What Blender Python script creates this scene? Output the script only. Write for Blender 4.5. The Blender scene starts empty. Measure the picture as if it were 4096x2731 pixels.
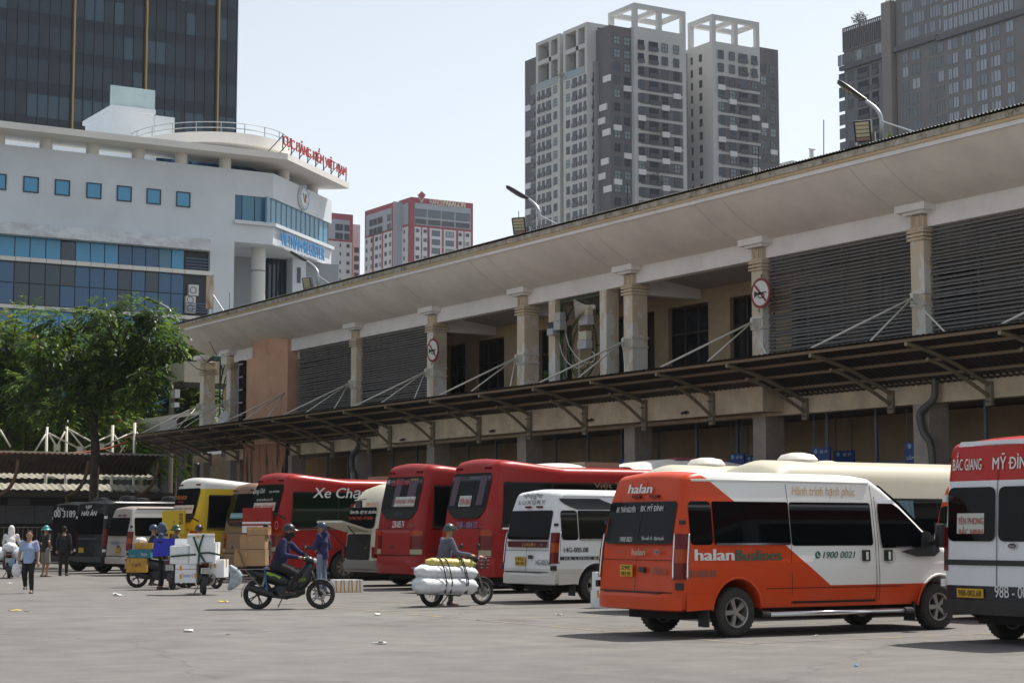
import bpy, bmesh, math, random
from math import sin, cos, pi, sqrt
from mathutils import Vector, Matrix, noise
random.seed(7)
sc = bpy.context.scene
col = sc.collection
RAD = math.radians
# ------------------------------------------------------------------ camera
FPX, CX, CY, CH = 7400.0, 2048.0, 1365.5, 1.58
YAW, PITCH = RAD(31.33), RAD(5.806)
cam_d = bpy.data.cameras.new('camera')
cam = bpy.data.objects.new('camera', cam_d)
col.objects.link(cam)
cam.location = (0, 0, CH)
cam.rotation_euler = (pi / 2 + PITCH, 0, -YAW)
cam_d.sensor_width = 36.0
cam_d.lens = 36.0 * FPX / 4096
cam_d.clip_start = 0.5
cam_d.clip_end = 6000
sc.camera = cam
sc.render.resolution_x, sc.render.resolution_y = 1024, 682
# ------------------------------------------------------------------ light
SUN_EL, SUN_AZ = RAD(60), RAD(9)          # azimuth measured from +X towards +Y
w = bpy.data.worlds.new('World')
sc.world = w
w.use_nodes = True
nt = w.node_tree
bg = nt.nodes['Background']
sky = nt.nodes.new('ShaderNodeTexSky')
sky.sky_type = 'NISHITA'
sky.sun_disc = False
sky.sun_elevation = SUN_EL
sky.sun_rotation = pi / 2 - SUN_AZ
sky.air_density = 1.0
sky.dust_density = 1.2
sky.ozone_density = 1.0
bg.inputs['Strength'].default_value = 0.12
hs = nt.nodes.new('ShaderNodeHueSaturation')
hs.inputs['Hue'].default_value = 0.488; hs.inputs['Saturation'].default_value = 0.36
nt.links.new(sky.outputs[0], hs.inputs['Color'])
nt.links.new(hs.outputs[0], bg.inputs['Color'])
sun_d = bpy.data.lights.new('sun', 'SUN')
sun_d.energy = 4.4
sun_d.angle = RAD(0.53)
sun_d.color = (1.0, 0.95, 0.88)
sun = bpy.data.objects.new('sun', sun_d)
col.objects.link(sun)
sdir = Vector((cos(SUN_EL) * cos(SUN_AZ), cos(SUN_EL) * sin(SUN_AZ), sin(SUN_EL)))
sun.rotation_euler = (-sdir).to_track_quat('-Z', 'Y').to_euler()
sun.location = (60, 10, 80)
vs = sc.view_settings
vs.view_transform = 'Standard'
vs.look = 'None'
vs.exposure = 0.45
vs.gamma = 1.0
# ------------------------------------------------------------------ pixel helpers (4096 x 2731 photograph pixels)
_fw = Vector((sin(YAW) * cos(PITCH), cos(YAW) * cos(PITCH), sin(PITCH)))
_rt = Vector((cos(YAW), -sin(YAW), 0))
_up = _rt.cross(_fw)
def ray(x, y):
    return _rt * (x - CX) - _up * (y - CY) + _fw * FPX
def atX(x, y, X):
    v = ray(x, y); p = v * (X / v.x); p.z += CH; return p
def atY(x, y, Y):
    v = ray(x, y); p = v * (Y / v.y); p.z += CH; return p
def gnd(x, y, z=0.0):
    v = ray(x, y); p = v * ((z - CH) / v.z); p.z += CH; return p
def atD(x, y, D):
    v = ray(x, y) * (D / FPX); v.z += CH; return v
def YX(x, X, y=2118):      # the Y of picture column x on the plane X
    return atX(x, y, X).y
def XY(x, Y, y=2118):
    return atY(x, y, Y).x
def ZX(x, y, X):
    return atX(x, y, X).z
def ZY(x, y, Y):
    return atY(x, y, Y).z
# ------------------------------------------------------------------ mesh builder
class MB:
    def __init__(s):
        s.v = []; s.f = []; s.m = []
    def add(s, vs, fs, mi=0):
        o = len(s.v)
        s.v.extend(tuple(p) for p in vs)
        for f in fs:
            s.f.append([i + o for i in f]); s.m.append(mi)
        return s
    def box(s, x0, x1, y0, y1, z0, z1, mi=0):
        if x0 > x1: x0, x1 = x1, x0
        if y0 > y1: y0, y1 = y1, y0
        if z0 > z1: z0, z1 = z1, z0
        return s.add([(x0, y0, z0), (x1, y0, z0), (x1, y1, z0), (x0, y1, z0), (x0, y0, z1), (x1, y0, z1), (x1, y1, z1), (x0, y1, z1)],
                     [(0, 3, 2, 1), (4, 5, 6, 7), (0, 1, 5, 4), (1, 2, 6, 5), (2, 3, 7, 6), (3, 0, 4, 7)], mi)
    def bar(s, a, b, w=0.1, h=None, mi=0, upv=(0, 0, 1)):
        a = Vector(a); b = Vector(b); d = b - a
        h = w if h is None else h
        u = Vector(upv)
        sd = d.cross(u)
        if sd.length < 1e-6: sd = d.cross(Vector((1, 0, 0)))
        sd.normalize(); u = sd.cross(d).normalized()
        sd *= w / 2; u *= h / 2
        return s.add([a - sd - u, a + sd - u, a + sd + u, a - sd + u, b - sd - u, b + sd - u, b + sd + u, b - sd + u],
                     [(0, 3, 2, 1), (4, 5, 6, 7), (0, 1, 5, 4), (1, 2, 6, 5), (2, 3, 7, 6), (3, 0, 4, 7)], mi)
    def tube(s, pts, r, n=8, mi=0, closed=False, caps=True):
        pts = [Vector(p) for p in pts]
        k = len(pts)
        rs = r if isinstance(r, (list, tuple)) else [r] * k
        vs = []; fs = []
        ref = None
        for i, p in enumerate(pts):
            if closed: t = pts[(i + 1) % k] - pts[i - 1]
            else: t = pts[min(i + 1, k - 1)] - pts[max(i - 1, 0)]
            if t.length < 1e-9: t = Vector((0, 0, 1))
            t.normalize()
            if ref is None:
                ref = Vector((0, 0, 1)) if abs(t.z) < 0.9 else Vector((1, 0, 0))
            a = t.cross(ref)
            if a.length < 1e-6: a = t.cross(Vector((0, 1, 0.3)))
            a.normalize(); b = a.cross(t); ref = b
            for j in range(n):
                q = 2 * pi * j / n
                vs.append(p + (a * cos(q) + b * sin(q)) * rs[i])
        m = k if closed else k - 1
        for i in range(m):
            for j in range(n):
                i2 = (i + 1) % k
                fs.append((i * n + j, i * n + (j + 1) % n, i2 * n + (j + 1) % n, i2 * n + j))
        if caps and not closed:
            fs.append(tuple(reversed(range(n)))); fs.append(tuple((k - 1) * n + j for j in range(n)))
        return s.add(vs, fs, mi)
    def lathe(s, prof, c, ax, n=24, mi=0, mis=None, caps=True):
        c = Vector(c); ax = Vector(ax).normalized()
        a = ax.cross(Vector((0, 0, 1)))
        if a.length < 1e-6: a = Vector((1, 0, 0))
        a.normalize(); b = ax.cross(a)
        k = len(prof); vs = []
        for (r, h) in prof:
            for j in range(n):
                q = 2 * pi * j / n
                vs.append(c + ax * h + (a * cos(q) + b * sin(q)) * r)
        o = len(s.v); s.v.extend(tuple(p) for p in vs)
        for i in range(k - 1):
            for j in range(n):
                s.f.append([o + i * n + j, o + i * n + (j + 1) % n, o + (i + 1) * n + (j + 1) % n, o + (i + 1) * n + j])
                s.m.append(mis[i] if mis else mi)
        if caps and k > 2:
            if prof[0][0] > 1e-4: s.f.append([o + j for j in reversed(range(n))]); s.m.append(mi)
            if prof[-1][0] > 1e-4: s.f.append([o + (k - 1) * n + j for j in range(n)]); s.m.append(mi)
        return s
    def prism(s, poly, d, mi=0):
        # poly: list of 3-D points, d: extrusion vector
        d = Vector(d); n = len(poly)
        P = [Vector(p) for p in poly]
        return s.add(P + [p + d for p in P], [tuple(reversed(range(n))), tuple(range(n, 2 * n))] + [(i, (i + 1) % n, n + (i + 1) % n, n + i) for i in range(n)], mi)
    def grid(s, rows, mi=0, closed=False):
        # rows: list of equal-length point lists
        n = len(rows[0]); o = len(s.v)
        for r in rows: s.v.extend(tuple(p) for p in r)
        for i in range(len(rows) - 1):
            for j in range(n if closed else n - 1):
                j2 = (j + 1) % n
                s.f.append([o + i * n + j, o + i * n + j2, o + (i + 1) * n + j2, o + (i + 1) * n + j]); s.m.append(mi)
        return s
    def mesh(s, name, mats, smooth=False, fix=True):
        me = bpy.data.meshes.new(name)
        me.from_pydata(s.v, [], s.f)
        for m in (mats if isinstance(mats, (list, tuple)) else [mats]): me.materials.append(m)
        if max(s.m or [0]) > 0: me.polygons.foreach_set('material_index', s.m)
        if fix:
            bm = bmesh.new(); bm.from_mesh(me)
            bmesh.ops.recalc_face_normals(bm, faces=bm.faces)
            bm.to_mesh(me); bm.free()
        if smooth:
            if smooth is True: me.shade_smooth()
            else:
                me.shade_smooth(); me.set_sharp_from_angle(angle=RAD(smooth))
        me.update()
        return me
    def build(s, name, mats, parent=None, smooth=False, fix=True):
        return link(name, s.mesh(name, mats, smooth, fix), parent)
PINV = {}
def link(name, me, parent=None):
    o = bpy.data.objects.new(name, me)
    col.objects.link(o)
    if parent is not None:
        o.parent = parent
        if parent.name in PINV:
            o.matrix_parent_inverse = PINV[parent.name]
            if parent.parent is None and False: pass
        elif parent.get('_w'):
            pass
    return o
def tag(o, label, cat, group=None):
    o['label'] = label; o['category'] = cat
    if group: o['group'] = group
    return o
def thing(name, label, cat, loc=(0, 0, 0), rz=0.0, group=None, world=False):
    o = bpy.data.objects.new(name, None)
    o.empty_display_size = 0.3
    col.objects.link(o)
    o.location = loc; o.rotation_euler = (0, 0, rz)
    tag(o, label, cat, group)
    if world:       # parts are given in world coordinates
        PINV[o.name] = (Matrix.Translation(Vector(loc)) @ Matrix.Rotation(rz, 4, 'Z')).inverted()
    return o
def struct(o):
    o['kind'] = 'structure'; return o
def stuff(o):
    o['kind'] = 'stuff'; return o
def inst(name, me, parent, mat):
    """another object on the same mesh; mat is its world (or parent) matrix"""
    o = bpy.data.objects.new(name, me); col.objects.link(o)
    o.parent = parent
    if parent is not None and parent.name in PINV: o.matrix_parent_inverse = PINV[parent.name]
    o.matrix_basis = mat
    return o
def copy_tree(o, parent=None):
    c = o.copy(); col.objects.link(c)
    c.parent = parent
    for ch in list(o.children): copy_tree(ch, c)
    return c
# ------------------------------------------------------------------ materials
MATS = {}
def M(name, c, rough=0.6, metal=0.0, var=0.0, scale=4.0, bump=0.0, bscale=None, dark=None, spec=0.5, coat=0.0, world=False, stretch=(1, 1, 1), detail=6, alpha=None, dirt=None):
    if name in MATS: return MATS[name]
    m = bpy.data.materials.new(name); m.use_nodes = True
    n = m.node_tree.nodes; l = m.node_tree.links
    b = n['Principled BSDF']
    c = tuple(c)[:3] + (1,)
    b.inputs['Base Color'].default_value = c
    b.inputs['Roughness'].default_value = rough
    b.inputs['Metallic'].default_value = metal
    b.inputs['Specular IOR Level'].default_value = spec
    if coat: b.inputs['Coat Weight'].default_value = coat; b.inputs['Coat Roughness'].default_value = 0.05
    m.diffuse_color = c
    if var or bump:
        tc = n.new('ShaderNodeTexCoord')
        src = tc.outputs['Object']
        if world:
            g = n.new('ShaderNodeNewGeometry'); src = g.outputs['Position']
        mp = n.new('ShaderNodeMapping'); mp.inputs['Scale'].default_value = stretch
        l.new(src, mp.inputs['Vector'])
        if var:
            nz = n.new('ShaderNodeTexNoise'); nz.inputs['Scale'].default_value = scale; nz.inputs['Detail'].default_value = detail
            nz.inputs['Roughness'].default_value = 0.65
            l.new(mp.outputs[0], nz.inputs['Vector'])
            rp = n.new('ShaderNodeValToRGB')
            d = dark if dark else tuple(x * (1 - var) for x in c[:3])
            rp.color_ramp.elements[0].position = 0.36; rp.color_ramp.elements[0].color = tuple(d)[:3] + (1,)
            rp.color_ramp.elements[1].position = 0.62; rp.color_ramp.elements[1].color = tuple(min(1, x * (1 + var * 0.35)) for x in c[:3]) + (1,)
            l.new(nz.outputs['Fac'], rp.inputs['Fac'])
            l.new(rp.outputs['Color'], b.inputs['Base Color'])
            ma = n.new('ShaderNodeMapRange')
            ma.inputs['To Min'].default_value = min(1, rough + 0.1); ma.inputs['To Max'].default_value = max(0.02, rough - 0.07)
            l.new(nz.outputs['Fac'], ma.inputs['Value']); l.new(ma.outputs[0], b.inputs['Roughness'])
        if bump:
            n2 = n.new('ShaderNodeTexNoise'); n2.inputs['Scale'].default_value = bscale or scale * 6; n2.inputs['Detail'].default_value = 8
            l.new(mp.outputs[0], n2.inputs['Vector'])
            bp = n.new('ShaderNodeBump'); bp.inputs['Strength'].default_value = bump; bp.inputs['Distance'].default_value = 0.02
            l.new(n2.outputs['Fac'], bp.inputs['Height']); l.new(bp.outputs[0], b.inputs['Normal'])
    MATS[name] = m
    return m
def glassM(name, c, rough=0.04, spec=0.5, var=0.0, scale=0.15, wob=0.0):
    m = M(name, c, rough=rough, spec=spec, var=var, scale=scale, world=True)
    if wob and not m.get('wob'):
        m['wob'] = 1
        n = m.node_tree.nodes; l = m.node_tree.links
        g = n.new('ShaderNodeNewGeometry'); nz = n.new('ShaderNodeTexNoise'); nz.inputs['Scale'].default_value = 0.35; nz.inputs['Detail'].default_value = 1
        bp = n.new('ShaderNodeBump'); bp.inputs['Strength'].default_value = wob; bp.inputs['Distance'].default_value = 0.3
        l.new(g.outputs['Position'], nz.inputs['Vector']); l.new(nz.outputs['Fac'], bp.inputs['Height'])
        l.new(bp.outputs[0], n['Principled BSDF'].inputs['Normal'])
    return m
# ------------------------------------------------------------------ lettering: queued, turned into meshes at the end
TEXTS = []
def text(s, O, U, V, wd, ht, mat, parent, name='lettering', shear=0.0, bold=0.0, off=0.004, ext=0.0, space=1.0):
    """fit the words into a box of wd x ht whose lower left corner is O; U and V are the writing and up directions (parent space)"""
    TEXTS.append((s, Vector(O), Vector(U).normalized(), Vector(V).normalized(), wd, ht, mat, parent, name, shear, bold, off, ext, space))
def flush_texts():
    def mk(s, t):
        cu = bpy.data.curves.new('t', 'FONT'); cu.body = s; cu.shear = t[9]
        cu.space_character = t[13]; cu.resolution_u = 3; cu.fill_mode = 'FRONT' if not t[12] else 'BOTH'
        if t[12]: cu.extrude = 0.05
        o = bpy.data.objects.new('t', cu); col.objects.link(o); return o
    tmp = []; bars = {}; alln = []
    for k, t in enumerate(TEXTS):
        o = mk(t[0].replace('\u0110', 'D'), t); tmp.append(o)
        bars[k] = [mk(t[0][:i].replace('\u0110', 'D') + 'I', t) for i, ch in enumerate(t[0]) if ch == '\u0110']
        alln += [o] + bars[k]
    dg = bpy.context.evaluated_depsgraph_get(); dg.update()
    for k, (t, o) in enumerate(zip(TEXTS, tmp)):
        (s, O, U, V, wd, ht, mat, parent, name, sh, bold, off, ext, sp) = t
        src = bpy.data.meshes.new_from_object(o.evaluated_get(dg))
        N = U.cross(V).normalized()
        P = [tuple(v.co) for v in src.vertices]; F = [tuple(p.vertices) for p in src.polygons]
        bpy.data.meshes.remove(src)
        if not P: continue
        for b in bars[k]:              # the stroke through the D
            e = bpy.data.meshes.new_from_object(b.evaluated_get(dg)); xr = max(v.co.x for v in e.vertices); bpy.data.meshes.remove(e)
            n = len(P); z = 0.05 if ext else 0.0006
            P += [(xr - 0.20, 0.31, z), (xr + 0.20, 0.31, z), (xr + 0.20, 0.385, z), (xr - 0.20, 0.385, z)]; F.append((n, n + 1, n + 2, n + 3))
        x0, x1, y0, y1 = min(p[0] for p in P), max(p[0] for p in P), min(p[1] for p in P), max(p[1] for p in P)
        dx = max(0.0, bold) * 1.6
        cps = [(0, 0)] if dx == 0 else [(-dx, 0.0), (0, 0.0012), (dx, 0.0024)]
        co = []; fs = []
        for (d, zz) in cps:
            n = len(co)
            for p in P:
                a = (p[0] + d - x0 + dx) / max(1e-6, x1 - x0 + 2 * dx) * wd; b = (p[1] - y0) / max(1e-6, y1 - y0) * ht
                z = off + zz + (ext * (p[2] / 0.1 + 0.5) if ext else p[2])
                co.append(O + U * a + V * b + N * z)
            fs += [tuple(i + n for i in f) for f in F]
        me = bpy.data.meshes.new(name); me.from_pydata(co, [], fs); me.materials.append(mat)
        link(name, me, parent)
    for o in alln:
        c = o.data; bpy.data.objects.remove(o); bpy.data.curves.remove(c)
# ================================================================== ground
def asphalt():
    m = bpy.data.materials.new('asphalt'); m.use_nodes = True
    n = m.node_tree.nodes; l = m.node_tree.links; b = n['Principled BSDF']
    g = n.new('ShaderNodeNewGeometry')
    def nz(sc_, det=6, rough=0.6, st=None):
        t = n.new('ShaderNodeTexNoise'); t.inputs['Scale'].default_value = sc_; t.inputs['Detail'].default_value = det; t.inputs['Roughness'].default_value = rough
        if st:
            mp = n.new('ShaderNodeMapping'); mp.inputs['Scale'].default_value = st; mp.inputs['Rotation'].default_value = (0, 0, 0.35)
            l.new(g.outputs['Position'], mp.inputs['Vector']); l.new(mp.outputs[0], t.inputs['Vector'])
        else: l.new(g.outputs['Position'], t.inputs['Vector'])
        return t
    def ramp(src, p0, c0, p1, c1):
        r = n.new('ShaderNodeValToRGB'); e = r.color_ramp.elements
        e[0].position = p0; e[0].color = c0 + (1,); e[1].position = p1; e[1].color = c1 + (1,)
        l.new(src, r.inputs['Fac']); return r
    def mix(a, bb, f, mode='MIX'):
        x = n.new('ShaderNodeMix'); x.data_type = 'RGBA'; x.blend_type = mode
        l.new(a, x.inputs[6])
        if isinstance(bb, tuple): x.inputs[7].default_value = bb + (1,)
        else: l.new(bb, x.inputs[7])
        if isinstance(f, float): x.inputs[0].default_value = f
        else: l.new(f, x.inputs[0])
        return x.outputs[2]
    big = nz(0.10, 5); r1 = ramp(big.outputs['Fac'], 0.35, (0.165, 0.155, 0.146), 0.65, (0.205, 0.195, 0.184))
    mid = nz(1.1, 8, 0.7); r2 = ramp(mid.outputs['Fac'], 0.3, (0.72, 0.72, 0.72), 0.7, (1.1, 1.1, 1.1))
    c = mix(r1.outputs[0], r2.outputs[0], 1.0, 'MULTIPLY')
    fine = nz(55, 3, 0.7); r3 = ramp(fine.outputs['Fac'], 0.3, (0.72, 0.72, 0.72), 0.75, (1.22, 1.21, 1.2))
    c = mix(c, r3.outputs[0], 1.0, 'MULTIPLY')
    oil = nz(0.45, 4, 0.5); r4 = ramp(oil.outputs['Fac'], 0.60, (0, 0, 0), 0.74, (0.65, 0.65, 0.65))
    c = mix(c, (0.085, 0.078, 0.072), r4.outputs[0])
    st = nz(0.5, 5, 0.6, (0.25, 3.2, 1)); r5 = ramp(st.outputs['Fac'], 0.57, (0, 0, 0), 0.72, (0.45, 0.45, 0.45))
    c = mix(c, (0.115, 0.106, 0.10), r5.outputs[0])
    # hairline cracks
    vo = n.new('ShaderNodeTexVoronoi'); vo.feature = 'DISTANCE_TO_EDGE'; vo.inputs['Scale'].default_value = 0.09; vo.inputs['Randomness'].default_value = 1
    wn = nz(0.8, 5, 0.7)
    av = n.new('ShaderNodeVectorMath'); av.operation = 'MULTIPLY_ADD'; av.inputs[1].default_value = (1.2, 1.2, 0); l.new(wn.outputs['Color'], av.inputs[0]); l.new(g.outputs['Position'], av.inputs[2])
    l.new(av.outputs[0], vo.inputs['Vector'])
    r6 = ramp(vo.outputs['Distance'], 0.0, (0.4, 0.4, 0.4), 0.0018, (0, 0, 0))
    c = mix(c, (0.05, 0.046, 0.043), r6.outputs[0])
    l.new(c, b.inputs['Base Color'])
    b.inputs['Roughness'].default_value = 0.85; b.inputs['Specular IOR Level'].default_value = 0.25
    bp = n.new('ShaderNodeBump'); bp.inputs['Strength'].default_value = 0.35; bp.inputs['Distance'].default_value = 0.012
    l.new(fine.outputs['Fac'], bp.inputs['Height']); l.new(bp.outputs[0], b.inputs['Normal'])
    return m
gm = MB()
gm.add([(-600, -200, 0), (1400, -200, 0), (1400, 2200, 0), (-600, 2200, 0)], [(0, 1, 2, 3)])
struct(gm.build('ground', asphalt()))
# faded parking lines on the yard
pl = MB()
def gline(x0, y0, x1, y1, wd=0.12, z=0.004):
    d = Vector((x1 - x0, y1 - y0, 0)); s_ = d.cross(Vector((0, 0, 1))).normalized() * wd / 2
    pl.add([(x0 - s_.x, y0 - s_.y, z), (x0 + s_.x, y0 + s_.y, z), (x1 + s_.x, y1 + s_.y, z), (x1 - s_.x, y1 - s_.y, z)], [(0, 1, 2, 3)])
def faded():
    m = bpy.data.materials.new('faded_line_paint'); m.use_nodes = True
    n = m.node_tree.nodes; l = m.node_tree.links; b = n['Principled BSDF']
    g = n.new('ShaderNodeNewGeometry'); t = n.new('ShaderNodeTexNoise'); t.inputs['Scale'].default_value = 2.5; t.inputs['Detail'].default_value = 8
    l.new(g.outputs['Position'], t.inputs['Vector'])
    r = n.new('ShaderNodeValToRGB'); r.color_ramp.elements[0].position = 0.46; r.color_ramp.elements[0].color = (0.185, 0.172, 0.155, 1)
    r.color_ramp.elements[1].position = 0.62; r.color_ramp.elements[1].color = (0.32, 0.25, 0.13, 1)
    l.new(t.outputs['Fac'], r.inputs['Fac']); l.new(r.outputs[0], b.inputs['Base Color']); b.inputs['Roughness'].default_value = 0.85
    return m
for yy in (20.6, 24.4, 28.4, 32.4, 36.6):
    gline(16.5, yy, 34, yy + 0.2, 0.10)
gline(16.4, 20.4, 16.8, 37, 0.10)
struct(pl.build('parking_lines', faded()))
# kerb and platform in front of the hall
kb = MB(); kb.box(36.9, 60, 10, 110, 0.0, 0.15)
struct(kb.build('platform', M('platform_concrete', (0.22, 0.21, 0.2), 0.8, var=0.3, scale=1.5, bump=0.3, world=True)))
# ================================================================== bus station hall
XF = 36.0
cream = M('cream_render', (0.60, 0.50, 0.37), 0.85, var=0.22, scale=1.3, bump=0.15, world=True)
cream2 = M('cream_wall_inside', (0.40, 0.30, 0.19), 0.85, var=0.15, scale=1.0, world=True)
white = M('white_render', (0.78, 0.76, 0.74), 0.85, var=0.10, scale=0.8, bump=0.1, world=True)
soffm = M('soffit_render', (0.82, 0.785, 0.725), 0.88, var=0.13, scale=0.45, bump=0.12, world=True, detail=8)
def pillar_mat():
    m = bpy.data.materials.new('peeling_pillar_paint'); m.use_nodes = True
    n = m.node_tree.nodes; l = m.node_tree.links; b = n['Principled BSDF']
    g = n.new('ShaderNodeNewGeometry'); t = n.new('ShaderNodeTexNoise'); t.inputs['Scale'].default_value = 1.6; t.inputs['Detail'].default_value = 9; t.inputs['Roughness'].default_value = 0.62
    mp = n.new('ShaderNodeMapping'); mp.inputs['Scale'].default_value = (1, 1.6, 0.7); l.new(g.outputs['Position'], mp.inputs['Vector']); l.new(mp.outputs[0], t.inputs['Vector'])
    sx = n.new('ShaderNodeSeparateXYZ'); l.new(g.outputs['Position'], sx.inputs[0])
    mr = n.new('ShaderNodeMapRange'); mr.inputs['From Min'].default_value = 6.3; mr.inputs['From Max'].default_value = 9.6; mr.inputs['To Min'].default_value = 0.06; mr.inputs['To Max'].default_value = -0.06
    l.new(sx.outputs['Z'], mr.inputs['Value'])
    ad = n.new('ShaderNodeMath'); ad.operation = 'ADD'; l.new(t.outputs['Fac'], ad.inputs[0]); l.new(mr.outputs[0], ad.inputs[1])
    r = n.new('ShaderNodeValToRGB'); r.color_ramp.elements[0].position = 0.50; r.color_ramp.elements[0].color = (0.60, 0.51, 0.385, 1)
    r.color_ramp.elements[1].position = 0.52; r.color_ramp.elements[1].color = (0.66, 0.64, 0.60, 1)
    l.new(ad.outputs[0], r.inputs['Fac']); l.new(r.outputs[0], b.inputs['Base Color']); b.inputs['Roughness'].default_value = 0.85
    return m
pilm = pillar_mat()
def fascia_mat():
    m = bpy.data.materials.new('weathered_fascia'); m.use_nodes = True
    n = m.node_tree.nodes; l = m.node_tree.links; b = n['Principled BSDF']
    g = n.new('ShaderNodeNewGeometry')
    t = n.new('ShaderNodeTexNoise'); t.inputs['Scale'].default_value = 2.2; t.inputs['Detail'].default_value = 10; t.inputs['Roughness'].default_value = 0.75
    mp = n.new('ShaderNodeMapping'); mp.inputs['Scale'].default_value = (1, 1.5, 1.2); l.new(g.outputs['Position'], mp.inputs['Vector']); l.new(mp.outputs[0], t.inputs['Vector'])
    r = n.new('ShaderNodeValToRGB'); e = r.color_ramp.elements
    e[0].position = 0.33; e[0].color = (0.05, 0.045, 0.04, 1); e[1].position = 0.64; e[1].color = (0.55, 0.52, 0.46, 1)
    k = e.new(0.45); k.color = (0.32, 0.28, 0.22, 1)
    l.new(t.outputs['Fac'], r.inputs['Fac']); l.new(r.outputs[0], b.inputs['Base Color']); b.inputs['Roughness'].default_value = 0.9
    return m
fasm = fascia_mat()
ochre = M('ochre_stained_band', (0.48, 0.35, 0.19), 0.85, var=0.35, scale=1.1, world=True, stretch=(1, 0.5, 2.5), dark=(0.55, 0.45, 0.30))
sheetm = M('dark_roof_sheet', (0.075, 0.066, 0.06), 0.55, var=0.3, scale=2, world=True)
purl = M('purlin_paint', (0.20, 0.135, 0.08), 0.6)
armm = M('arm_paint', (0.22, 0.185, 0.125), 0.5, var=0.15, scale=3)
rodm = M('rod_paint', (0.62, 0.60, 0.54), 0.45)
greyst = M('blue_grey_steel', (0.10, 0.125, 0.155), 0.5)
darkglass = glassM('dark_window_glass', (0.012, 0.012, 0.014), 0.06)
tile = M('grey_column_cladding', (0.34, 0.30, 0.265), 0.5, var=0.15, scale=3, world=True)
Y0, Y1 = 24.0, YX(676, 33.85)          # extent along the yard
hall = thing('station_hall', 'long two-storey bus station hall with coved white eaves and cream pillars', 'building', (40, 60, 0), world=True)
ZS = 10.46; ZB = ZX(3500, 947, XF)      # soffit at the wall; white beam underside
EX = 33.85
z_sheet, z_w, z_o, z_l = [ZX(3496, q, EX) for q in (576, 604, 617, 631)]
# coved soffit with its expansion joints: separate bays
PILPX = [3738, 3079, 2551, 2113, 1744, 1433, 1172, 1000, 925, 817]
PY = [YX(p, XF) for p in PILPX]
STEP = PY[0] - PY[1]
PY = [PY[0] + (PY[0] - PY[1])] + PY
js = sorted([Y0] + [y for p in PY for y in (p - 0.35, p + 0.95)] + [Y1])
js = [y for y in js if Y0 <= y <= Y1]
def cov(s_): return (XF - 0.0 - s_ * (XF - EX - 0.10), ZS + (z_l - ZS) * s_ ** 1.65)
for a, b_ in zip(js[:-1], js[1:]):
    if b_ - a < 0.05: continue
    m = MB()
    N_ = 14
    lo = [[(cov(i / N_)[0], y, cov(i / N_)[1]) for i in range(N_ + 1)] for y in (a + 0.012, b_ - 0.012)]
    hi = [[(p[0], p[1], z_sheet - 0.06) for p in r] for r in lo]
    m.grid(lo); m.grid(hi)
    for r, h in zip(lo, hi): m.grid([r, h])
    m.build('soffit_panel', soffm, hall, smooth=40)
f = MB(); f.box(EX, EX + 0.35, Y0, Y1, z_w, z_sheet - 0.02); f.build('fascia', fasm, hall)
f = MB(); f.box(EX + 0.03, EX + 0.3, Y0, Y1, z_o, z_w - 0.003); f.build('drip_band', ochre, hall)
f = MB(); f.box(EX + 0.075, EX + 0.3, Y0, Y1, z_l - 0.03, z_o - 0.003); f.build('soffit_lip', white, hall)
# corrugated roof sheet
f = MB()
yy = []; k = Y0 - 0.1
while k < Y1 + 0.1: yy.append(k); k += 0.02167
def wave(y): return 0.015 * sin(2 * pi * y / 0.13)
f.grid([[(EX - 0.10, y, z_sheet + 0.03 + wave(y)) for y in yy], [(EX + 6, y, z_sheet + 0.03 + 0.75 + wave(y)) for y in yy], [(EX + 12, y, z_sheet + 0.03 + 1.2 + wave(y)) for y in yy]])
f.build('roof_sheet', sheetm, hall, smooth=60)
# upper beam, ceiling, floors, walls
bm_ = MB(); bm_.box(XF, XF + 0.35, Y0, Y1 - 1.2, ZB, ZS + 0.25); bm_.build('eaves_beam', white, hall)
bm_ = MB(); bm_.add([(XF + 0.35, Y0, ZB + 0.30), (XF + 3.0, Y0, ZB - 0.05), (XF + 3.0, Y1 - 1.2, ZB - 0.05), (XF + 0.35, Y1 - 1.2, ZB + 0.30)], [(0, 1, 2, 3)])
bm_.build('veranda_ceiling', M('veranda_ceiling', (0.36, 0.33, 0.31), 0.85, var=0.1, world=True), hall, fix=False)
for py in PY:
    bm_ = MB(); bm_.box(XF + 0.3, XF + 2.95, py + 0.05, py + 0.4, ZB - 0.35, ZB + 0.35); bm_.build('ceiling_beam', white, hall)
XB = XF + 2.8
ztop_w = ZX(2842, 1204, XB)
wins = [(2930, 3098), (2680, 2842), (2452, 2624), (2157, 2290), (1903, 2016), (1788, 1859), (3180, 3400), (3470, 3640), (3760, 3960)]
wy = sorted([(YX(b_, XB), YX(a, XB)) for a, b_ in wins])
zf = 6.35
cur = Y0
wallm = MB()
for (a, b_) in wy:
    wallm.box(XB, XB + 0.25, cur, a, zf, ZB + 0.3); wallm.box(XB, XB + 0.25, a, b_, ztop_w, ZB + 0.3); cur = b_
wallm.box(XB, XB + 0.25, cur, Y1 - 1.2, zf, ZB + 0.3)
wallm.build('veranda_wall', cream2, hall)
for (a, b_) in wy:
    g = MB(); g.box(XB + 0.2, XB + 0.24, a, b_, zf, ztop_w); w_ = g.build('window', darkglass, hall)
    g = MB()
    for q in (0.0, 0.33, 0.66, 1.0):
        yq = a + (b_ - a) * q; g.box(XB + 0.15, XB + 0.195, yq - 0.03, yq + 0.03, zf, ztop_w)
    g.box(XB + 0.155, XB + 0.19, a, b_, ztop_w - 1.0, ztop_w - 0.94); g.box(XB + 0.15, XB + 0.19, a, b_, ztop_w - 0.06, ztop_w)
    g.build('window_frame', M('brown_window_frame', (0.055, 0.04, 0.03), 0.5), w_)
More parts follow.
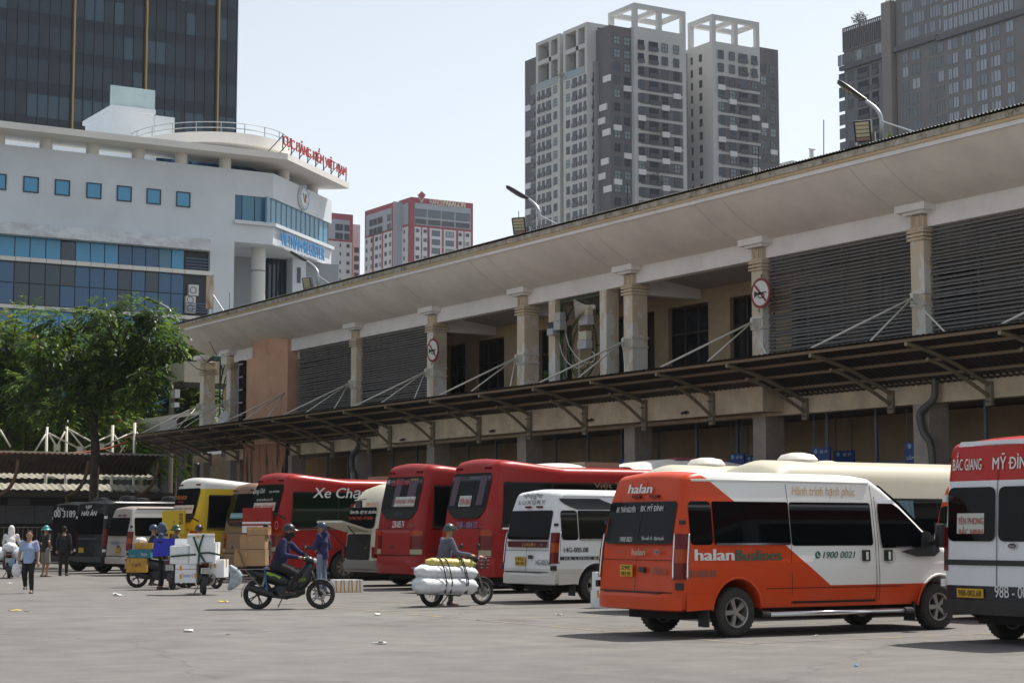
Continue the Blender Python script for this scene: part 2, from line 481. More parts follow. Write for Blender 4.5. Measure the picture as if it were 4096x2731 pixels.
ff = MB(); ff.box(XF + 0.1, 58, Y0, Y1 - 1.2, 5.25, zf - 0.05); ff.build('upper_floor', M('slab_grey', (0.17, 0.165, 0.16), 0.85, var=0.15, world=True), hall)
rw = MB(); rw.box(57, 57.5, Y0, Y1, 0, 12.4); rw.box(XF + 0.3, 57, Y0 - 0.3, Y0, 0, 12.3); rw.box(XF + 0.6, 57, Y1 - 1.2, Y1 - 0.9, 5.0, 12.2)
rw.build('end_walls', cream, hall)
# lower beams
XP = 35.2
ya, yb = YX(3058, XP), YX(1512, XP)
zpb = ZX(2900, 1657, XP); znb = ZX(3396, 1638, XF)
lb = MB(); lb.box(XP, XF - 0.003, ya, yb, zpb, zpb + 1.1); lb.build('projecting_beam', cream, hall)
lb = MB(); lb.box(XF, XF + 0.4, Y0, Y1 - 2, znb, 6.3); lb.build('lower_beam', cream, hall)
for (a, b_) in ((Y0, ya - 0.3), (yb + 0.3, Y1 - 2)):
    g = MB(); g.tube([(XF - 0.12, a, znb + 0.72), (XF - 0.12, b_, znb + 0.72)], 0.16, 12); g.build('gutter', cream, hall, smooth=True)
# ground floor back wall and dark openings
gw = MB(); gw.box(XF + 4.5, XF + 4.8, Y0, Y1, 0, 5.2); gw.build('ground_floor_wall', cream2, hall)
for i in range(16):
    y = Y0 + 2 + i * 4.6
    if y > Y1 - 4: break
    g = MB(); g.box(XF + 4.42, XF + 4.495, y, y + 2.7, 0.15, 2.9); g.build('ticket_window', darkglass, hall)
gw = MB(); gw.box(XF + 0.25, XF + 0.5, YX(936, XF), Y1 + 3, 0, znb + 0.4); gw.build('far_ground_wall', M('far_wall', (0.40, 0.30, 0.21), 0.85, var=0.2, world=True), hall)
for (p0_, p1_) in ((840, 900), (730, 800)):
    g = MB(); g.box(XF + 0.2, XF + 0.245, YX(p1_, XF), YX(p0_, XF), 0.15, 3.4); g.build('dark_doorway', darkglass, hall)
# pillars
zc = lambda y: ZX(2551, y, XF)
def pillar(py, deep):
    d = 0.62 if deep else 0.34
    m = MB(); m.box(XF - 0.16, XF - 0.16 + d, py, py + 0.52, 5.9, zc(1174)); o = m.build('pillar', pilm, hall)
    for q, e in ((1172, 0.07), (1160, 0.07), (1147, 0.07), (1138, 0.05)):
        m = MB(); m.box(XF - 0.16 - e, XF - 0.16 + d + e * (1 if deep else 0), py - e, py + 0.52 + e, zc(q + 4), zc(q - 3.2)); m.build('moulding', cream, o)
    m = MB(); m.box(XF - 0.155, XF - 0.16 + d, py + 0.005, py + 0.515, zc(1174) + 0.003, zc(1098)); m.build('neck', cream, o)
    for s_, dz in ((0.19, 0.25), (0.115, 0.16)):
        m = MB(); cy_, cz_ = py + 0.26, zc(1116)
        X_ = XF - 0.158
        for (y0_, y1_, z0_, z1_) in ((-s_, s_, dz - .03, dz), (-s_, s_, -dz, -dz + .03), (-s_, -s_ + .03, -dz + .03, dz - .03), (s_ - .03, s_, -dz + .03, dz - .03)):
            m.box(X_ - 0.025, X_, cy_ + y0_, cy_ + y1_, cz_ + z0_, cz_ + z1_)
        m.build('panel_moulding', cream, o)
    m = MB(); m.box(XF - 0.30, XF - 0.003, py - 0.14, py + 0.66, zc(1092), zc(1083)); m.build('capital_step', white, o)
    m = MB(); m.box(XF - 0.42, XF - 0.003, py - 0.32, py + 0.86, zc(1083), ZS + 0.06); m.build('capital', white, o)
    # strap bracket that holds the canopy rods
    m = MB()
    for q in (1348, 1386): m.box(XF - 0.20, XF - 0.16 + d + 0.02, py - 0.03, py + 0.55, zc(q + 4), zc(q - 4))
    m.box(XF - 0.40, XF - 0.17, py + 0.2, py + 0.32, zc(1384), zc(1352)); m.box(XF - 0.18, XF - 0.162, py + 0.12, py + 0.4, zc(1396), zc(1338))
    m.build('strap_bracket', rodm, o)
    return o
for i, py in enumerate(PY):
    if i in (7, 8): continue
    pillar(py, i in (3, 4, 5, 9, 10))
for i, py in enumerate(PY):        # ground floor columns below
    m = MB(); m.box(XF - 0.1, XF + 0.62, py, py + 0.62, 0, znb - 0.004); m.build('ground_floor_column', tile, hall)
# louvre screens, every slat its own piece
slatm = M('louvre_slat', (0.235, 0.225, 0.22), 0.5, metal=0.0, var=0.15, scale=3)
lou = [(PY[1] + 0.52, PY[2]), (PY[2] + 0.52 if False else PY[0] + 0.52, PY[1]), (Y0 + 0.2, PY[0]), (PY[5] + 0.52, PY[6]), (PY[6] + 0.52, PY[7] - 0.1)]
for (a, b_) in lou:
    L_ = b_ - a - 0.06
    m = MB()
    for q in range(5): m.box(XF + 0.19, XF + 0.24, a + 0.05 + q * (L_ - 0.1) / 4, a + 0.11 + q * (L_ - 0.1) / 4, 6.2, ZB - 0.01)
    fr = m.build('louvre_screen', slatm, hall)
    sm = MB(); sm.box(-0.075, 0.075, 0, L_, -0.006, 0.006)
    me = sm.mesh('slat', slatm)
    nS = 34
    for q in range(nS):
        z = 6.32 + q * (ZB - 6.40) / (nS - 1)
        sag = random.uniform(-0.004, 0.004)
        o = inst('slat', me, fr, Matrix.Translation((XF + 0.10, a + 0.03, z)) @ Matrix.Rotation(RAD(-38 + random.uniform(-3, 3)), 4, 'Y') @ Matrix.Rotation(sag, 4, 'X'))
# ornamental grille between two slim piers
grm = M('green_iron', (0.045, 0.07, 0.025), 0.5)
ga, gb = YX(2405, XF), YX(2226, XF)
pier_px = [(2405, 2432), (2198, 2224)]
for (p0, p1) in pier_px:
    y0_, y1_ = YX(p1, XF), YX(p0, XF)
    m = MB(); m.box(XF - 0.02, XF + 0.5, y0_, y1_, 5.9, ZB); m.build('slim_pier', pilm, hall)
def grille(gy0, gy1, z0, z1, X, disc=False):
    cy_, cz_ = (gy0 + gy1) / 2, (z0 + z1) / 2
    A, B = (gy1 - gy0) / 2 - 0.03, (z1 - z0) / 2 - 0.15
    m = MB()
    for y in (gy0 + 0.03, gy1 - 0.03): m.bar((X, y, z0), (X, y, z1), 0.07)
    for z in (z0 + 0.03, z1 - 0.05): m.bar((X, gy0, z), (X, gy1, z), 0.1)
    g_ = m.build('ornamental_grille', grm, hall)
    for (sa, r) in ((1.0, 0.035), (0.66, 0.03), (0.47, 0.025)):
        m = MB(); m.tube([(X, cy_ + A * sa * cos(t * pi / 20), cz_ + B * sa * sin(t * pi / 20)) for t in range(40)], r, 6, closed=True); m.build('oval_ring', grm, g_, smooth=True)
    m = MB()
    for sy in (-1, 1):
        for sz in (-1, 1): m.bar((X, cy_ + sy * A, cz_ + sz * (B + 0.1)), (X, cy_ + sy * A * 0.68, cz_ + sz * B * 0.66), 0.05)
        m.bar((X, cy_ + sy * A, cz_), (X, cy_ + sy * A * 0.6, cz_), 0.06); m.bar((X, cy_, cz_ + sy * B), (X, cy_, cz_ + sy * B * 0.47), 0.05)
    for t in range(0, 40):
        if t % 10 in (0, 5): continue
        q = t * pi / 20
        c_ = Vector((X, cy_ + A * 0.565 * cos(q), cz_ + B * 0.565 * sin(q)))
        m.tube([c_ + Vector((0, 0.075 * cos(u * pi / 4), 0.085 * sin(u * pi / 4))) for u in range(8)], 0.012, 4, closed=True)
    m.build('scrollwork', grm, g_)
    if disc:
        m = MB(); m.lathe([(0.001, 0), (1, 0), (1, 0.03), (0.001, 0.03)], (0, 0, 0), (1, 0, 0), 32)
        o = m.build('round_plaque', M('rusty_orange', (0.45, 0.22, 0.05), 0.7, var=0.5, scale=3, dark=(0.4, 0.33, 0.25)), g_)
        o.location = (X - 0.08, cy_, cz_); o.scale = (1, A * 0.36, B * 0.36)
grille(ga + 0.02, gb - 0.02, 6.2, ZB - 0.05, XF + 0.2)
# things mounted on the grille
zg = lambda x, y: ZX(x, y, XF)
boxm = M('junction_box', (0.42, 0.43, 0.45), 0.5)
beigem = M('beige_plastic', (0.55, 0.52, 0.40), 0.5)
for i, (bx0, bx1, by0, by1, hood) in enumerate(((2244, 2270, 1253, 1323, 0), (2217, 2241, 1292, 1343, 1), (2348, 2382, 1231, 1303, 0), (2340, 2376, 1329, 1399, 0))):
    ya_, yb_ = YX(bx1, XF), YX(bx0, XF)
    t = thing('wifi_unit', ['grey and beige wall unit beside the horn loudspeaker, on the grille', 'grey box with dark hood hung on the slim peeling pier', 'beige and grey wall unit at upper right of the grille', 'beige and grey wall unit below another, low on the grille'][i], 'box', (XF - 0.1, ya_, zg(bx0, by1)), world=True, group='grey boxes on the ornamental grille')
    zm = zg(bx0, (by0 + by1) / 2)
    m = MB(); m.box(XF - 0.30, XF - 0.03, ya_, yb_, zg(bx0, by1), zm); m.build('lower_box', boxm, t)
    m = MB(); m.box(XF - 0.26, XF - 0.03, ya_ + 0.05, yb_ - 0.02, zm + 0.02, zg(bx0, by0)); m.build('upper_box', M('dark_plastic', (0.05, 0.05, 0.05), 0.5) if hood else beigem if i > 1 else boxm, t)
hs = thing('horn_loudspeaker', 'pale horn loudspeaker mounted at the top of the green grille', 'loudspeaker', (XF - 0.1, YX(2310, XF), zg(2310, 1240)), world=True)
hc = atX(2300, 1236, XF - 0.5); hd = Vector((-0.75, 0.55, -0.08)).normalized()
m = MB(); m.lathe([(0.36, 0.0), (0.375, 0.01), (0.34, -0.02), (0.22, -0.18), (0.13, -0.36), (0.10, -0.5), (0.10, -0.72), (0.001, -0.73)], hc, hd, 28); m.build('horn', M('horn_paint', (0.6, 0.57, 0.5), 0.5), hs, smooth=50)
m = MB(); m.lathe([(0.001, 0.02), (0.05, 0.0), (0.07, -0.25), (0.001, -0.3)], hc, hd, 16); m.build('throat', M('throat_ochre', (0.4, 0.28, 0.12), 0.5), hs, smooth=True)
m = MB(); m.bar(hc - hd * 0.6, (XF + 0.18, hc.y - 0.2, hc.z + 0.25), 0.06); m.build('bracket', greyst, hs)
cb = MB()
for (pts) in ([(2262, 1330), (2275, 1380), (2300, 1420), (2320, 1440), (2345, 1450)], [(2238, 1372), (2250, 1420), (2275, 1455), (2310, 1472), (2335, 1460)], [(2316, 1283), (2317, 1380), (2316, 1500)], [(2368, 1405), (2382, 1420), (2375, 1445), (2350, 1452)]):
    P = [atX(x, y, XF - 0.06) for x, y in pts]
    Q = []
    for i in range(len(P) - 1):
        for q in range(4): Q.append(P[i].lerp(P[i + 1], q / 4))
    Q.append(P[-1]); cb.tube(Q, 0.018, 5)
tag(cb.build('cable_bundle', rodm), 'loose pale cables looping down over the ornamental grille', 'cable')
# far pair of pillars with the second grille
grille(YX(917, XF) + 0.05, YX(826, XF) - 0.6, 6.1, 10.3, XF + 0.35, True)
# pink drum
pinkm = M('salmon_render', (0.60, 0.35, 0.235), 0.85, var=0.14, scale=0.7, bump=0.12, world=True)
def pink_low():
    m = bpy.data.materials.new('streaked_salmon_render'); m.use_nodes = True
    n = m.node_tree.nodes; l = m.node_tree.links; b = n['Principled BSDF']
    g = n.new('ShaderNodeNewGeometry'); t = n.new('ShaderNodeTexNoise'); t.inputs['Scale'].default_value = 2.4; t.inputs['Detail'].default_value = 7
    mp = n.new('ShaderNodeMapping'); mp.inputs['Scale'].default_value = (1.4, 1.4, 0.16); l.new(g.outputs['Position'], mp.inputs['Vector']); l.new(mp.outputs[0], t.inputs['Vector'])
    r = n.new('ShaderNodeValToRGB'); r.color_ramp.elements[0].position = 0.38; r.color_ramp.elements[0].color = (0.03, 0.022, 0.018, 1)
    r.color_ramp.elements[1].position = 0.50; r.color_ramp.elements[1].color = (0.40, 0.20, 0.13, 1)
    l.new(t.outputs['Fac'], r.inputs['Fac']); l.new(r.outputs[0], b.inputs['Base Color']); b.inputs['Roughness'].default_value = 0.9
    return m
ypA, ypB = YX(1157, XF), YX(938, XF - 0.6)
def drum(x_out, a, b_, n=18):
    """plan outline: straight near the right end, then a rounded bow"""
    P = [(XF + 0.5, a), (XF - 0.18, a)]
    ry = (b_ - a) * 0.72; cy_ = b_ - ry
    P.append((XF - x_out, cy_ - 0.2))
    for i in range(n + 1):
        q = pi / 2 * i / n
        P.append((XF + 0.5 - (x_out + 0.5) * max(0, cos(q)) ** 0.42, cy_ + ry * sin(q)))
    return P
zt1 = ZX(1157, 1417, XF)
def drum_piece(name, xo, a, b_, z0, z1, mat):
    m = MB(); P = drum(xo, a, b_); m.prism([(x, y, z0) for x, y in P], (0, 0, z1 - z0)); return m.build(name, mat, hall, smooth=35)
drum_piece('stair_drum', 0.75, ypA, ypB, 5.6, zt1, pinkm)
drum_piece('stair_drum_top', 0.55, ypA + 0.05, YX(977, XF - 0.4), zt1 + 0.003, ZS + 0.7, pinkm)
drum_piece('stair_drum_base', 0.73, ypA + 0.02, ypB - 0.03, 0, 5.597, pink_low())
# slit window of the drum
wy0, wy1 = YX(975, XF - 0.62), YX(957, XF - 0.62)
m = MB(); m.box(XF - 0.78, XF - 0.2, wy0, wy1, 5.7, ZX(960, 1457, XF)); sw = m.build('slit_window', darkglass, hall)
m = MB()
for q in range(7):
    z = 5.8 + q * 0.62; m.box(XF - 0.80, XF - 0.5, wy0, wy1, z, z + 0.06)
m.box(XF - 0.80, XF - 0.5, wy1 - 0.05, wy1, 5.7, 9.6)
m.build('window_bar', M('pale_bars', (0.4, 0.38, 0.42), 0.5), sw)
# ------------------------------------------------------------------ canopy along the hall
XT = 33.0
zt = ZX(2900, 1436.5, XT)
YC0, YC1 = 24.0, YX(480, XT)
can = thing('platform_canopy', 'brown corrugated platform canopy hung from the hall on pale rods', 'canopy', (34, 60, 5), world=True)
def canz(s_): return zt - 0.06 - 0.95 * s_ ** 1.45
NS_ = 10
yy = []; k = YC0
while k < YC1: yy.append(k); k += 0.0375
XR = XF - 0.05
f = MB()
f.grid([[(XT + (XR - XT) * i / NS_, y, canz(i / NS_) + 0.06 + 0.011 * sin(2 * pi * y / 0.225)) for y in yy] for i in range(NS_ + 1)])
cs = f.build('canopy_sheet', [M('canopy_sheet', (0.034, 0.030, 0.027), 0.5, var=0.3, scale=2, world=True)], can, smooth=60)
for s_ in (0.05, 0.3, 0.55, 0.8):
    m = MB(); x = XT + (XR - XT) * s_; z = canz(s_) - 0.0
    m.box(x - 0.03, x + 0.03, YC0, YC1, z - 0.055, z + 0.025); m.build('purlin', purl, can)
tips = [1219, 1367, 1534, 1714, 1911, 2128, 2361, 2626, 2911, 3248, 3636, 4016]
ty = [YX(p, XT) for p in tips]
sp_ = (ty[0] - ty[-1]) / 11
ty = [ty[-1] - sp_] + ty[::-1] + [ty[0] + sp_ * (i + 1) for i in range(13)]
ty = [y for y in ty if y < YC1 - 0.5]
am = MB()
xr = XP - 0.02
def armmesh(xr):
    up = []; 
    for i in range(13):
        s_ = i / 12; up.append((XT + 0.02 + (xr - XT) * s_, 0, canz(s_ * (xr - XT) / (XR - XT)) - 0.13))
    lo = []
    for i in range(9):
        s_ = i / 8; lo.append((XT + 0.75 + (xr - XT - 0.75) * s_, 0, canz(0.28) - 0.34 - 0.9 * s_ ** 1.35))
    return up, lo
for y in ty:
    x_end = XP if ya - 0.5 < y < yb + 0.5 else XF
    up, lo = armmesh(x_end - 0.03)
    m = MB(); m.tube([(p[0], y, p[2]) for p in up], 0.058, 10); o = m.build('canopy_arm', armm, can, smooth=50)
    m = MB(); m.tube([(p[0], y, p[2]) for p in lo], 0.052, 10); m.build('lower_tube', armm, o, smooth=50)
    m = MB(); m.box(x_end - 0.10, x_end - 0.004, y - 0.11, y + 0.11, lo[-1][2] - 0.22, up[-1][2] + 0.12); m.build('wall_plate', armm, o)
    m = MB()
    for q in (0.02, 0.9): m.bar((x_end - 0.2, y - 0.06, lo[-1][2] - 0.12 + q * 0.7), (x_end - 0.08, y - 0.06, lo[-1][2] - 0.12 + q * 0.7), 0.025); m.bar((x_end - 0.2, y + 0.06, lo[-1][2] - 0.12 + q * 0.7), (x_end - 0.08, y + 0.06, lo[-1][2] - 0.12 + q * 0.7), 0.025)
    m.build('bolt', greyst, o)
for i, py in enumerate(PY):
    if i == 8: continue
    bz = zc(1366); b0 = Vector((XF - 0.38, py + 0.26, bz))
    d1, d2, d3 = YX(2634, XT) - PY[2], YX(2825, XT) - PY[2], YX(3060, XT) - PY[2]
    for dd, r in ((d1, 0.032), (d2, 0.026), (d3, 0.022)):
        if py + dd > YC1 - 0.3 : continue
        m = MB(); m.tube([b0, (XT + 0.12, py + dd, zt + 0.02)], r, 8); m.build('stay_rod', rodm, can, smooth=True)
# ------------------------------------------------------------------ station details
def no_horn(px, py_, w_px, h_px, X, label):
    y0_, y1_ = YX(px + w_px / 2, X), YX(px - w_px / 2, X)
    r = ZX(px, py_ - h_px / 2, X) - ZX(px, py_, X)
    c_ = Vector((X, (y0_ + y1_) / 2, ZX(px, py_, X)))
    t = thing('road_sign', label, 'sign', c_, group='no-horn signs on the pillars')
    rd = M('sign_red', (0.24, 0.022, 0.03), 0.45); wh = M('sign_white', (0.68, 0.68, 0.66), 0.45); bk = M('sign_black', (0.012, 0.012, 0.014), 0.5)
    m = MB(); m.lathe([(0.001, 0), (r, 0), (r, 0.03), (0.001, 0.03)], (0, 0, 0), (-1, 0, 0), 40); m.build('disc', rd, t)
    m = MB(); m.lathe([(0.001, 0.034), (r * 0.82, 0.034)], (0, 0, 0), (-1, 0, 0), 40); m.build('white_field', wh, t)
    m = MB(); s_ = r * 0.80; q = RAD(45); k_ = r * 0.085
    # bar from upper left to lower right as seen from the yard (left in the picture is +Y)
    d = Vector((0, -cos(q), -sin(q))); n_ = Vector((0, -sin(q), cos(q)))
    A = [(-d * s_ - n_ * k_), (d * s_ - n_ * k_), (d * s_ + n_ * k_), (-d * s_ + n_ * k_)]
    m.add([p + Vector((-0.038, 0, 0)) for p in A], [(0, 1, 2, 3)]); m.build('red_bar', rd, t)
    m = MB(); U = lambda a, b_: Vector((-0.042, -a * r, b_ * r))
    m.add([U(-0.62, 0.22), U(-0.62, -0.3), U(-0.52, -0.22), U(-0.25, -0.08), U(0.1, -0.06), U(0.1, 0.04), U(-0.25, 0.04), U(-0.52, 0.14)], [tuple(range(8))])
    m.add([U(-0.1, -0.06), U(0.62, -0.02), U(0.62, 0.05), U(-0.1, 0.05)], [(0, 1, 2, 3)])
    def loop(cx, cz, a, b_, t_):
        P = []; n_ = 24
        o_ = [U(cx + a * cos(k * 2 * pi / n_), cz + b_ * sin(k * 2 * pi / n_)) for k in range(n_)]
        i_ = [U(cx + (a - t_) * cos(k * 2 * pi / n_), cz + (b_ - t_) * sin(k * 2 * pi / n_)) for k in range(n_)]
        m.add(o_ + i_, [(k, (k + 1) % n_, n_ + (k + 1) % n_, n_ + k) for k in range(n_)])
    loop(0.10, -0.18, 0.36, 0.17, 0.08)
    m.build('horn_symbol', bk, t, fix=False)
    m = MB(); m.bar((0.02, 0, r), (0.02, 0, r + 0.12), 0.03); m.bar((0.02, r * .3, -r), (0.02, r * .3, -r - 0.1), 0.03); m.build('hanger', greyst, t)
no_horn(3058, 1170, 74, 122, XF - 0.45, 'red ringed no-horn disc on the pillar where the right louvre screen starts')
no_horn(1730, 1401, 44, 94, XF - 0.45, 'red ringed no-horn disc on the pillar beside the left louvre screen')
# downpipes
def pipe(pts, r, label):
    P = []
    for i in range(len(pts) - 1):
        for q in range(5): P.append(Vector(pts[i]).lerp(Vector(pts[i + 1]), q / 5))
    P.append(Vector(pts[-1]))
    for _ in range(2): P = [P[0]] + [(P[i - 1] + P[i] * 2 + P[i + 1]) / 4 for i in range(1, len(P) - 1)] + [P[-1]]
    m = MB(); m.tube(P, r, 12)
    tag(m.build('downpipe', M('grey_downpipe', (0.10, 0.095, 0.09), 0.45, var=0.2, scale=2), smooth=True), label, 'pipe', 'downpipes under the canopy')
p0 = PY[1]
pipe([(XF - 0.2, p0 - 0.35, 5.85), (XF - 0.2, p0 - 0.35, 5.1), (XF - 0.25, p0 + 0.25, 4.75), (XF - 0.25, p0 + 0.1, 4.2), (XF - 0.2, p0 - 0.2, 3.9), (XF - 0.2, p0 - 0.2, 0.1)], 0.1, 'bent grey downpipe on the column behind the red and white van')
p0 = PY[6]
pipe([(XF - 0.2, p0 - 0.35, 5.85), (XF - 0.2, p0 - 0.35, 5.1), (XF - 0.25, p0 + 0.25, 4.75), (XF - 0.25, p0 + 0.2, 4.2), (XF - 0.2, p0 - 0.1, 3.9), (XF - 0.2, p0 - 0.1, 0.1)], 0.1, 'bent grey downpipe left of the red Cường An bus roof')
p0 = YX(783, XF - 0.2)
pipe([(XF - 0.2, p0, 5.0), (XF - 0.2, p0, 4.2), (XF - 0.15, p0 - 0.1, 0.1)], 0.16, 'thick dark downpipe behind the yellow bus')
# steel posts and rail in the ground floor
stl = thing('platform_railing', 'blue-grey steel posts and rail along the dark platform edge', 'platform rail', (XF + 0.9, 45, 0.15), world=True)
y = Y0 + 1.2
while y < YX(1180, XF):
    m = MB(); m.box(XF + 0.85, XF + 0.93, y, y + 0.08, 0.15, 5.2); m.build('post', greyst, stl); y += 2.15
for z in (3.45,):
    m = MB(); m.box(XF + 0.78, XF + 0.845, Y0 + 1, YX(2300, XF), z, z + 0.08); m.build('rail', greyst, stl)
# hanging bay signs
bl1 = M('sign_blue', (0.02, 0.06, 0.22), 0.4); wh1 = M('sign_lettering_white', (0.75, 0.78, 0.85), 0.5)
for (x0, x1, y0_, y1_, a, b_, X, lab) in ((3250, 3324, 1791, 1885, 'Số 17', 'BX YÊN BÁI', XF + 0.6, 'blue hanging bay sign reading Số 17 BX YÊN BÁI'), (3625, 3706, 1769, 1865, 'Số 16', 'CẨM PHẢ', XF + 0.6, 'blue hanging bay sign reading Số 16 CẨM PHẢ'),
        (2919, 2979, 1815, 1900, 'Số 18', 'BX SƠN LA', XF + 0.6, 'blue hanging bay sign reading Số 18 above the long cream roof'), (3338, 3420, 1803, 1895, 'Số 17', 'BX YÊN BÁI', XF + 2.2, 'dim blue bay sign behind the Số 17 sign'), (2985, 3045, 1822, 1905, 'Số 18', '', XF + 2.2, 'dim blue sign lacking a route name in the dark behind other signs'), (2480, 2560, 1838, 1920, 'Số 19', '', XF + 0.6, 'blue bay sign glimpsed over the red bus roof')):
    ya_, yb_ = YX(x1, X), YX(x0, X); za, zb_ = ZX(x0, y1_, X), ZX(x0, y0_, X)
    t = thing('bay_sign', lab, 'sign', (X, ya_, za), world=True, group='hanging bay signs')
    m = MB(); m.box(X, X + 0.06, ya_, yb_, za, zb_); m.build('board', bl1, t)
    m = MB(); m.bar((X + 0.03, ya_ + 0.1, zb_), (X + 0.03, ya_ + 0.1, 5.2), 0.03); m.bar((X + 0.03, yb_ - 0.1, zb_), (X + 0.03, yb_ - 0.1, 5.2), 0.03); m.build('hanger', greyst, t)
    w_ = yb_ - ya_; h_ = zb_ - za
    text(a, (X, ya_ + w_ * 0.52, zb_ - h_ * 0.24), (0, -1, 0), (0, 0, 1), w_ * 0.40, h_ * 0.16, wh1, t, bold=0.01)
    if b_: text(b_, (X, yb_ - w_ * 0.1, za + h_ * 0.28), (0, -1, 0), (0, 0, 1), w_ * 0.8, h_ * 0.2, wh1, t, bold=0.01)
    m = MB(); m.lathe([(0.001, 0.0), (0.075, 0.0)], (X - 0.004, yb_ - w_ * 0.25, zb_ - h_ * 0.16), (-1, 0, 0), 20); m.build('emblem', M('pale_blue', (0.2, 0.4, 0.55), 0.5), t)
# street lamps and flood lights on the roof edge
lampg = M('galvanised', (0.42, 0.44, 0.46), 0.35, metal=0.6); blk = M('lamp_black', (0.018, 0.018, 0.02), 0.4); led = M('led_cream', (0.5, 0.46, 0.3), 0.4)
def street_lamp(bx, by, tipx, tipy, headx, heady, X, label):
    b0 = atX(bx, by, X); 
    t = thing('street_lamp', label, 'lamp', b0, world=True, group='street lamps on the hall roof')
    tp = atX(tipx, tipy, X); n_ = 10
    vt = atX(bx, by - (by - tipy) * 0.55, X)
    pts = [b0, vt] + [Vector((X, vt.y + (tp.y - vt.y) * sin(q * pi / 2 / n_) ** 1.6 , vt.z + (tp.z - vt.z) * (1 - (1 - q / n_) ** 1.8))) for q in range(1, n_ + 1)]
    m = MB(); m.tube(pts, 0.055, 10); m.build('pole', lampg, t, smooth=True)
    hd_ = atX(headx, heady, X) 
    a = tp; d = hd_ - a; L_ = d.length; d.normalize(); sd = Matrix.Rotation(RAD(36), 3, d) @ Vector((1, 0, 0)); nn = d.cross(sd).normalized()
    if nn.z < 0: nn = -nn
    m = MB()
    prof = [(0, 0.07), (0.1, 0.10), (0.25, 0.16), (0.5, 0.26), (0.75, 0.27), (0.92, 0.18), (1.0, 0.03)]
    rows = []
    for (u, w_) in prof:
        c_ = a + d * (u * L_)
        rows.append([c_ + sd * w_ * cos(k * 2 * pi / 16) + nn * (0.075 if sin(k * 2 * pi / 16) > 0 else 0.035) * sin(k * 2 * pi / 16) for k in range(16)])
    m.grid(rows, closed=True); m.build('lamp_head', blk, t, smooth=60)
    for u in (0.5, 0.65, 0.8):
        m = MB(); c_ = a + d * (u * L_) - nn * 0.045; m.add([c_ + d * 0.05 + sd * 0.08, c_ + d * 0.05 - sd * 0.08, c_ - d * 0.05 - sd * 0.08, c_ - d * 0.05 + sd * 0.08], [(0, 1, 2, 3)]); m.build('led_module', led, t)
    m = MB(); br = atX(bx, by - (by - tipy) * 0.5, X); m.bar(br, br + Vector((0, -1.3, -0.55)), 0.035); m.build('brace', lampg, t)
    return t
XL = EX + 0.5
street_lamp(3525, 565, 3465, 405, 3352, 332, XL, 'curved street lamp on the roof edge in front of the bronze glass tower')
street_lamp(2158, 925, 2115, 797, 2028, 752, XL, 'curved street lamp on the roof edge in front of the grey apartment tower')
street_lamp(1272, 1160, 1228, 1045, 1165, 1012, XL, 'curved street lamp on the roof edge below the blue lettering')
street_lamp(682, 1290, 640, 1215, 578, 1192, XL, 'curved street lamp at the far roof end above the tree')
def flood(px, pyb, w_, h_, X, label):
    b0 = atX(px, pyb, X)
    t = thing('floodlight', label, 'floodlight', b0, group='floodlights on the hall roof')
    sc_ = (atX(px, pyb - h_, X) - b0).length
    tilt = Matrix.Rotation(RAD(-18), 4, 'Y')
    wd = sc_ * w_ / h_ * 1.35
    rz = Matrix.Rotation(RAD(35), 4, 'Z')
    Mx = rz @ tilt
    m = MB(); m.box(-0.09, 0.09, -wd / 2, wd / 2, 0.08, sc_); m.v = [tuple(Mx @ Vector(v)) for v in m.v]; m.build('housing', blk, t)
    for q in range(5):
        z0_ = 0.08 + (sc_ - 0.1) * (0.06 + q * 0.19); m = MB(); m.box(-0.096, -0.091, -wd / 2 + 0.05, wd / 2 - 0.05, z0_, z0_ + sc_ * 0.13)
        m.v = [tuple(Mx @ Vector(v)) for v in m.v]; m.build('led_panel', led if q else M('led_dim', (0.35, 0.22, 0.18), 0.5), t)
    m = MB(); m.bar((0.12, -wd / 2 - 0.03, 0.0), (0.05, -wd / 2 - 0.03, sc_ * 0.5), 0.05); m.bar((0.12, wd / 2 + 0.03, 0.0), (0.05, wd / 2 + 0.03, sc_ * 0.5), 0.05); m.bar((0.12, -wd / 2 - 0.03, 0.0), (0.12, wd / 2 + 0.03, 0.0), 0.05)
    m.v = [tuple(rz @ Vector(v)) for v in m.v]; m.build('yoke', lampg, t)
flood(3458, 578, 50, 95, XL, 'black floodlight on the roof edge beside the lamp by the bronze tower')
flood(2085, 945, 42, 75, XL, 'black floodlight on the roof edge beside the grey apartment tower')
flood(1236, 1168, 28, 58, XL, 'black floodlight on the roof edge below the white office block')
flood(634, 1310, 20, 38, XL, 'black floodlight at the far end of the roof edge')
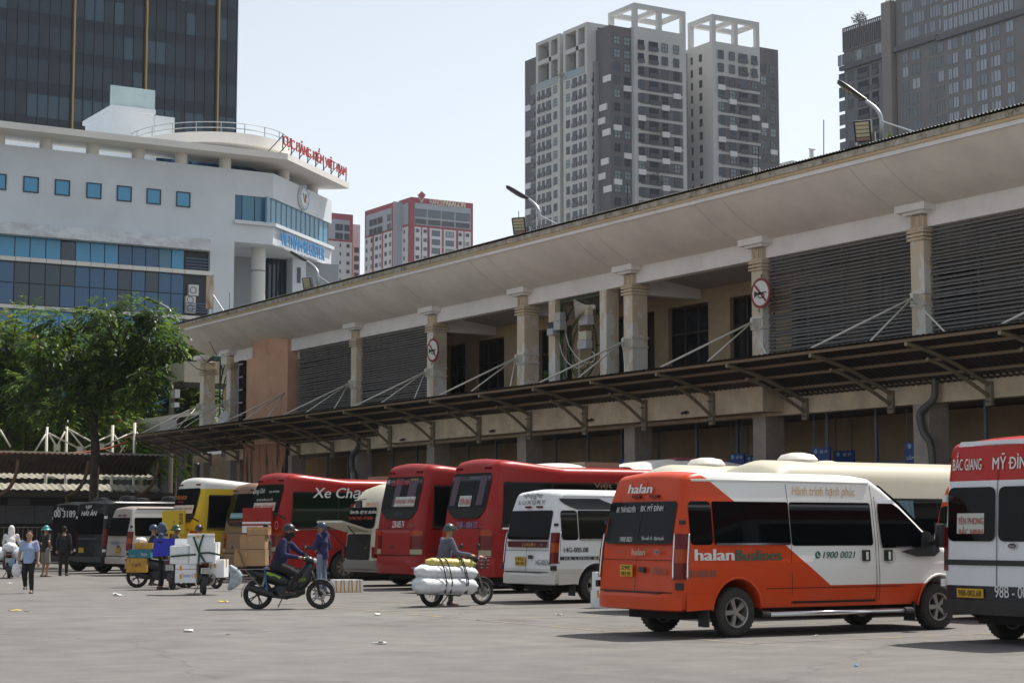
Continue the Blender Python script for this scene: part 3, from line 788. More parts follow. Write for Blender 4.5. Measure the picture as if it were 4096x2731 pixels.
# mobile aerial and lightning rods
b0 = atX(838, 1262, XL)
t = thing('cell_antenna', 'rust-streaked white panel antenna on the roof edge by the office block', 'antenna', b0, world=True)
za = atX(838, 1105, XL).z
m = MB(); m.box(XL - 0.12, XL + 0.1, b0.y - 0.22, b0.y + 0.22, b0.z + 0.35, za); m.build('panel', M('rusty_white', (0.6, 0.55, 0.46), 0.6, var=0.5, scale=2.5, dark=(0.35, 0.17, 0.06), stretch=(2, 2, 0.4)), t)
m = MB(); m.bar((XL + 0.16, b0.y, b0.z - 0.1), (XL + 0.16, b0.y, za + 0.1), 0.07); m.bar((XL + 0.16, b0.y, za - 0.9), (XL + 0.16, b0.y - 2.0, b0.z - 0.3), 0.05); m.build('mast', lampg, t)
for (x, y0_, y1_) in ((3295, 625, 480), (3034, 690, 585), (2510, 830, 730), (1717, 1038, 950), (918, 1245, 1170), (2075, 945, 845)):
    a = atX(x, y0_, XL); b_ = atX(x, y1_, XL)
    m = MB(); m.tube([a, b_], 0.014, 5)
    tag(m.build('lightning_rod', blk), 'thin dark lightning rod on the hall roof edge ' + {3295: 'before the bronze tower', 3034: 'before the second grey tower', 2510: 'before the first grey tower', 1717: 'before the red and white tower', 918: 'before the white office block', 2075: 'rising behind a floodlight'}[x], 'rod', 'lightning rods on the hall roof')
# cctv stubs on the lower beam
for (x, y) in ((1606, 1758), (1965, 1723), (2358, 1680), (2735, 1650)):
    c_ = atX(x, y, XP - 0.12)
    t = thing('beam_light', 'small dark fitting on the face of the projecting beam', 'light', c_, group='small fittings on the projecting beam')
    m = MB(); m.tube([(0.02, -0.12, 0.02), (0.0, 0.1, -0.02)], 0.045, 8); m.build('housing', blk, t, smooth=True)
    m = MB(); m.bar((0.02, -0.12, 0.02), (0.1, -0.12, 0.02), 0.03); m.build('bracket', blk, t)
# drooping cables at the far end of the eaves
for pts in ([(740, 1308), (770, 1390), (815, 1440), (850, 1460)], [(795, 1302), (840, 1370), (868, 1425)], [(712, 1375), (745, 1440), (790, 1475), (825, 1483)]):
    P = [atX(x, y, XF - 1.2) for x, y in pts]; Q = []
    for i in range(len(P) - 1):
        for q in range(4): Q.append(P[i].lerp(P[i + 1], q / 4))
    Q.append(P[-1])
    m = MB(); m.tube(Q, 0.02, 5); tag(m.build('hanging_cable', blk), 'black cable drooping below the far eaves end', 'cable', 'cables drooping at the far eaves')
# ================================================================== buildings behind the yard (all square to the hall)
def by(mb, x0, x1, yt, yb, Y, d0, d1, mi=0):
    """box on a face of constant Y: columns x0..x1, rows yt..yb read at x0; stands out of the wall from d0 to d1"""
    ym = (yt + yb) / 2
    mb.box(atY(x0, ym, Y).x, atY(x1, ym, Y).x, Y - d1, Y - d0, ZY(x0, yb, Y), ZY(x0, yt, Y), mi)
def bx_(mb, x0, x1, yt, yb, X, d0, d1, mi=0):
    """the same on a face of constant X, rows read at x0"""
    ym = (yt + yb) / 2
    mb.box(X - d1, X - d0, atX(x0, ym, X).y, atX(x1, ym, X).y, ZX(x0, yb, X), ZX(x0, yt, X), mi)
def unit_window(name, frame, glass, nx=2, ny=2, t=0.06, sill=False):
    """one metre square window in the x-z plane, facing -y, to be scaled"""
    m = MB()
    m.box(0, 1, -0.02, 0.0, 0, 1, 1)
    for i in range(nx + 1):
        c_ = i / nx * (1 - t); m.box(c_, c_ + t, -0.06, -0.021, 0, 1, 0)
    for i in range(ny + 1):
        c_ = i / ny * (1 - t); m.box(0.0, 1, -0.058, -0.0215, c_, c_ + t, 0)
    return m.mesh(name, [frame, glass])
def put_y(me, parent, x0, x1, z0, z1, Y, name='window'):
    return inst(name, me, parent, Matrix.Translation((x0, Y, z0)) @ Matrix.Diagonal((x1 - x0, 1, z1 - z0, 1)))
def put_x(me, parent, y0, y1, z0, z1, X, name='window'):
    """on a face of constant X (facing -X): local x runs towards -Y"""
    return inst(name, me, parent, Matrix.Translation((X, y1, z0)) @ Matrix.Rotation(-pi / 2, 4, 'Z') @ Matrix.Diagonal((y1 - y0, 1, z1 - z0, 1)))
# ------------------------------------------------------------------ white office block with the blue glass
YR = 120.0
wht = M('office_white', (0.62, 0.665, 0.705), 0.8, var=0.09, scale=0.25, bump=0.08, world=True, detail=8)
wht2 = M('office_white_soffit', (0.72, 0.70, 0.66), 0.8, var=0.05, scale=0.3, world=True)
bl = glassM('blue_glass_deep', (0.026, 0.10, 0.22), 0.06, 0.6, wob=0.25)
bl2 = glassM('blue_glass_bright', (0.075, 0.31, 0.53), 0.10, 0.5, wob=0.15)
bl3 = glassM('blue_glass_blind', (0.085, 0.22, 0.33), 0.25, 0.5)
bl4 = glassM('dark_blue_glass', (0.012, 0.035, 0.06), 0.06, 0.7, wob=0.4)
mull = M('dark_mullion', (0.03, 0.035, 0.045), 0.5)
off = thing('office_block', 'white office block with blue glass bands and red rooftop lettering', 'building', (30, YR + 10, 0), world=True)
XC = XY(1076, YR)
dC = Vector((sin(RAD(47)), cos(RAD(47)), 0)); nC = Vector((dC.y, -dC.x, 0))
C0 = Vector((XC, YR, 0))
def atC(x, y, d=0.0):
    v = ray(x, y); o = C0 + nC * d
    k = (o.x * nC.x + o.y * nC.y) / (v.x * nC.x + v.y * nC.y)
    p = v * k; p.z += CH; return p
def uC(x, y=900): return (atC(x, y) - C0).dot(dC)
def bc(mb, u0, u1, z0, z1, d0, d1, mi=0):
    P = [C0 + dC * u0 + nC * d0, C0 + dC * u1 + nC * d0, C0 + dC * u1 + nC * d1, C0 + dC * u0 + nC * d1]
    mb.prism([(p.x, p.y, z0) for p in P], (0, 0, z1 - z0), mi)
XL_ = -45.0  # block stretched left out of view, added length darkens reflections in the vehicles
zt_ = ZY(500, 630, YR); LC = uC(1326)
zbot = ZY(1076, 880, YR)                 # sill of the upper ribbon at the corner
zsp = ZY(1076, 978, YR)                  # underside of the overhanging storey
back = YR + 24
endC = C0 + dC * LC
# upper mass: plan polygon
def mass(name, z0, z1, ins=0.0, mat=wht):
    P = [(XL_, YR + ins), (XC, YR + ins), (endC.x - ins * .3, endC.y + ins), (endC.x - ins * .3, back), (XL_, back)]
    m = MB(); m.prism([(x, y, z0) for x, y in P], (0, 0, z1 - z0)); return m.build(name, mat, off)
zr0, zr1 = ZY(920, 878, YR), ZY(920, 776, YR)       # upper ribbon window
mass('upper_wall', zr1, zt_); mass('ribbon_back', zr0, zr1, 0.35, mull); mass('sill_storey', zsp, zr0)
XA = XY(920, YR)
m = MB(); m.box(XL_, XA, YR + 0.002, YR + 2, zr0 - 0.01, zr1 + 0.01); m.build('wall_infill', wht, off)
# lower mass: wall to the recess, glass bands to the left
XW0, XW1 = XY(822, YR), XY(920, YR)
m = MB(); m.box(XW0, XW1, YR, back, 0, zsp); m.build('lower_wall', wht, off)
m = MB(); m.box(XL_, XW0, YR + 0.5, back, 0, ZY(0, 937, YR)); m.build('band_back', mull, off)
m = MB(); m.box(XL_, XW0 - 0.003, YR + 0.003, YR + 6, ZY(0, 937, YR), zsp + 0.02); m.build('wall_above_bands', wht, off)
stain = M('stained_white', (0.62, 0.66, 0.70), 0.85, var=0.3, scale=0.8, world=True, stretch=(1.2, 1, 2.5), dark=(0.47, 0.49, 0.51), detail=10)
m = MB(); m.box(XL_, XY(824, YR - .5), YR - 0.5, YR - 0.003, ZY(0, 937, YR), ZY(0, 889, YR)); m.build('projecting_ledge', stain, off)
# recess under the overhang
m = MB(); m.box(XW1, endC.x, YR + 6.5, YR + 6.8, 0, zsp); m.build('recess_wall', M('recess_grey', (0.30, 0.33, 0.35), 0.8), off)  # white wall painted darker grey, shade of the overhang put into the colour
m = MB(); m.box(XY(1058, YR + 6), XY(1156, YR + 6), YR + 6.2, YR + 6.49, 0, zsp); m.build('recess_glass', bl4, off)
for x in (1033, 1236):
    p = atC(x, 1050, -1.6)
    m = MB(); m.lathe([(0.52, 0), (0.52, zsp)], (p.x, p.y, 0), (0, 0, 1), 28, caps=False)
    c_ = m.build('round_column', M('pale_panel', (0.6, 0.6, 0.58), 0.6), off, smooth=True)
    for q in range(6):
        m = MB(); m.lathe([(0.528, 0), (0.528, 0.06)], (p.x, p.y, 8 + q * 3.0), (0, 0, 1), 28, caps=False); m.build('panel_joint', mull, c_, smooth=True)
for i in range(6):
    x_ = XY(1060 + i * 18, YR + 6); m = MB(); m.box(x_, x_ + 0.07, YR + 6.08, YR + 6.19, 0, zsp); m.build('recess_mullion', mull, off)
m = MB(); m.box(XY(1158, YR + 5), XY(1212, YR + 5), YR + 5.0, YR + 6.4, 0, zsp); o = m.build('recess_pier', wht, off)
m = MB(); m.box(XY(1176, YR + 5), XY(1190, YR + 5), YR + 4.95, YR + 4.99, ZY(1176, 1130, YR + 5), ZY(1176, 1068, YR + 5)); m.build('slit_window', bl4, o)
# panes of the lower bands
xs = [XY(x, YR, 1000) for x in [c_ / 1.68 for c_ in (0, 105, 208, 314, 415, 515, 614, 711, 803, 896, 987, 1076, 1160, 1245)]]
wS = xs[1] - xs[0]
xs = [xs[0] - wS * k for k in (4, 3, 2, 1)] + xs
zz = [ZY(0, y, YR) for y in (937, 1020, 1041, 1124, 1211, 1231, 1330, 1420, 1520, 1620)]
rows = [(zz[1], zz[0], 0), (zz[3], zz[2], 1), (zz[4], zz[3], 1), (zz[6], zz[5], 2), (zz[7], zz[6], 1), (zz[8], zz[7], 1), (zz[9], zz[8], 2)]
pm = {}
for k, g_ in (('d', bl), ('b', bl2), ('s', bl3), ('k', bl4)):
    q = MB(); q.box(0, 1, 0, 0.05, 0, 1); pm[k] = q.mesh('pane', g_)
band = MB(); band.box(XL_, XW0, YR + 0.3, YR + 0.45, 5, zz[0]); band = band.build('glass_band', mull, off)
rnd = random.Random(3)
for (z0, z1, kind) in rows:
    for i in range(len(xs) - 1):
        if kind == 0: k = 'b' if rnd.random() < .55 else rnd.choice('sdk')
        elif kind == 2: k = 'b' if rnd.random() < .8 else 's'
        else: k = 'k' if (4 < i < 9 or 11 < i < 15) and rnd.random() < .7 else 'd'
        inst('pane', pm[k], band, Matrix.Translation((xs[i] + 0.03, YR + 0.2 + rnd.uniform(-.02, .02), z0 + 0.03)) @ Matrix.Diagonal((xs[i + 1] - xs[i] - 0.06, 1, z1 - z0 - 0.06, 1)))
for (a, b_) in ((1038, 1021), (1229, 1214)):
    for i in range(len(xs) - 1):
        m = MB(); m.box(xs[i] + 0.015, xs[i + 1] - 0.015, YR - 0.02, YR + 0.3, ZY(0, a, YR), ZY(0, b_, YR)); m.build('spandrel_strip', wht2, band)
    m = MB(); m.box(xs[-1], XW0 + 0.25, YR - 0.05, YR + 0.3, ZY(0, a, YR), ZY(0, b_, YR)); m.build('balcony_slab', wht2, off)
# balconies with air conditioners
acm = M('ac_white', (0.62, 0.62, 0.6), 0.5)
for k, (x, yt, yb) in enumerate(((757, 1140, 1180), (745, 1185, 1212), (745, 1213, 1250))):
    p0 = atY(x, yb, YR - 0.05); p1 = atY(x + 40, yt, YR - 0.05)
    t = thing('air_conditioner', ['white air conditioner unit topmost on the office balcony', 'white air conditioner unit in the middle of the office balcony stack', 'white air conditioner unit lowest on the office balcony'][k], 'air conditioner', (p0.x, YR, p0.z), world=True, group='air conditioners on the office balcony')
    m = MB(); m.box(p0.x, p1.x, YR + 0.02, YR + 0.28, p0.z, p1.z); m.build('casing', acm, t)
    m = MB(); m.lathe([(0.24, 0), (0.24, 0.02), (0.2, 0.02), (0.2, 0.0)], ((p0.x + p1.x) / 2 - 0.05, YR + 0.015, (p0.z + p1.z) / 2), (0, -1, 0), 20, caps=False); m.build('fan_ring', mull, t)
rl = MB()
for (yt, yb) in ((1033, 1070), (1212, 1245)):
    for q in range(4):
        z = ZY(745, yb - q * (yb - yt) / 3, YR); rl.bar((xs[-1] + 0.05, YR - 0.1, z), (XW0 - 0.1, YR - 0.1, z), 0.05)
rl.build('balcony_rail', M('rail_blue', (0.1, 0.16, 0.28), 0.5), off)
# small square windows
sqm = unit_window('window', mull, bl2, 1, 1, 0.07)
z0, z1 = ZY(92, 768, YR), ZY(92, 704, YR)
for (a, b_) in ((-85, 42), (155, 260), (368, 470), (580, 682), (785, 885), (985, 1082), (1185, 1280)):
    m = MB(); x0, x1 = XY(a / 1.68, YR, 740), XY(b_ / 1.68, YR, 740)
    if a < 0: x0 = x1 - 1.15
    put_y(sqm, off, x0, x1, z0, z1, YR - 0.005)
# ribbon panes
for i, (a, b_) in enumerate(((1545, 1629), (1629, 1715), (1715, 1800))):
    m = MB(); m.box(XY(a / 1.68, YR, 830) + 0.03, XY(b_ / 1.68, YR, 830) - 0.03, YR + 0.1, YR + 0.16, zr0, zr1); m.build('pane', [bl, bl3, bl3][i], off)
edges = [1804, 1833, 1867, 1902, 1937, 1970, 2003, 2035, 2065, 2095, 2125, 2155, 2185, 2216]
for a, b_ in zip(edges[:-1], edges[1:]):
    m = MB(); bc(m, uC(a / 1.68) + 0.08, uC(b_ / 1.68) - 0.08, zr0, zr1, -0.30, -0.16); m.build('pane', bl3, off)
m = MB(); bc(m, 0, LC, zr0 - 0.25, zr0, 0.0, 0.25); m.box(XA - 0.1, XC, YR - 0.25, YR - 0.002, zr0 - 0.25, zr0); m.build('window_sill', wht, off)
# pergola slab on round stub columns
zs0, zs1 = ZY(500, 566, YR - 1.5), ZY(500, 540, YR - 1.5)
tipC = atC(1392, 735, 1.5); ue = (tipC - C0).dot(dC)
P = [(XL_, YR - 1.5), (XC + 0.4, YR - 1.5)] + [tuple((C0 + dC * ue + nC * 1.6)[:2]), tuple((C0 + dC * (ue - 0.2) - nC * 2.6)[:2])] + [(XC - 0.6, YR + 2.6), (XL_, YR + 2.6)]
m = MB(); m.prism([(x, y, zs0) for x, y in P], (0, 0, zs1 - zs0)); m.build('roof_slab', wht2, off)
for c_ in (-300, -10, 310, 623, 930, 1220, 1515):
    x = XY(c_ / 1.68, YR + 0.5, 600); m = MB(); m.lathe([(0.43, 0), (0.43, zs0 - zt_)], (x, YR + 0.55, zt_), (0, 0, 1), 18, caps=False); m.build('stub_column', wht2, off, smooth=True)
for c_ in (1905, 2100):
    p = atC(c_ / 1.68, 690, -0.6); m = MB(); m.lathe([(0.43, 0), (0.43, zs0 - zt_)], (p.x, p.y, zt_), (0, 0, 1), 18, caps=False); m.build('stub_column', wht2, off, smooth=True)
# penthouse behind the slab: wall, glass drum with curved rim and rail
m = MB(); m.box(XL_, XY(575, YR + 6), YR + 5, back, zt_ - 0.2, zs1 + 0.4); m.build('penthouse_wall', wht, off)
cx_, cyy = XY(815, YR + 8), YR + 8.5
def ell(rx, ry, n=40): return [(cx_ + rx * cos(2 * pi * k / n), cyy + ry * sin(2 * pi * k / n)) for k in range(n)]
zd = ZY(850, 522, YR + 1.5)
m = MB(); m.prism([(x, y, zt_ - 0.2) for x, y in ell(5.2, 5.4)], (0, 0, zd - zt_ - 0.2)); m.build('glass_drum', bl, off, smooth=30)
for k in range(40):
    x, y = ell(5.23, 5.43)[k]
    if y < cyy: m = MB(); m.box(x - 0.05, x + 0.05, y - 0.05, y + 0.05, zt_ - 0.2, zd - 0.5); m.build('drum_mullion', mull, off)
zd = ZY(850, 522, YR + 1.5)
m = MB(); m.prism([(x, y, zd - 0.75) for x, y in ell(6.0, 7.2, 64)], (0, 0, 0.75)); m.build('drum_rim', wht2, off, smooth=30)
m = MB()
for hz in (0.35, 0.75): m.tube([(x, y, zd + hz) for x, y in ell(5.8, 7.0, 64)], 0.035, 6, closed=True)
for k, (x, y) in enumerate(ell(5.8, 7.0, 64)):
    if k % 3 == 0: m.bar((x, y, zd), (x, y, zd + 0.75), 0.05)
m.build('rim_rail', M('rail_grey', (0.35, 0.37, 0.4), 0.4), off)
# stair towers on the roof
YS = YR + 9
m = MB(); m.box(XY(410, YS), XY(582, YS), YS, YS + 6, zt_, ZY(410, 436, YS)); o = m.build('roof_stair_box', wht, off)
m = MB(); m.box(XY(403, YS), XY(584, YS), YS - 0.3, YS + 6.3, ZY(410, 436, YS), ZY(410, 418, YS)); m.build('roof_stair_cap', wht, o)
m = MB(); m.box(XY(403, YS), XY(584, YS), YS - 0.1, YS + 0.1, ZY(410, 417, YS), ZY(410, 337, YS)); m.build('glass_parapet', M('pale_teal_glass', (0.42, 0.54, 0.56), 0.35, var=0.12, scale=0.6, world=True), o)
m = MB(); m.box(XY(588, YS + 4), XY(668, YS + 4), YS + 4, YS + 9, zt_, ZY(588, 458, YS + 4)); m.build('roof_plant_box', wht, off)
m = MB(); m.tube([atY(724, 500, YS + 3), atY(721, 290, YS + 3)], [0.06, 0.02], 5); tag(m.build('roof_mast', blk), 'thin rust-brown mast on the white office roof', 'mast')
# red rooftop letters, blue name, emblem
red = M('sign_letter_red', (0.42, 0.045, 0.045), 0.45); blue = M('sign_letter_blue', (0.045, 0.24, 0.50), 0.4)
p0 = atC(1131, 592, 1.4); p1 = atC(1384, 705, 1.4)
W_ = (Vector((p1.x, p1.y, 0)) - Vector((p0.x, p0.y, 0))).length
sg = thing('rooftop_lettering', 'red rooftop letters CỤC ĐĂNG KIỂM VIỆT NAM on the white office slab', 'sign', (p0.x, p0.y, zs1), world=True)
hL = atC(1131, 520, 1.4).z - p0.z
text('CỤC ĐĂNG KIỂM VIỆT NAM', (p0.x, p0.y, zs1 + 0.25), dC, (0, 0, 1), W_, hL, red, sg, 'letter', bold=0.01, ext=0.06)
m = MB()
for q in range(9):
    p = Vector((p0.x, p0.y, 0)) + dC * (W_ * q / 8); m.bar((p.x, p.y, zs1), (p.x, p.y, zs1 + 1.2), 0.06); b_ = p - nC * 1.1; m.bar((b_.x, b_.y, zs1), (p.x, p.y, zs1 + 1.1), 0.05)
m.build('letter_frame', blk, sg)
p0 = atC(1121, 975, 0.3); p1 = atC(1296, 1031, 0.3); W_ = (Vector((p1.x, p1.y, 0)) - Vector((p0.x, p0.y, 0))).length
sg = thing('wall_lettering', 'blue letters VIETNAM REGISTER on the bright white face', 'sign', p0, world=True)
text('VIETNAM REGISTER', (p0.x, p0.y, atC(1121, 978, .3).z), dC, (0, 0, 1), W_, atC(1121, 925, .3).z - atC(1121, 978, .3).z, blue, sg, 'letter', bold=0.015, ext=0.06)
ec = atC(1211, 794, 0.05)
er = (atC(1211, 747, .05).z - ec.z)
em = thing('wall_emblem', 'round white and teal emblem with red and navy mark on the office wall', 'emblem', ec, world=True)
m = MB(); m.lathe([(0.001, 0), (er, 0), (er, 0.15), (0.001, 0.15)], ec, nC, 40); m.build('emblem_disc', M('emblem_white', (0.75, 0.77, 0.78), 0.5), em)
m = MB(); m.lathe([(er * 0.90, 0.155), (er * 0.995, 0.155)], ec, nC, 40); m.lathe([(er * 0.66, 0.155), (er * 0.70, 0.155)], ec, nC, 40); m.build('emblem_ring', M('emblem_teal', (0.05, 0.28, 0.36), 0.5), em)
def E_(a, b_, d=0.17): p = ec + dC * (a * er) + Vector((0, 0, b_ * er)) + nC * d; return (p.x, p.y, p.z)
m = MB(); m.add([E_(-0.45, 0.35), E_(-0.2, 0.42), E_(-0.02, -0.15), E_(0.1, 0.1), E_(0.2, -0.02), E_(-0.02, -0.5)], [(0, 1, 2, 5), (2, 3, 4, 5)]); m.build('red_mark', red, em, fix=False)
m = MB(); m.add([E_(0.05, 0.4), E_(0.4, 0.35), E_(0.45, 0.1), E_(0.25, 0.0), E_(0.45, -0.4), E_(0.15, -0.3), E_(0.12, -0.05)], [tuple(range(7))]); m.build('navy_mark', M('emblem_navy', (0.03, 0.06, 0.16), 0.5), em, fix=False)
for k in range(26):
    q = 2 * pi * k / 26
    if k in (0, 13): continue
    ch = ('ĐĂNG KIỂM VIỆT NAM'.replace(' ', '') * 2)[k] if k < 13 else ('VIETNAMREGISTER')[(25 - k) % 14]
    text(ch, Vector(E_(cos(q) * 0.84 - 0.05, sin(q) * 0.84 - 0.07, 0.15)), dC, (0, 0, 1), er * 0.10, er * 0.15, M('emblem_navy', (0.03, 0.06, 0.16), 0.5), em, off=0.01)
# ------------------------------------------------------------------ dark glass tower
YG = 197.0
dk = [glassM('tower_glass_a', (0.014, 0.031, 0.050), 0.06, 0.5), glassM('tower_glass_b', (0.036, 0.074, 0.108), 0.12, 0.5), glassM('tower_glass_c', (0.010, 0.020, 0.033), 0.05, 0.5), glassM('tower_spandrel', (0.010, 0.021, 0.033), 0.15, 0.4)]
gold = M('gold_fin', (0.40, 0.27, 0.12), 0.4, metal=0.4)
tw = thing('glass_tower', 'tall dark curtain-wall tower with gold vertical fins behind the office block', 'tower', (XY(500, YG), YG + 15, 0), world=True)
xr_ = XY(947, YG, 300)
m = MB(); m.box(-30, xr_ - 0.02, YG + 0.1, YG + 35, 0, ZY(0, -500, YG)); m.build('tower_core', mull, tw)  # core widened left out of view, added to darken vehicle reflections
cols_ = [-330, -258, -186, -114, -34, 38, 110, 185, 257, 328, 402, 474, 495, 560, 628, 693, 760, 828, 893, 960, 983, 1045, 1112, 1178, 1245, 1310, 1377, 1446, 1465, 1525, 1590]
cx = [XY(c_ / 1.68, YG, 300) for c_ in cols_]
pmt = []
for g_ in dk:
    q = MB(); q.box(0, 1, 0, 0.06, 0, 1); pmt.append(q.mesh('pane', g_))
zref = ZY(0, 452, YG); per = ZY(0, 311, YG) - zref
mm_ = MB()
for x in cx: mm_.box(x - 0.035, x + 0.035, YG - 0.12, YG - 0.02, zref - per * 2, zref + per * 5.5)
mm_.build('mullion', mull, tw)
rnd = random.Random(11)
for r in range(-2, 6):
    blind = rnd.choice([0.1, 0.6, 0.25, 0.5])
    for i in range(len(cx) - 1):
        if cols_[i] in (474, 960, 1446): continue
        z = zref + r * per
        k = 1 if rnd.random() < blind else rnd.choice([0, 0, 2])
        inst('pane', pmt[k], tw, Matrix.Translation((cx[i] + 0.03, YG - rnd.uniform(0.0, 0.02), z + 0.02)) @ Matrix.Diagonal((cx[i + 1] - cx[i] - 0.06, 1, per * 0.66 - 0.04, 1)))
        inst('spandrel_pane', pmt[3], tw, Matrix.Translation((cx[i] + 0.03, YG, z + per * 0.66)) @ Matrix.Diagonal((cx[i + 1] - cx[i] - 0.06, 1, per * 0.34 - 0.02, 1)))
for a, b_ in ((480, 491), (967, 978), (1451, 1461)):
    m = MB(); m.box(XY(a / 1.68, YG, 300), XY(b_ / 1.68, YG, 300), YG - 0.55, YG + 0.05, zref - per * 2, zref + per * 5.5); m.build('gold_fin', gold, tw)
# ------------------------------------------------------------------ grey apartment towers
lg = M('apartment_light_grey', (0.56, 0.56, 0.545), 0.8, var=0.06, scale=0.1, world=True)
dg = M('apartment_dark_brick', (0.135, 0.13, 0.135), 0.85, var=0.1, scale=0.3, world=True)
mg = M('apartment_mid_grey', (0.25, 0.25, 0.265), 0.8)
sq = M('apartment_white_panel', (0.74, 0.74, 0.74), 0.7)
fr_ = M('apartment_frame', (0.06, 0.065, 0.075), 0.5)
ga1 = glassM('apartment_glass', (0.10, 0.13, 0.155), 0.08, 0.5); ga2 = glassM('apartment_glass_dark', (0.03, 0.04, 0.055), 0.08, 0.5); ga3 = glassM('apartment_glass_pale', (0.26, 0.32, 0.34), 0.1, 0.5)
wv = [unit_window('window', fr_, g_, 2, 2, 0.07) for g_ in (ga1, ga2, ga3, ga1)]
log = MB(); log.box(0, 1, -0.02, 0, 0, 1, 1); log.box(0, 1, -0.3, -0.05, 0, 0.42, 0); lg_me = log.mesh('balcony', [M('balcony_dark', (0.075, 0.08, 0.10), 0.4), ga2])
YA = 353.0
ap = thing('apartment_tower', 'grey apartment tower with stepped wings, open roof frames and white panels', 'building', (255, 365, 0), world=True)
S5 = lambda c_: c_ / 3.136 + 2050
T5 = lambda c_: c_ / 3.136
XD = XY(2449, YA)
ztd = ZY(2449, 102, YA)
m = MB(); m.box(XD, XY(2545, YA), YA, YA + 30, 0, ztd); m.build('dark_wall', dg, ap)
yfar = YX(2101, XD + 3)
m = MB(); m.box(XD + 3, XD + 25, YA + 12, yfar, 0, ztd + 1); m.build('dark_wing', dg, ap)
xw0, xw1 = XY(2538, YA), XY(2750, YA)
m = MB(); m.box(xw0, xw1, YA - 1.2, YA + 28, 0, ZY(2541, T5(350), YA)); m.build('light_wall', lg, ap)
# rows of storeys
zr = ZY(2563, T5(505), YA - 1.2); ST = 3.23
rnd = random.Random(5)
cw = [(1610, 1690), (1750, 1870), (1915, 1995), (2065, 2140)]
acc = {3: [3], 4: [2], 5: [0], 6: [2], 7: [3], 8: [2, 0], 9: [0], 10: [2], 11: [3]}
for r in range(0, 17):
    z1 = zr - r * ST; z0 = z1 - 2.2
    if r >= 2:
        m = MB(); m.box(XY(2562, YA), XY(2733, YA), YA - 1.35, YA - 1.22, z0 - 0.15, z1 + 0.15); m.build('dark_panel', dg, ap)
    for k, (a, b_) in enumerate(cw):
        x0, x1 = XY(S5(a), YA - 1.2), XY(S5(b_), YA - 1.2)
        if k == 1 or (r < 2 and k == 0): put_y(lg_me, ap, x0, x1, z0 - 0.1, z1, YA - 1.37, 'balcony')
        else: put_y(rnd.choice(wv), ap, x0, x1, z0 + 0.1, z1, YA - 1.38)
        if k in acc.get(r, []) :
            m = MB(); m.box(x0 - 0.15, x1 + 0.15, YA - 1.75, YA - 1.4, z0 - 1.25, z0 + 0.05); m.build('white_panel', sq, ap)
    for k, (a, b_) in enumerate(((1302, 1385), (1432, 1512))):
        x0, x1 = XY(S5(a), YA), XY(S5(b_), YA)
        put_y(wv[2] if r < 2 else rnd.choice(wv), ap, x0, x1, z0 + 0.1 + 0.5, z1 + 0.5, YA - 0.01)
        if (r, k) in ((3, 1), (6, 0), (8, 1), (10, 0), (12, 1)):
            m = MB(); m.box(x0 - 0.15, x1 + 0.15, YA - 0.4, YA - 0.02, z0 - 0.8, z0 + 0.55); m.build('white_panel', sq, ap)
# left wings (faces towards -X)
wings = [(XD - 2.6, 2146, 2244, 84.5, 135, [(2154, 2164), (2170, 2182), (2188, 2208)], [(2218, 2233)]), (XD - 2.6, 2258, 2356, 84.5, 84.5, [(2295, 2315), (2322, 2334), (2341, 2353)], [(2270, 2285)])]
ztw = ZX(2356, 84.5, XD - 2.6)
zr2 = ZX(2295, T5(985), XD - 2.6)
for (X, xa, xb, _, _, cb_, cw_) in wings:
    ya_, yb_ = YX(xb, X), YX(xa, X)
    zg_ = zr2 + 1.0
    m = MB(); m.box(X, X + 12, ya_, yb_, 0, zg_); m.build('light_wing', lg, ap)
    m = MB(); m.box(X + 3.2, X + 12, ya_ + 0.5, yb_ - 0.5, zg_, ztw - 1.2); m.build('penthouse_back', mg, ap)
    m = MB()
    for (y, d) in ((ya_, 2.8), (ya_ + (yb_ - ya_) * 0.36, 1.0), (yb_ - 1.0, 1.0)): m.box(X, X + 3.0, y, y + min(d, 1.0), zg_ + 0.003, ztw - 0.9)
    m.box(X, X + 12, ya_, yb_, ztw - 0.9, ztw); m.box(X, X + 1.0, ya_ + 1.003, yb_ - 1.003, ztw - 6.0, ztw - 4.9)
    m.build('roof_frame', lg, ap)
    m = MB(); m.box(X - 0.1, X - 0.02, ya_ + 1.0, yb_ - 0.3, zg_ - 0.6, zg_ + 1.1); m.build('glass_rail', ga3, ap)
    for r in range(0, 16):
        z1 = zr2 - r * ST; z0 = z1 - 2.3
        for (a, b_) in cb_: put_x(lg_me, ap, YX(b_, X), YX(a, X), z0, z1, X - 0.01, 'balcony')
        for (a, b_) in cw_: put_x(rnd.choice(wv), ap, YX(b_, X), YX(a, X), z0 + 0.3, z1 - 0.1, X - 0.01)
    Xk = X + 1.6
    ka, kb_ = (2361, 2384) if xa > 2200 else (2124, 2143)
    m = MB(); m.box(Xk, Xk + 8, YX(kb_ + 6, Xk), YX(ka, Xk), 0, zg_ + 2); m.build('balcony_stack', mg, ap)
    for r in range(0, 16):
        z1 = zr2 + 0.4 - r * ST; put_x(lg_me, ap, YX(kb_, Xk), YX(ka, Xk), z1 - 2.4, z1, Xk - 0.02, 'balcony')
for (x, y) in ((2440, 312), (2424, 428), (2417, 483), (2437, 528), (2430, 645), (2417, 705), (2440, 755), (2108, 436), (2116, 537), (2110, 643), (2116, 745), (2110, 850)):
    X = XD if x > 2300 else XD + 3
    if x < 2300: ya_, yb_ = yfar - 3.5, yfar - 0.5; p = ZX(x, y, X)
    else: c_ = YX(x, X); ya_, yb_ = c_ - 1.5, c_ + 1.5; p = ZX(x, y, X)
    m = MB(); m.box(X - 0.35, X - 0.01, ya_, yb_, p - 0.75, p + 0.75); m.build('white_panel', sq, ap)
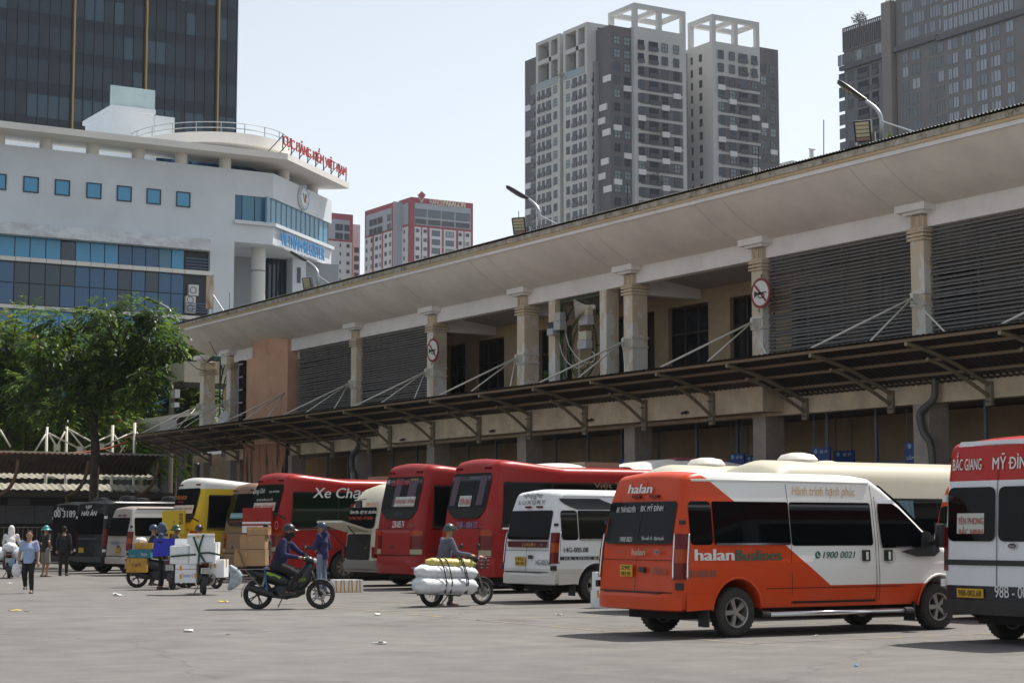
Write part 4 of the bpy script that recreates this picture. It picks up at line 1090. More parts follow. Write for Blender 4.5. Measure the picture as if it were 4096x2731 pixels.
# open frames on the roofs
def crown(x0, x1, y0, y1, z0, z1, t=1.1):
    m = MB()
    for (x, y) in ((x0, y0), (x1 - t, y0), (x0, y1 - t), (x1 - t, y1 - t), ((x0 + x1) / 2 - t / 2, y0)): m.box(x, x + t, y, y + t, z0, z1 - t - 0.003)
    m.box(x0, x1, y0, y0 + t, z1 - t, z1); m.box(x0, x1, y1 - t, y1, z1 - t, z1)
    for x in (x0, (x0 + x1) / 2 - t / 2, x1 - t): m.box(x, x + t, y0 + t + .003, y1 - t - .003, z1 - t + 0.002, z1 - 0.002)
    m.build('roof_frame', lg, ap)
zc0 = ZY(2541, T5(350), YA); zc1 = ZY(2543, 12, YA - 1.2)
crown(xw0, xw1, YA - 1.2, YX(2443, xw0), zc0 + 0.003, zc1)
# second tower
S6 = lambda c_: c_ / 3.136 + 2600
X2a, X2b = XY(2871, YA - 1.2), XY(3065, YA - 1.2)
zb2 = ZY(2871, T5(525), YA - 1.2)
m = MB(); m.box(X2a, X2b, YA - 1.2, YA + 26, 0, zb2); m.build('light_wall', lg, ap)
m = MB(); m.box(X2b, XY(3146, YA), YA + 0.5, YA + 26, 0, ZY(3066, T5(598), YA)); m.build('dark_wall', dg, ap)
m = MB(); m.box(xw1 + 0.01, X2a - 0.01, YA + 9, YA + 26, 0, zb2 - 1); m.build('link_block', mg, ap)
crown(X2a, X2b, YA - 1.2, YX(2770, X2a), zb2 + 0.003, ZY(2871, T5(190), YA - 1.2))
zr3 = ZY(S6(915), T5(640), YA - 1.2)
for r in range(0, 16):
    z1 = zr3 - r * ST; z0 = z1 - 2.2
    if r >= 2:
        m = MB(); m.box(XY(S6(915), YA), XY(S6(1428), YA), YA - 1.35, YA - 1.22, z0 - 0.15, z1 + 0.15); m.build('dark_panel', dg, ap)
    for k, (a, b_) in enumerate(((915, 990), (1058, 1132), (1180, 1295), (1345, 1420))):
        x0, x1 = XY(S6(a), YA - 1.2), XY(S6(b_), YA - 1.2)
        if k == 2 or (r < 2 and k == 3): put_y(lg_me, ap, x0, x1, z0 - 0.1, z1, YA - 1.37, 'balcony')
        else: put_y(rnd.choice(wv), ap, x0, x1, z0 + 0.1, z1, YA - 1.38)
        if (r, k) in ((2, 0), (3, 1), (4, 3), (5, 1), (6, 0), (7, 1), (8, 3)):
            m = MB(); m.box(x0 - 0.15, x1 + 0.15, YA - 1.75, YA - 1.4, z0 - 1.25, z0 + 0.05); m.build('white_panel', sq, ap)
    for k, (a, b_) in enumerate(((1480, 1555), (1600, 1668))):
        put_y(rnd.choice(wv), ap, XY(S6(a), YA), XY(S6(b_), YA), z0 - 1.0, z1 - 1.0, YA + 0.49)
        if (r, k) in ((4, 0), (6, 1), (8, 0)):
            m = MB(); m.box(XY(S6(a), YA) - .15, XY(S6(b_), YA) + .15, YA + 0.1, YA + 0.48, z0 - 2.2, z0 - 1.0); m.build('white_panel', sq, ap)
    for (a, b_) in ((2782, 2790), (2816, 2828)): put_x(wv[1], ap, YX(b_, X2a), YX(a, X2a), z0, z1 - 0.3, X2a - 0.01)
# greenery on balconies
leafm = M('balcony_greenery', (0.045, 0.075, 0.02), 0.7)
for (x, y) in ((2628, 530), (2632, 690), (2994, 289), (2240, 300), (2640, 725), (2112 + 180, 800)):
    p = atY(x, y, YA - 2.0); m = MB(); q = random.Random(x)
    for _ in range(70):
        c_ = p + Vector((q.gauss(0, 0.9), q.gauss(0, 0.4), q.gauss(0, 0.6))); a = Vector((q.uniform(-1, 1), q.uniform(-1, 1), q.uniform(-1, 1))).normalized() * 0.3; b_ = Vector((q.uniform(-1, 1), q.uniform(-1, 1), q.uniform(-1, 1))).normalized() * 0.3
        m.add([c_, c_ + a, c_ + a + b_], [(0, 1, 2)])
    tag(m.build('balcony_plant', leafm, fix=False), 'leafy green plant spilling over an apartment tower balcony', 'plant', 'plants on the apartment balconies')
# ------------------------------------------------------------------ bronze glass tower
br = M('bronze_panel', (0.165, 0.16, 0.17), 0.5, var=0.1, scale=0.2, world=True); brd = M('bronze_dark', (0.085, 0.085, 0.10), 0.45)
bg1 = [glassM('bronze_glass_a', (0.17, 0.20, 0.25), 0.08, 0.5), glassM('bronze_glass_b', (0.32, 0.36, 0.43), 0.1, 0.5), glassM('bronze_glass_c', (0.09, 0.115, 0.135), 0.07, 0.5)]  # pane colours raised to a bluish grey that paints in reflected sky
bw = [unit_window('window', br, g_, 2, 1, 0.07) for g_ in bg1]
S7 = lambda c_: c_ / 2.955 + 3300
T7 = lambda c_: c_ / 2.955
XG = 287.0
bt = thing('bronze_tower', 'bronze glass tower with roof garden beyond the hall roof', 'tower', (XG + 12, 240, 0), world=True)
yl = YX(3377, XG, 300)
m = MB(); m.box(XG, XG + 25, YX(3600, XG), yl, 0, ZX(3377, T7(380), XG)); m.build('left_block', br, bt)
m = MB(); m.box(XG - 1, XG + 25, YX(4500, XG), YX(3640, XG), 0, ZX(3640, -500, XG)); m.build('right_block', br, bt)
m = MB(); m.box(XG - 2.2, XG + 5, YX(3634, XG), YX(3596, XG), 0, ZX(3600, 4, XG)); m.build('fin', M('bronze_fin', (0.22, 0.20, 0.19), 0.6), bt)
zband = ZX(3377, T7(815), XG)
m = MB(); m.box(XG - 0.9, XG - 0.01, YX(3594, XG), yl + 0.8, zband - 0.5, zband + 0.5); m.build('ledge', brd, bt)
m = MB(); m.box(XG - 1.9, XG - 1.01, YX(3815, XG), YX(3636, XG), zband - 0.5, zband + 0.6); m.build('ledge', brd, bt)
zband2 = ZX(3815, T7(400), XG - 1)
m = MB(); m.box(XG - 1.9, XG - 1.01, YX(4400, XG), YX(3816, XG), zband2 - 0.7, zband2 + 0.5); m.build('ledge', brd, bt)
rnd = random.Random(9)
P7 = 3.25
for r in range(0, 16):
    z1 = zband - 1.0 - r * P7; z0 = z1 - 2.55
    for (a, b_) in ((262, 340), (365, 440), (490, 625), (662, 742), (780, 860)):
        if a in (490, 662): put_x(lg_me, bt, YX(S7(b_), XG), YX(S7(a), XG), z0, z1, XG - 0.01, 'balcony')
        else: put_x(rnd.choice([bw[0], bw[2]]), bt, YX(S7(b_), XG), YX(S7(a), XG), z0, z1, XG - 0.01)
    for (a, b_) in ((1035, 1110), (1150, 1255), (1360, 1450), (1470, 1540)):
        put_x(bw[2] if r > 2 else rnd.choice(bw), bt, YX(S7(b_), XG - 1), YX(S7(a), XG - 1), z0, z1, XG - 1.01)
for r in range(0, 21):
    z1 = zband2 - 0.9 - r * P7; z0 = z1 - 2.6
    for (a, b_) in ((1590, 1640), (1645, 1715), (1765, 1795), (1800, 1880), (1935, 1975), (1980, 2065), (2110, 2140), (2145, 2230), (2300, 2400)):
        put_x(rnd.choice([bw[0], bw[1], bw[1]]), bt, YX(S7(b_), XG - 1), YX(S7(a), XG - 1), z0, z1, XG - 1.01)
for r in range(0, 4):      # slender panes above the ledges
    z0 = zband + 1.4 + r * P7
    for k in range(14):
        a = 1045 + k * 34
        put_x(rnd.choice([bw[1], bw[0]]), bt, YX(S7(a + 28), XG - 1), YX(S7(a), XG - 1), z0, z0 + 2.8, XG - 1.01)
    z0 = zband2 + 1.0 + r * P7
    for k in range(14):
        a = 1545 + k * 62
        put_x(bw[1], bt, YX(S7(a + 52), XG - 1), YX(S7(a), XG - 1), z0, z0 + 2.8, XG - 1.01)
for k, (a, b_) in enumerate(((255, 300), (305, 368), (372, 450), (480, 545), (548, 622), (655, 700), (705, 800), (815, 858))):
    put_x(bw[2] if k % 3 else bw[1], bt, YX(S7(b_), XG), YX(S7(a), XG), zband + 0.9, zband + 3.5, XG - 0.01)
m = MB()
y = YX(3594, XG)
while y < yl:
    m.box(XG - 0.35, XG - 0.02, y, y + 0.16, zband + 3.9, zband + 9.6); y += 0.62
for z in (zband + 3.9, zband + 9.3): m.box(XG - 0.30, XG - 0.03, YX(3594, XG), yl, z, z + 0.3)
m.build('screen_slat', br, bt)
def small_tree(p, w_, h_, n_, label, col_, name='roof_tree'):
    t = thing(name, label, 'tree', p, world=True); q = random.Random(int(p.y))
    m = MB(); m.tube([p, p + Vector((0, 0, h_ * 0.5))], [0.12, 0.05], 6); m.build('trunk', M('far_bark', (0.06, 0.045, 0.03), 0.9), t)
    m = MB()
    for _ in range(n_):
        v = Vector((q.gauss(0, 1), q.gauss(0, 1), q.gauss(0, 1))).normalized() * (q.random() ** 0.4)
        c_ = p + Vector((v.x * w_, v.y * w_, h_ * 0.6 + v.z * h_ * 0.4))
        a = Vector((q.uniform(-1, 1), q.uniform(-1, 1), q.uniform(-1, 1))).normalized() * 0.35; b_ = Vector((q.uniform(-1, 1), q.uniform(-1, 1), q.uniform(-1, 1))).normalized() * 0.35
        m.add([c_, c_ + a, c_ + a + b_], [(0, 1, 2)])
    m.build('crown', col_, t, fix=False)
small_tree(atX(3440, 115, XG + 3), 1.9, 4.0, 420, 'dark green roof tree at the bronze tower corner', M('roof_tree_dark', (0.035, 0.06, 0.03), 0.7))
small_tree(atX(3568, 52, XG + 3), 1.4, 3.6, 260, 'pale green roof tree beside the bronze fin', M('roof_tree_pale', (0.13, 0.16, 0.07), 0.7))
# ------------------------------------------------------------------ red and white tower
S8 = lambda c_: c_ / 3.136 + 1250
T8 = lambda c_: c_ / 3.136 + 720
rdm = M('paragon_red', (0.33, 0.05, 0.07), 0.75, var=0.08, scale=0.1, world=True); pw = M('paragon_white', (0.62, 0.62, 0.63), 0.75); pg = M('paragon_grey', (0.36, 0.385, 0.44), 0.75)
pwv = [unit_window('window', fr_, g_, 2, 1, 0.08) for g_ in (ga1, ga2, ga3)]
YP = 615.0
XPn = XY(S8(1215), YP)
pa = thing('red_white_tower', 'red and white apartment tower with rooftop diamond and HANOI PARAGON letters', 'building', (XPn + 12, YP + 12, 0), world=True)
zpt = ZY(S8(1215), T8(210), YP)
xe = XY(S8(2005), YP)
yb_ = YX(S8(1055), XPn)
m = MB(); m.box(XPn, xe, YP, yb_, 0, zpt); m.build('red_block', rdm, pa)
zb = zpt - 9.5
def whites(pairs, z0, z1, mat, d):
    for (a, b_) in pairs:
        m = MB(); m.box(XY(S8(a), YP), XY(S8(b_), YP), YP - d, YP - 0.01, z0, z1); m.build('wall_panel', mat, pa)
zlg0, zlg1 = ZY(S8(1258), T8(555), YP), ZY(S8(1258), T8(285), YP)
m = MB(); m.box(XY(S8(1258), YP), XY(S8(1972), YP), YP - 0.2, YP - 0.01, zlg0, zlg1); m.build('loggia_surround', pg, pa)
for r, (ya_, yb2) in enumerate(((355, 455), (480, 545))):
    for (a, b_) in ((1262, 1408), (1425, 1588), (1603, 1762), (1780, 1960)):
        z0, z1 = ZY(S8(1258), T8(yb2), YP), ZY(S8(1258), T8(ya_), YP)
        put_y(unit_window('window', fr_, ga1 if r == 0 else ga2, 5, 1, 0.03), pa, XY(S8(a), YP), XY(S8(b_), YP), z0, z1, YP - 0.22)
whites(((1258, 1338), (1355, 1418), (1450, 1605), (1630, 1785), (1815, 1880), (1895, 1975)), 0, ZY(S8(1258), T8(585), YP), pw, 0.25)
zr4 = ZY(S8(1270), T8(610), YP); P8 = 3.42
rnd = random.Random(4)
for r in range(0, 9):
    z1 = zr4 - r * P8
    for (a, b_, hh) in ((1270, 1315, 1.35), (1370, 1412, 1.35), (1475, 1580, 2.2), (1652, 1757, 2.2), (1820, 1858, 1.35), (1908, 1952, 1.35)):
        m = put_y(rnd.choice(pwv), pa, XY(S8(a), YP), XY(S8(b_), YP), z1 - hh, z1, YP - 0.27)
    for (a, b_) in ((1440, 1610), (1622, 1792)) if r % 2 else ((1255, 1345), (1805, 1885)):
        m = MB(); m.box(XY(S8(a), YP), XY(S8(b_), YP), YP - 0.4, YP - 0.26, z1 - 3.2, z1 - 2.75); m.build('white_band', pw, pa)
# its narrow -X face
m = MB(); m.box(XPn - 0.25, XPn - 0.01, YX(S8(1180), XPn), YX(S8(1072), XPn), 0, ZX(S8(1072), T8(620), XPn)); m.build('wall_panel', pw, pa)
m = MB(); m.box(XPn - 0.25, XPn - 0.01, YX(S8(1180), XPn), YX(S8(1072), XPn), ZX(S8(1072), T8(590), XPn), ZX(S8(1072), T8(330), XPn)); m.build('loggia_surround', pg, pa)
for r in range(0, 9):
    for (a, b_) in ((1080, 1105), (1130, 1145)): put_x(pwv[1], pa, YX(S8(b_), XPn), YX(S8(a), XPn), zr4 - r * P8 - 1.4, zr4 - r * P8, XPn - 0.27)
# middle block (face to -X) and left block
XM = XPn - 4.0
ym0, ym1 = YX(S8(985), XM), YX(S8(625), XM)
zm_ = ZX(S8(985), T8(288), XM)
m = MB(); m.box(XM, XM + 6, ym0, ym1, 0, zm_); m.build('middle_block', rdm, pa)
m = MB(); m.box(XM + 0.02, XM + 12, ym0 - 0.3, ym0 - 0.01, 0, zm_ + 0.3); m.build('side_wall', pg, pa)
m = MB(); m.box(XM - 0.2, XM - 0.01, YX(S8(968), XM), YX(S8(648), XM), ZX(S8(648), T8(715), XM), ZX(S8(648), T8(460), XM)); m.build('loggia_surround', pg, pa)
for r in range(2):
    for (a, b_) in ((690, 735), (740, 785), (792, 858), (918, 962)):
        z1 = ZX(S8(648), T8(530 + r * 115), XM); put_x(pwv[1], pa, YX(S8(b_), XM), YX(S8(a), XM), z1 - 2.6, z1, XM - 0.22)
zl = ZX(S8(635), T8(745), XM)
for (a, b_) in ((635, 725), (752, 845), (868, 975)):
    m = MB(); m.box(XM - 0.25, XM - 0.01, YX(S8(b_), XM), YX(S8(a), XM), 0, zl); m.build('wall_panel', pw, pa)
for r in range(0, 9):
    z1 = zl - 0.8 - r * P8
    for (a, b_) in ((650, 668), (710, 728), (768, 802), (822, 842), (888, 916), (946, 970)): put_x(rnd.choice(pwv), pa, YX(S8(b_), XM), YX(S8(a), XM), z1 - 1.6, z1, XM - 0.27)
YL_ = ym1 + 6
xl0, xl1 = XY(1290, YL_), XY(S8(474), YL_)
zl_ = ZY(S8(245), T8(412), YL_)
m = MB(); m.box(xl0, xl1, YL_, YL_ + 20, 0, zl_); m.build('left_block', rdm, pa)
m = MB(); m.box(xl1 + 0.02, XM + 3, YL_ + 4, YL_ + 20, 0, zl_ - 3.0); m.build('link_block', pw, pa)
m = MB(); m.box(xl0, XY(S8(460), YL_), YL_ - 0.25, YL_ - 0.01, 0, ZY(S8(245), T8(765), YL_)); m.build('wall_panel', pw, pa)
m = MB(); m.box(xl0, XY(S8(432), YL_), YL_ - 0.2, YL_ - 0.01, ZY(S8(245), T8(740), YL_), ZY(S8(245), T8(490), YL_)); m.build('loggia_surround', pg, pa)
for r in range(2):
    for (a, b_) in ((245, 345), (360, 428)): z1 = ZY(S8(245), T8(545 + r * 110), YL_); put_y(pwv[1], pa, XY(S8(a), YL_), XY(S8(b_), YL_), z1 - 2.6, z1, YL_ - 0.22)
for r in range(0, 9):
    z1 = ZY(S8(305), T8(795), YL_) - r * P8
    for (a, b_) in ((303, 320), (390, 430)): put_y(pwv[1], pa, XY(S8(a), YL_), XY(S8(b_), YL_), z1 - 1.4, z1, YL_ - 0.27)
    put_y(pwv[1], pa, XY(S8(492), YL_ + 4), XY(S8(552), YL_ + 4), z1 - 2.4, z1 - 0.2, YL_ + 3.98)
# rooftop letters
pc = M('paragon_letters', (0.70, 0.62, 0.50), 0.5)
sg = thing('tower_lettering', 'cream rooftop letters HANOI PARAGON on the red tower', 'sign', (XPn, YP, zpt), world=True)
zz0 = ZY(S8(1460), T8(302), YP - 1)
text('HANOI', (XY(S8(1460), YP - 1), YP - 0.4, zz0), (1, 0, 0), (0, 0, 1), XY(S8(1620), YP - 1) - XY(S8(1460), YP - 1), 2.1, pc, sg, 'letter', ext=0.2)
text('PARAGON', (XY(S8(1635), YP - 1), YP - 0.4, zz0), (1, 0, 0), (0, 0, 1), XY(S8(1915), YP - 1) - XY(S8(1635), YP - 1), 2.25, pc, sg, 'letter', bold=0.02, ext=0.2)
dm = thing('rooftop_diamond', 'red diamond emblem with pale edge on the red tower roof', 'emblem', atY(S8(1372), T8(285), YP - 1), world=True)
def D_(x, y, d): p = atY(x / 3.136 + 1250, y / 3.136 + 720, YP - d); return p
m = MB(); m.prism([D_(1372, 140, 1.2), D_(1322, 187, 1.2), D_(1372, 288, 1.2), D_(1422, 187, 1.2)], (0, 0.5, 0)); m.build('border', M('diamond_border', (0.7, 0.6, 0.6), 0.5), dm)
m = MB(); m.prism([D_(1372, 142, 1.5), D_(1330, 186, 1.5), D_(1372, 262, 1.5), D_(1414, 186, 1.5)], (0, 0.2, 0)); m.build('diamond', rdm, dm)
# low white roof seen beyond the hall roof
m = MB(); YQ = 500; m.box(XY(3190, YQ), XY(3420, YQ), YQ, YQ + 20, 0, ZY(3190, 645, YQ)); lo_ = thing('distant_block', 'pale distant block peeping over the hall roof between the towers', 'building', (XY(3250, YQ), YQ, 0), world=True)
m.build('block', lg, lo_)
m = MB(); m.box(XY(3262, YQ), XY(3272, YQ), YQ - 1, YQ, ZY(3190, 645, YQ), ZY(3265, 602, YQ)); m.box(XY(3252, YQ), XY(3278, YQ), YQ - 1.2, YQ - 1.01, ZY(3265, 606, YQ), ZY(3265, 601, YQ)); m.build('roof_mast', lg, lo_)
# ================================================================== vehicles (local: x forward from the rear, y left, z up)
def paint(name, c, c2=None, abc=None, zlow=None, zdark=None, cdark=None, ztop=None, ctop=None, rough=0.32, metal=0.0):
    """coach paint; c2 where a*x+b*z>c and z>zlow; cdark below zdark; ctop above ztop"""
    if name in MATS: return MATS[name]
    m = bpy.data.materials.new(name); m.use_nodes = True
    n = m.node_tree.nodes; l = m.node_tree.links; b = n['Principled BSDF']
    tc = n.new('ShaderNodeTexCoord'); sp = n.new('ShaderNodeSeparateXYZ'); l.new(tc.outputs['Object'], sp.inputs[0])
    def math_(op, a, bb):
        x = n.new('ShaderNodeMath'); x.operation = op
        for i, v in enumerate((a, bb)):
            if isinstance(v, (int, float)): x.inputs[i].default_value = v
            else: l.new(v, x.inputs[i])
        return x.outputs[0]
    def mix(a, bb, f):
        x = n.new('ShaderNodeMix'); x.data_type = 'RGBA'
        for i, v in ((6, a), (7, bb)):
            if isinstance(v, tuple): x.inputs[i].default_value = v[:3] + (1,)
            else: l.new(v, x.inputs[i])
        if isinstance(f, (int, float)): x.inputs[0].default_value = f
        else: l.new(f, x.inputs[0])
        return x.outputs[2]
    cur = c
    if c2:
        s_ = math_('ADD', math_('MULTIPLY', sp.outputs['X'], abc[0]), math_('MULTIPLY', sp.outputs['Z'], abc[1]))
        k = math_('GREATER_THAN', s_, abc[2])
        if zlow is not None: k = math_('MULTIPLY', k, math_('GREATER_THAN', sp.outputs['Z'], zlow))
        cur = mix(cur, c2, k)
    if cdark: cur = mix(cur, cdark, math_('LESS_THAN', sp.outputs['Z'], zdark))
    if ctop: cur = mix(cur, ctop, math_('GREATER_THAN', sp.outputs['Z'], ztop))
    # road dust thickening towards the sills, streaky
    nz = n.new('ShaderNodeTexNoise'); nz.inputs['Scale'].default_value = 2.2; nz.inputs['Detail'].default_value = 8; nz.inputs['Roughness'].default_value = 0.65
    l.new(tc.outputs['Object'], nz.inputs['Vector'])
    mr = n.new('ShaderNodeMapRange'); mr.inputs['From Min'].default_value = 0.35; mr.inputs['From Max'].default_value = 0.75; mr.inputs['To Min'].default_value = 0.0; mr.inputs['To Max'].default_value = 0.07
    l.new(nz.outputs['Fac'], mr.inputs['Value'])
    cur = mix(cur, (0.30, 0.27, 0.23), mr.outputs[0])
    l.new(cur, b.inputs['Base Color'])
    m2 = n.new('ShaderNodeMapRange'); m2.inputs['To Min'].default_value = rough - 0.06; m2.inputs['To Max'].default_value = rough + 0.2
    l.new(nz.outputs['Fac'], m2.inputs['Value']); l.new(m2.outputs[0], b.inputs['Roughness'])
    b.inputs['Metallic'].default_value = metal
    b.inputs['Coat Weight'].default_value = 0.08; b.inputs['Coat Roughness'].default_value = 0.12; b.inputs['Specular IOR Level'].default_value = 0.22
    MATS[name] = m; return m
vglass = M('vehicle_glass', (0.004, 0.0045, 0.005), 0.03, spec=0.12)
vglass_g = M('vehicle_glass_green', (0.007, 0.016, 0.009), 0.04, spec=0.18)
blackp = M('black_plastic', (0.02, 0.02, 0.021), 0.5, var=0.2, scale=5)
rubber = M('tyre_rubber', (0.022, 0.021, 0.02), 0.85, var=0.35, scale=9, dark=(0.045, 0.041, 0.036))
alloy = M('alloy_rim', (0.36, 0.35, 0.33), 0.4, metal=0.6, var=0.25, scale=6)
steelr = M('steel_rim', (0.22, 0.19, 0.16), 0.6, metal=0.2, var=0.4, scale=8)
lampred = M('tail_lamp_red', (0.13, 0.005, 0.004), 0.2, spec=0.3); lampamb = M('tail_lamp_amber', (0.34, 0.05, 0.006), 0.2, spec=0.3); lampclr = M('tail_lamp_clear', (0.35, 0.32, 0.2), 0.2, spec=0.3)
chrome = M('chrome', (0.6, 0.6, 0.62), 0.18, metal=1.0)
platey = M('plate_yellow', (0.62, 0.36, 0.02), 0.5); ink = M('plate_ink', (0.02, 0.018, 0.015), 0.6)
wlet = M('letter_white', (0.72, 0.72, 0.70), 0.5); gap = M('panel_gap', (0.012, 0.011, 0.01), 0.8)
underm = M('underbody', (0.015, 0.014, 0.013), 0.9)
class Veh:
    def __init__(s, name, label, cat, corner, rz, W, prof, lean, group=None):
        """corner: world X, Y of the near (right-hand) rear corner"""
        s.sx = 1.0; s.W = W; s.prof = prof; s.leanp = lean; s.rz = rz
        left = Vector((-sin(rz), cos(rz), 0))
        loc = Vector((corner[0], corner[1], 0)) + left * W
        s.loc = loc
        s.t = thing(name, label, cat, loc, rz, group)
        s.inv = Matrix.Rotation(-rz, 3, 'Z')
    def w(s, z):
        P = s.prof
        if z <= P[0][0]: return P[0][1]
        for (a, wa), (b, wb) in zip(P[:-1], P[1:]):
            if a <= z <= b: return wa + (wb - wa) * (z - a) / (b - a)
        return P[-1][1]
    def lean(s, z):
        P = s.leanp
        if z <= P[0][0]: return P[0][1]
        for (a, wa), (b, wb) in zip(P[:-1], P[1:]):
            if a <= z <= b: return wa + (wb - wa) * (z - a) / (b - a)
        return P[-1][1]
    def P(s, px, py):                  # photograph pixel -> (x, z) on the near side
        v = s.inv @ ray(px, py); o = s.inv @ (Vector((0, 0, CH)) - s.loc)
        k = (-s.W - o.y) / v.y; p = o + v * k; return p.x / s.sx, p.z
    def Q(s, px, py, x=0.06):          # photograph pixel -> (y, z) on the rear plane
        v = s.inv @ ray(px, py); o = s.inv @ (Vector((0, 0, CH)) - s.loc)
        k = (x - o.x) / v.x; p = o + v * k; return p.y, p.z
    def side(s, name, rows, off, mat, parent=None, n=3, sgn=-1, smooth=True):
        """rows (z, x0, x1) laid on the flank, off metres proud"""
        m = MB()
        R_ = [[(a + (b - a) * i / n, sgn * (s.w(z) + off), z) for i in range(n + 1)] for (z, a, b) in rows]
        m.grid(R_); return m.build(name, mat, parent or s.t, smooth=smooth)
    def rear(s, name, rows, off, mat, parent=None, n=4, smooth=True):
        m = MB(); R_ = [[(s.lean(z) - off, a + (b - a) * i / n, z) for i in range(n + 1)] for (z, a, b) in rows]
        m.grid(R_); return m.build(name, mat, parent or s.t, smooth=smooth)
    def rrect(s, x0, x1, z0, z1, r=0.05, n=7):
        out = []
        for i in range(n + 1):
            z = z0 + (z1 - z0) * i / n
            out.append(z)
        zs_ = sorted(set([z0, z0 + r * 0.15, z0 + r * 0.5, z0 + r] + [z0 + r + (z1 - z0 - 2 * r) * i / n for i in range(n + 1)] + [z1 - r, z1 - r * 0.5, z1 - r * 0.15, z1]))
        res = []
        for z in zs_:
            d = 0
            if z < z0 + r: q = (z0 + r - z) / r; d = r * (1 - sqrt(max(0, 1 - q * q)))
            elif z > z1 - r: q = (z - z1 + r) / r; d = r * (1 - sqrt(max(0, 1 - q * q)))
            res.append((z, x0 + d, x1 - d))
        return res
    def stext(s, str_, x0, x1, z0, z1, mat, parent=None, off=0.012, name='lettering', **k):
        zm = (z0 + z1) / 2
        dz = s.w(z1) - s.w(z0)
        text(str_, (x0, -(s.w(z0)), z0), (1, 0, 0), (0, -dz, z1 - z0), x1 - x0, z1 - z0, mat, parent or s.t, name, off=off, **k)
    def rtext(s, str_, yl, yr, z0, z1, mat, parent=None, off=0.012, name='lettering', **k):
        """yl: the picture's left edge (greater y)"""
        text(str_, (s.lean(z0), yl, z0), (0, -1, 0), (s.lean(z1) - s.lean(z0), 0, z1 - z0), yl - yr, z1 - z0, mat, parent or s.t, name, off=off, **k)
    def body(s, stations, levels, mat, rc=0.16, crown=0.04, pr=0.12, zb=0.38, arches=(), name='body', nroof=6):
        """stations: (x, ztop, width factor); levels: z values; arches: (xc, zc, r)"""
        xs_ = []
        base = sorted(stations)
        L = base[-1][0]
        def top(x):
            for (a, b) in zip(base[:-1], base[1:]):
                if a[0] <= x <= b[0]:
                    f_ = (x - a[0]) / max(1e-6, b[0] - a[0]); return a[1] + (b[1] - a[1]) * f_, a[2] + (b[2] - a[2]) * f_
            return base[-1][1], base[-1][2]
        xs_ = [0, pr * 0.06, pr * 0.2, pr * 0.5, pr] + [a[0] for a in base if a[0] > pr]
        for (xc, zc_, r) in arches:
            for i in range(17): xs_.append(xc - r * cos(pi * i / 16))
            xs_ += [xc - r - 0.001, xc + r + 0.001]
        xs_ = sorted(set(round(x, 4) for x in xs_ if 0 <= x <= L))
        rows = []
        for x in xs_:
            zt_, wf = top(x)
            ins = 0.0
            if x < pr: q = 1 - x / pr; ins = pr * (1 - sqrt(max(0, 1 - q * q)))
            b0 = zb
            for (xc, zc_, r) in arches:
                if abs(x - xc) < r: b0 = max(b0, zc_ + sqrt(r * r - (x - xc) ** 2))
            b0 = min(b0, zt_ - rc - 0.02)
            k = max(0, 1 - x / 0.9)
            half = []
            zs_ = [b0] + [min(max(z, b0), zt_ - rc) for z in levels] + [zt_ - rc]
            wt = s.w(zt_ - rc) * wf - ins
            half.append((0.0, b0)); half.append((max(0.02, s.w(b0) * wf - ins - 0.08), b0))
            for z in zs_: half.append((max(0.02, s.w(z) * wf - ins), z))
            for i in range(1, nroof + 1):
                a = pi / 2 * i / nroof
                half.append((max(0.02, wt - rc * (1 - cos(a))), zt_ - rc + (rc - ins * 0.5) * sin(a)))
            wend = half[-1][0]
            for f_ in (0.66, 0.33, 0.0): half.append((wend * f_, half[nroof + 2 + len(zs_) - 1][1] + crown * (1 - f_ * f_)))
            sec = [(x + s.lean(z) * k, -y, z) for (y, z) in half] + [(x + s.lean(z) * k, y, z) for (y, z) in reversed(half[1:-1])]
            rows.append(sec)
        m = MB(); m.grid(rows, closed=True)
        n_ = len(rows[0])
        m.f.append(list(range(n_))); m.m.append(0)
        m.f.append([len(m.v) - n_ + i for i in reversed(range(n_))]); m.m.append(0)
        bm_o = m.build(name, mat, s.t, smooth=38)
        return bm_o
    def wheel(s, x, r, wd=0.22, y=None, both=True, spokes=5, rimmat=None, rr=0.6, dual=False):
        rimmat = rimmat or alloy
        if not hasattr(s, 'wm'):
            m = MB(); R_ = r
            m.lathe([(R_ * rr, -wd / 2 + 0.02), (R_ * 0.86, -wd / 2), (R_ * 0.95, -wd / 2 + 0.015), (R_, -wd / 2 + 0.05), (R_, wd / 2 - 0.05), (R_ * 0.95, wd / 2 - 0.015), (R_ * 0.86, wd / 2), (R_ * rr, wd / 2 - 0.02)], (0, 0, 0), (0, 1, 0), 36, caps=False)
            for k in range(36):          # tread blocks
                a = 2 * pi * k / 36
                c_ = Vector((cos(a) * (R_ + 0.001), 0, sin(a) * (R_ + 0.001))); t_ = Vector((-sin(a), 0, cos(a)))
                m.bar(c_ - t_ * R_ * 0.05 + Vector((0, -wd * 0.36, 0)), c_ + t_ * R_ * 0.03 + Vector((0, wd * 0.36, 0)), 0.035, 0.012, upv=(cos(a), 0, sin(a)))
            s.wm = m.mesh('wheel', rubber, smooth=40)
            m = MB(); q = R_ * rr
            m.lathe([(q + 0.005, -wd / 2 + 0.015), (q, -wd / 2 + 0.0), (q * 0.93, -wd / 2 + 0.01), (q * 0.9, -wd / 2 + 0.06), (q * 0.9, wd / 2 - 0.02), (q + 0.005, wd / 2 - 0.015)], (0, 0, 0), (0, 1, 0), 32, caps=False)
            m.lathe([(0.001, -wd / 2 + 0.02), (q * 0.20, -wd / 2 + 0.022), (q * 0.3, -wd / 2 + 0.05), (q * 0.32, 0.0), (0.001, 0.0)], (0, 0, 0), (0, 1, 0), 24, caps=False)
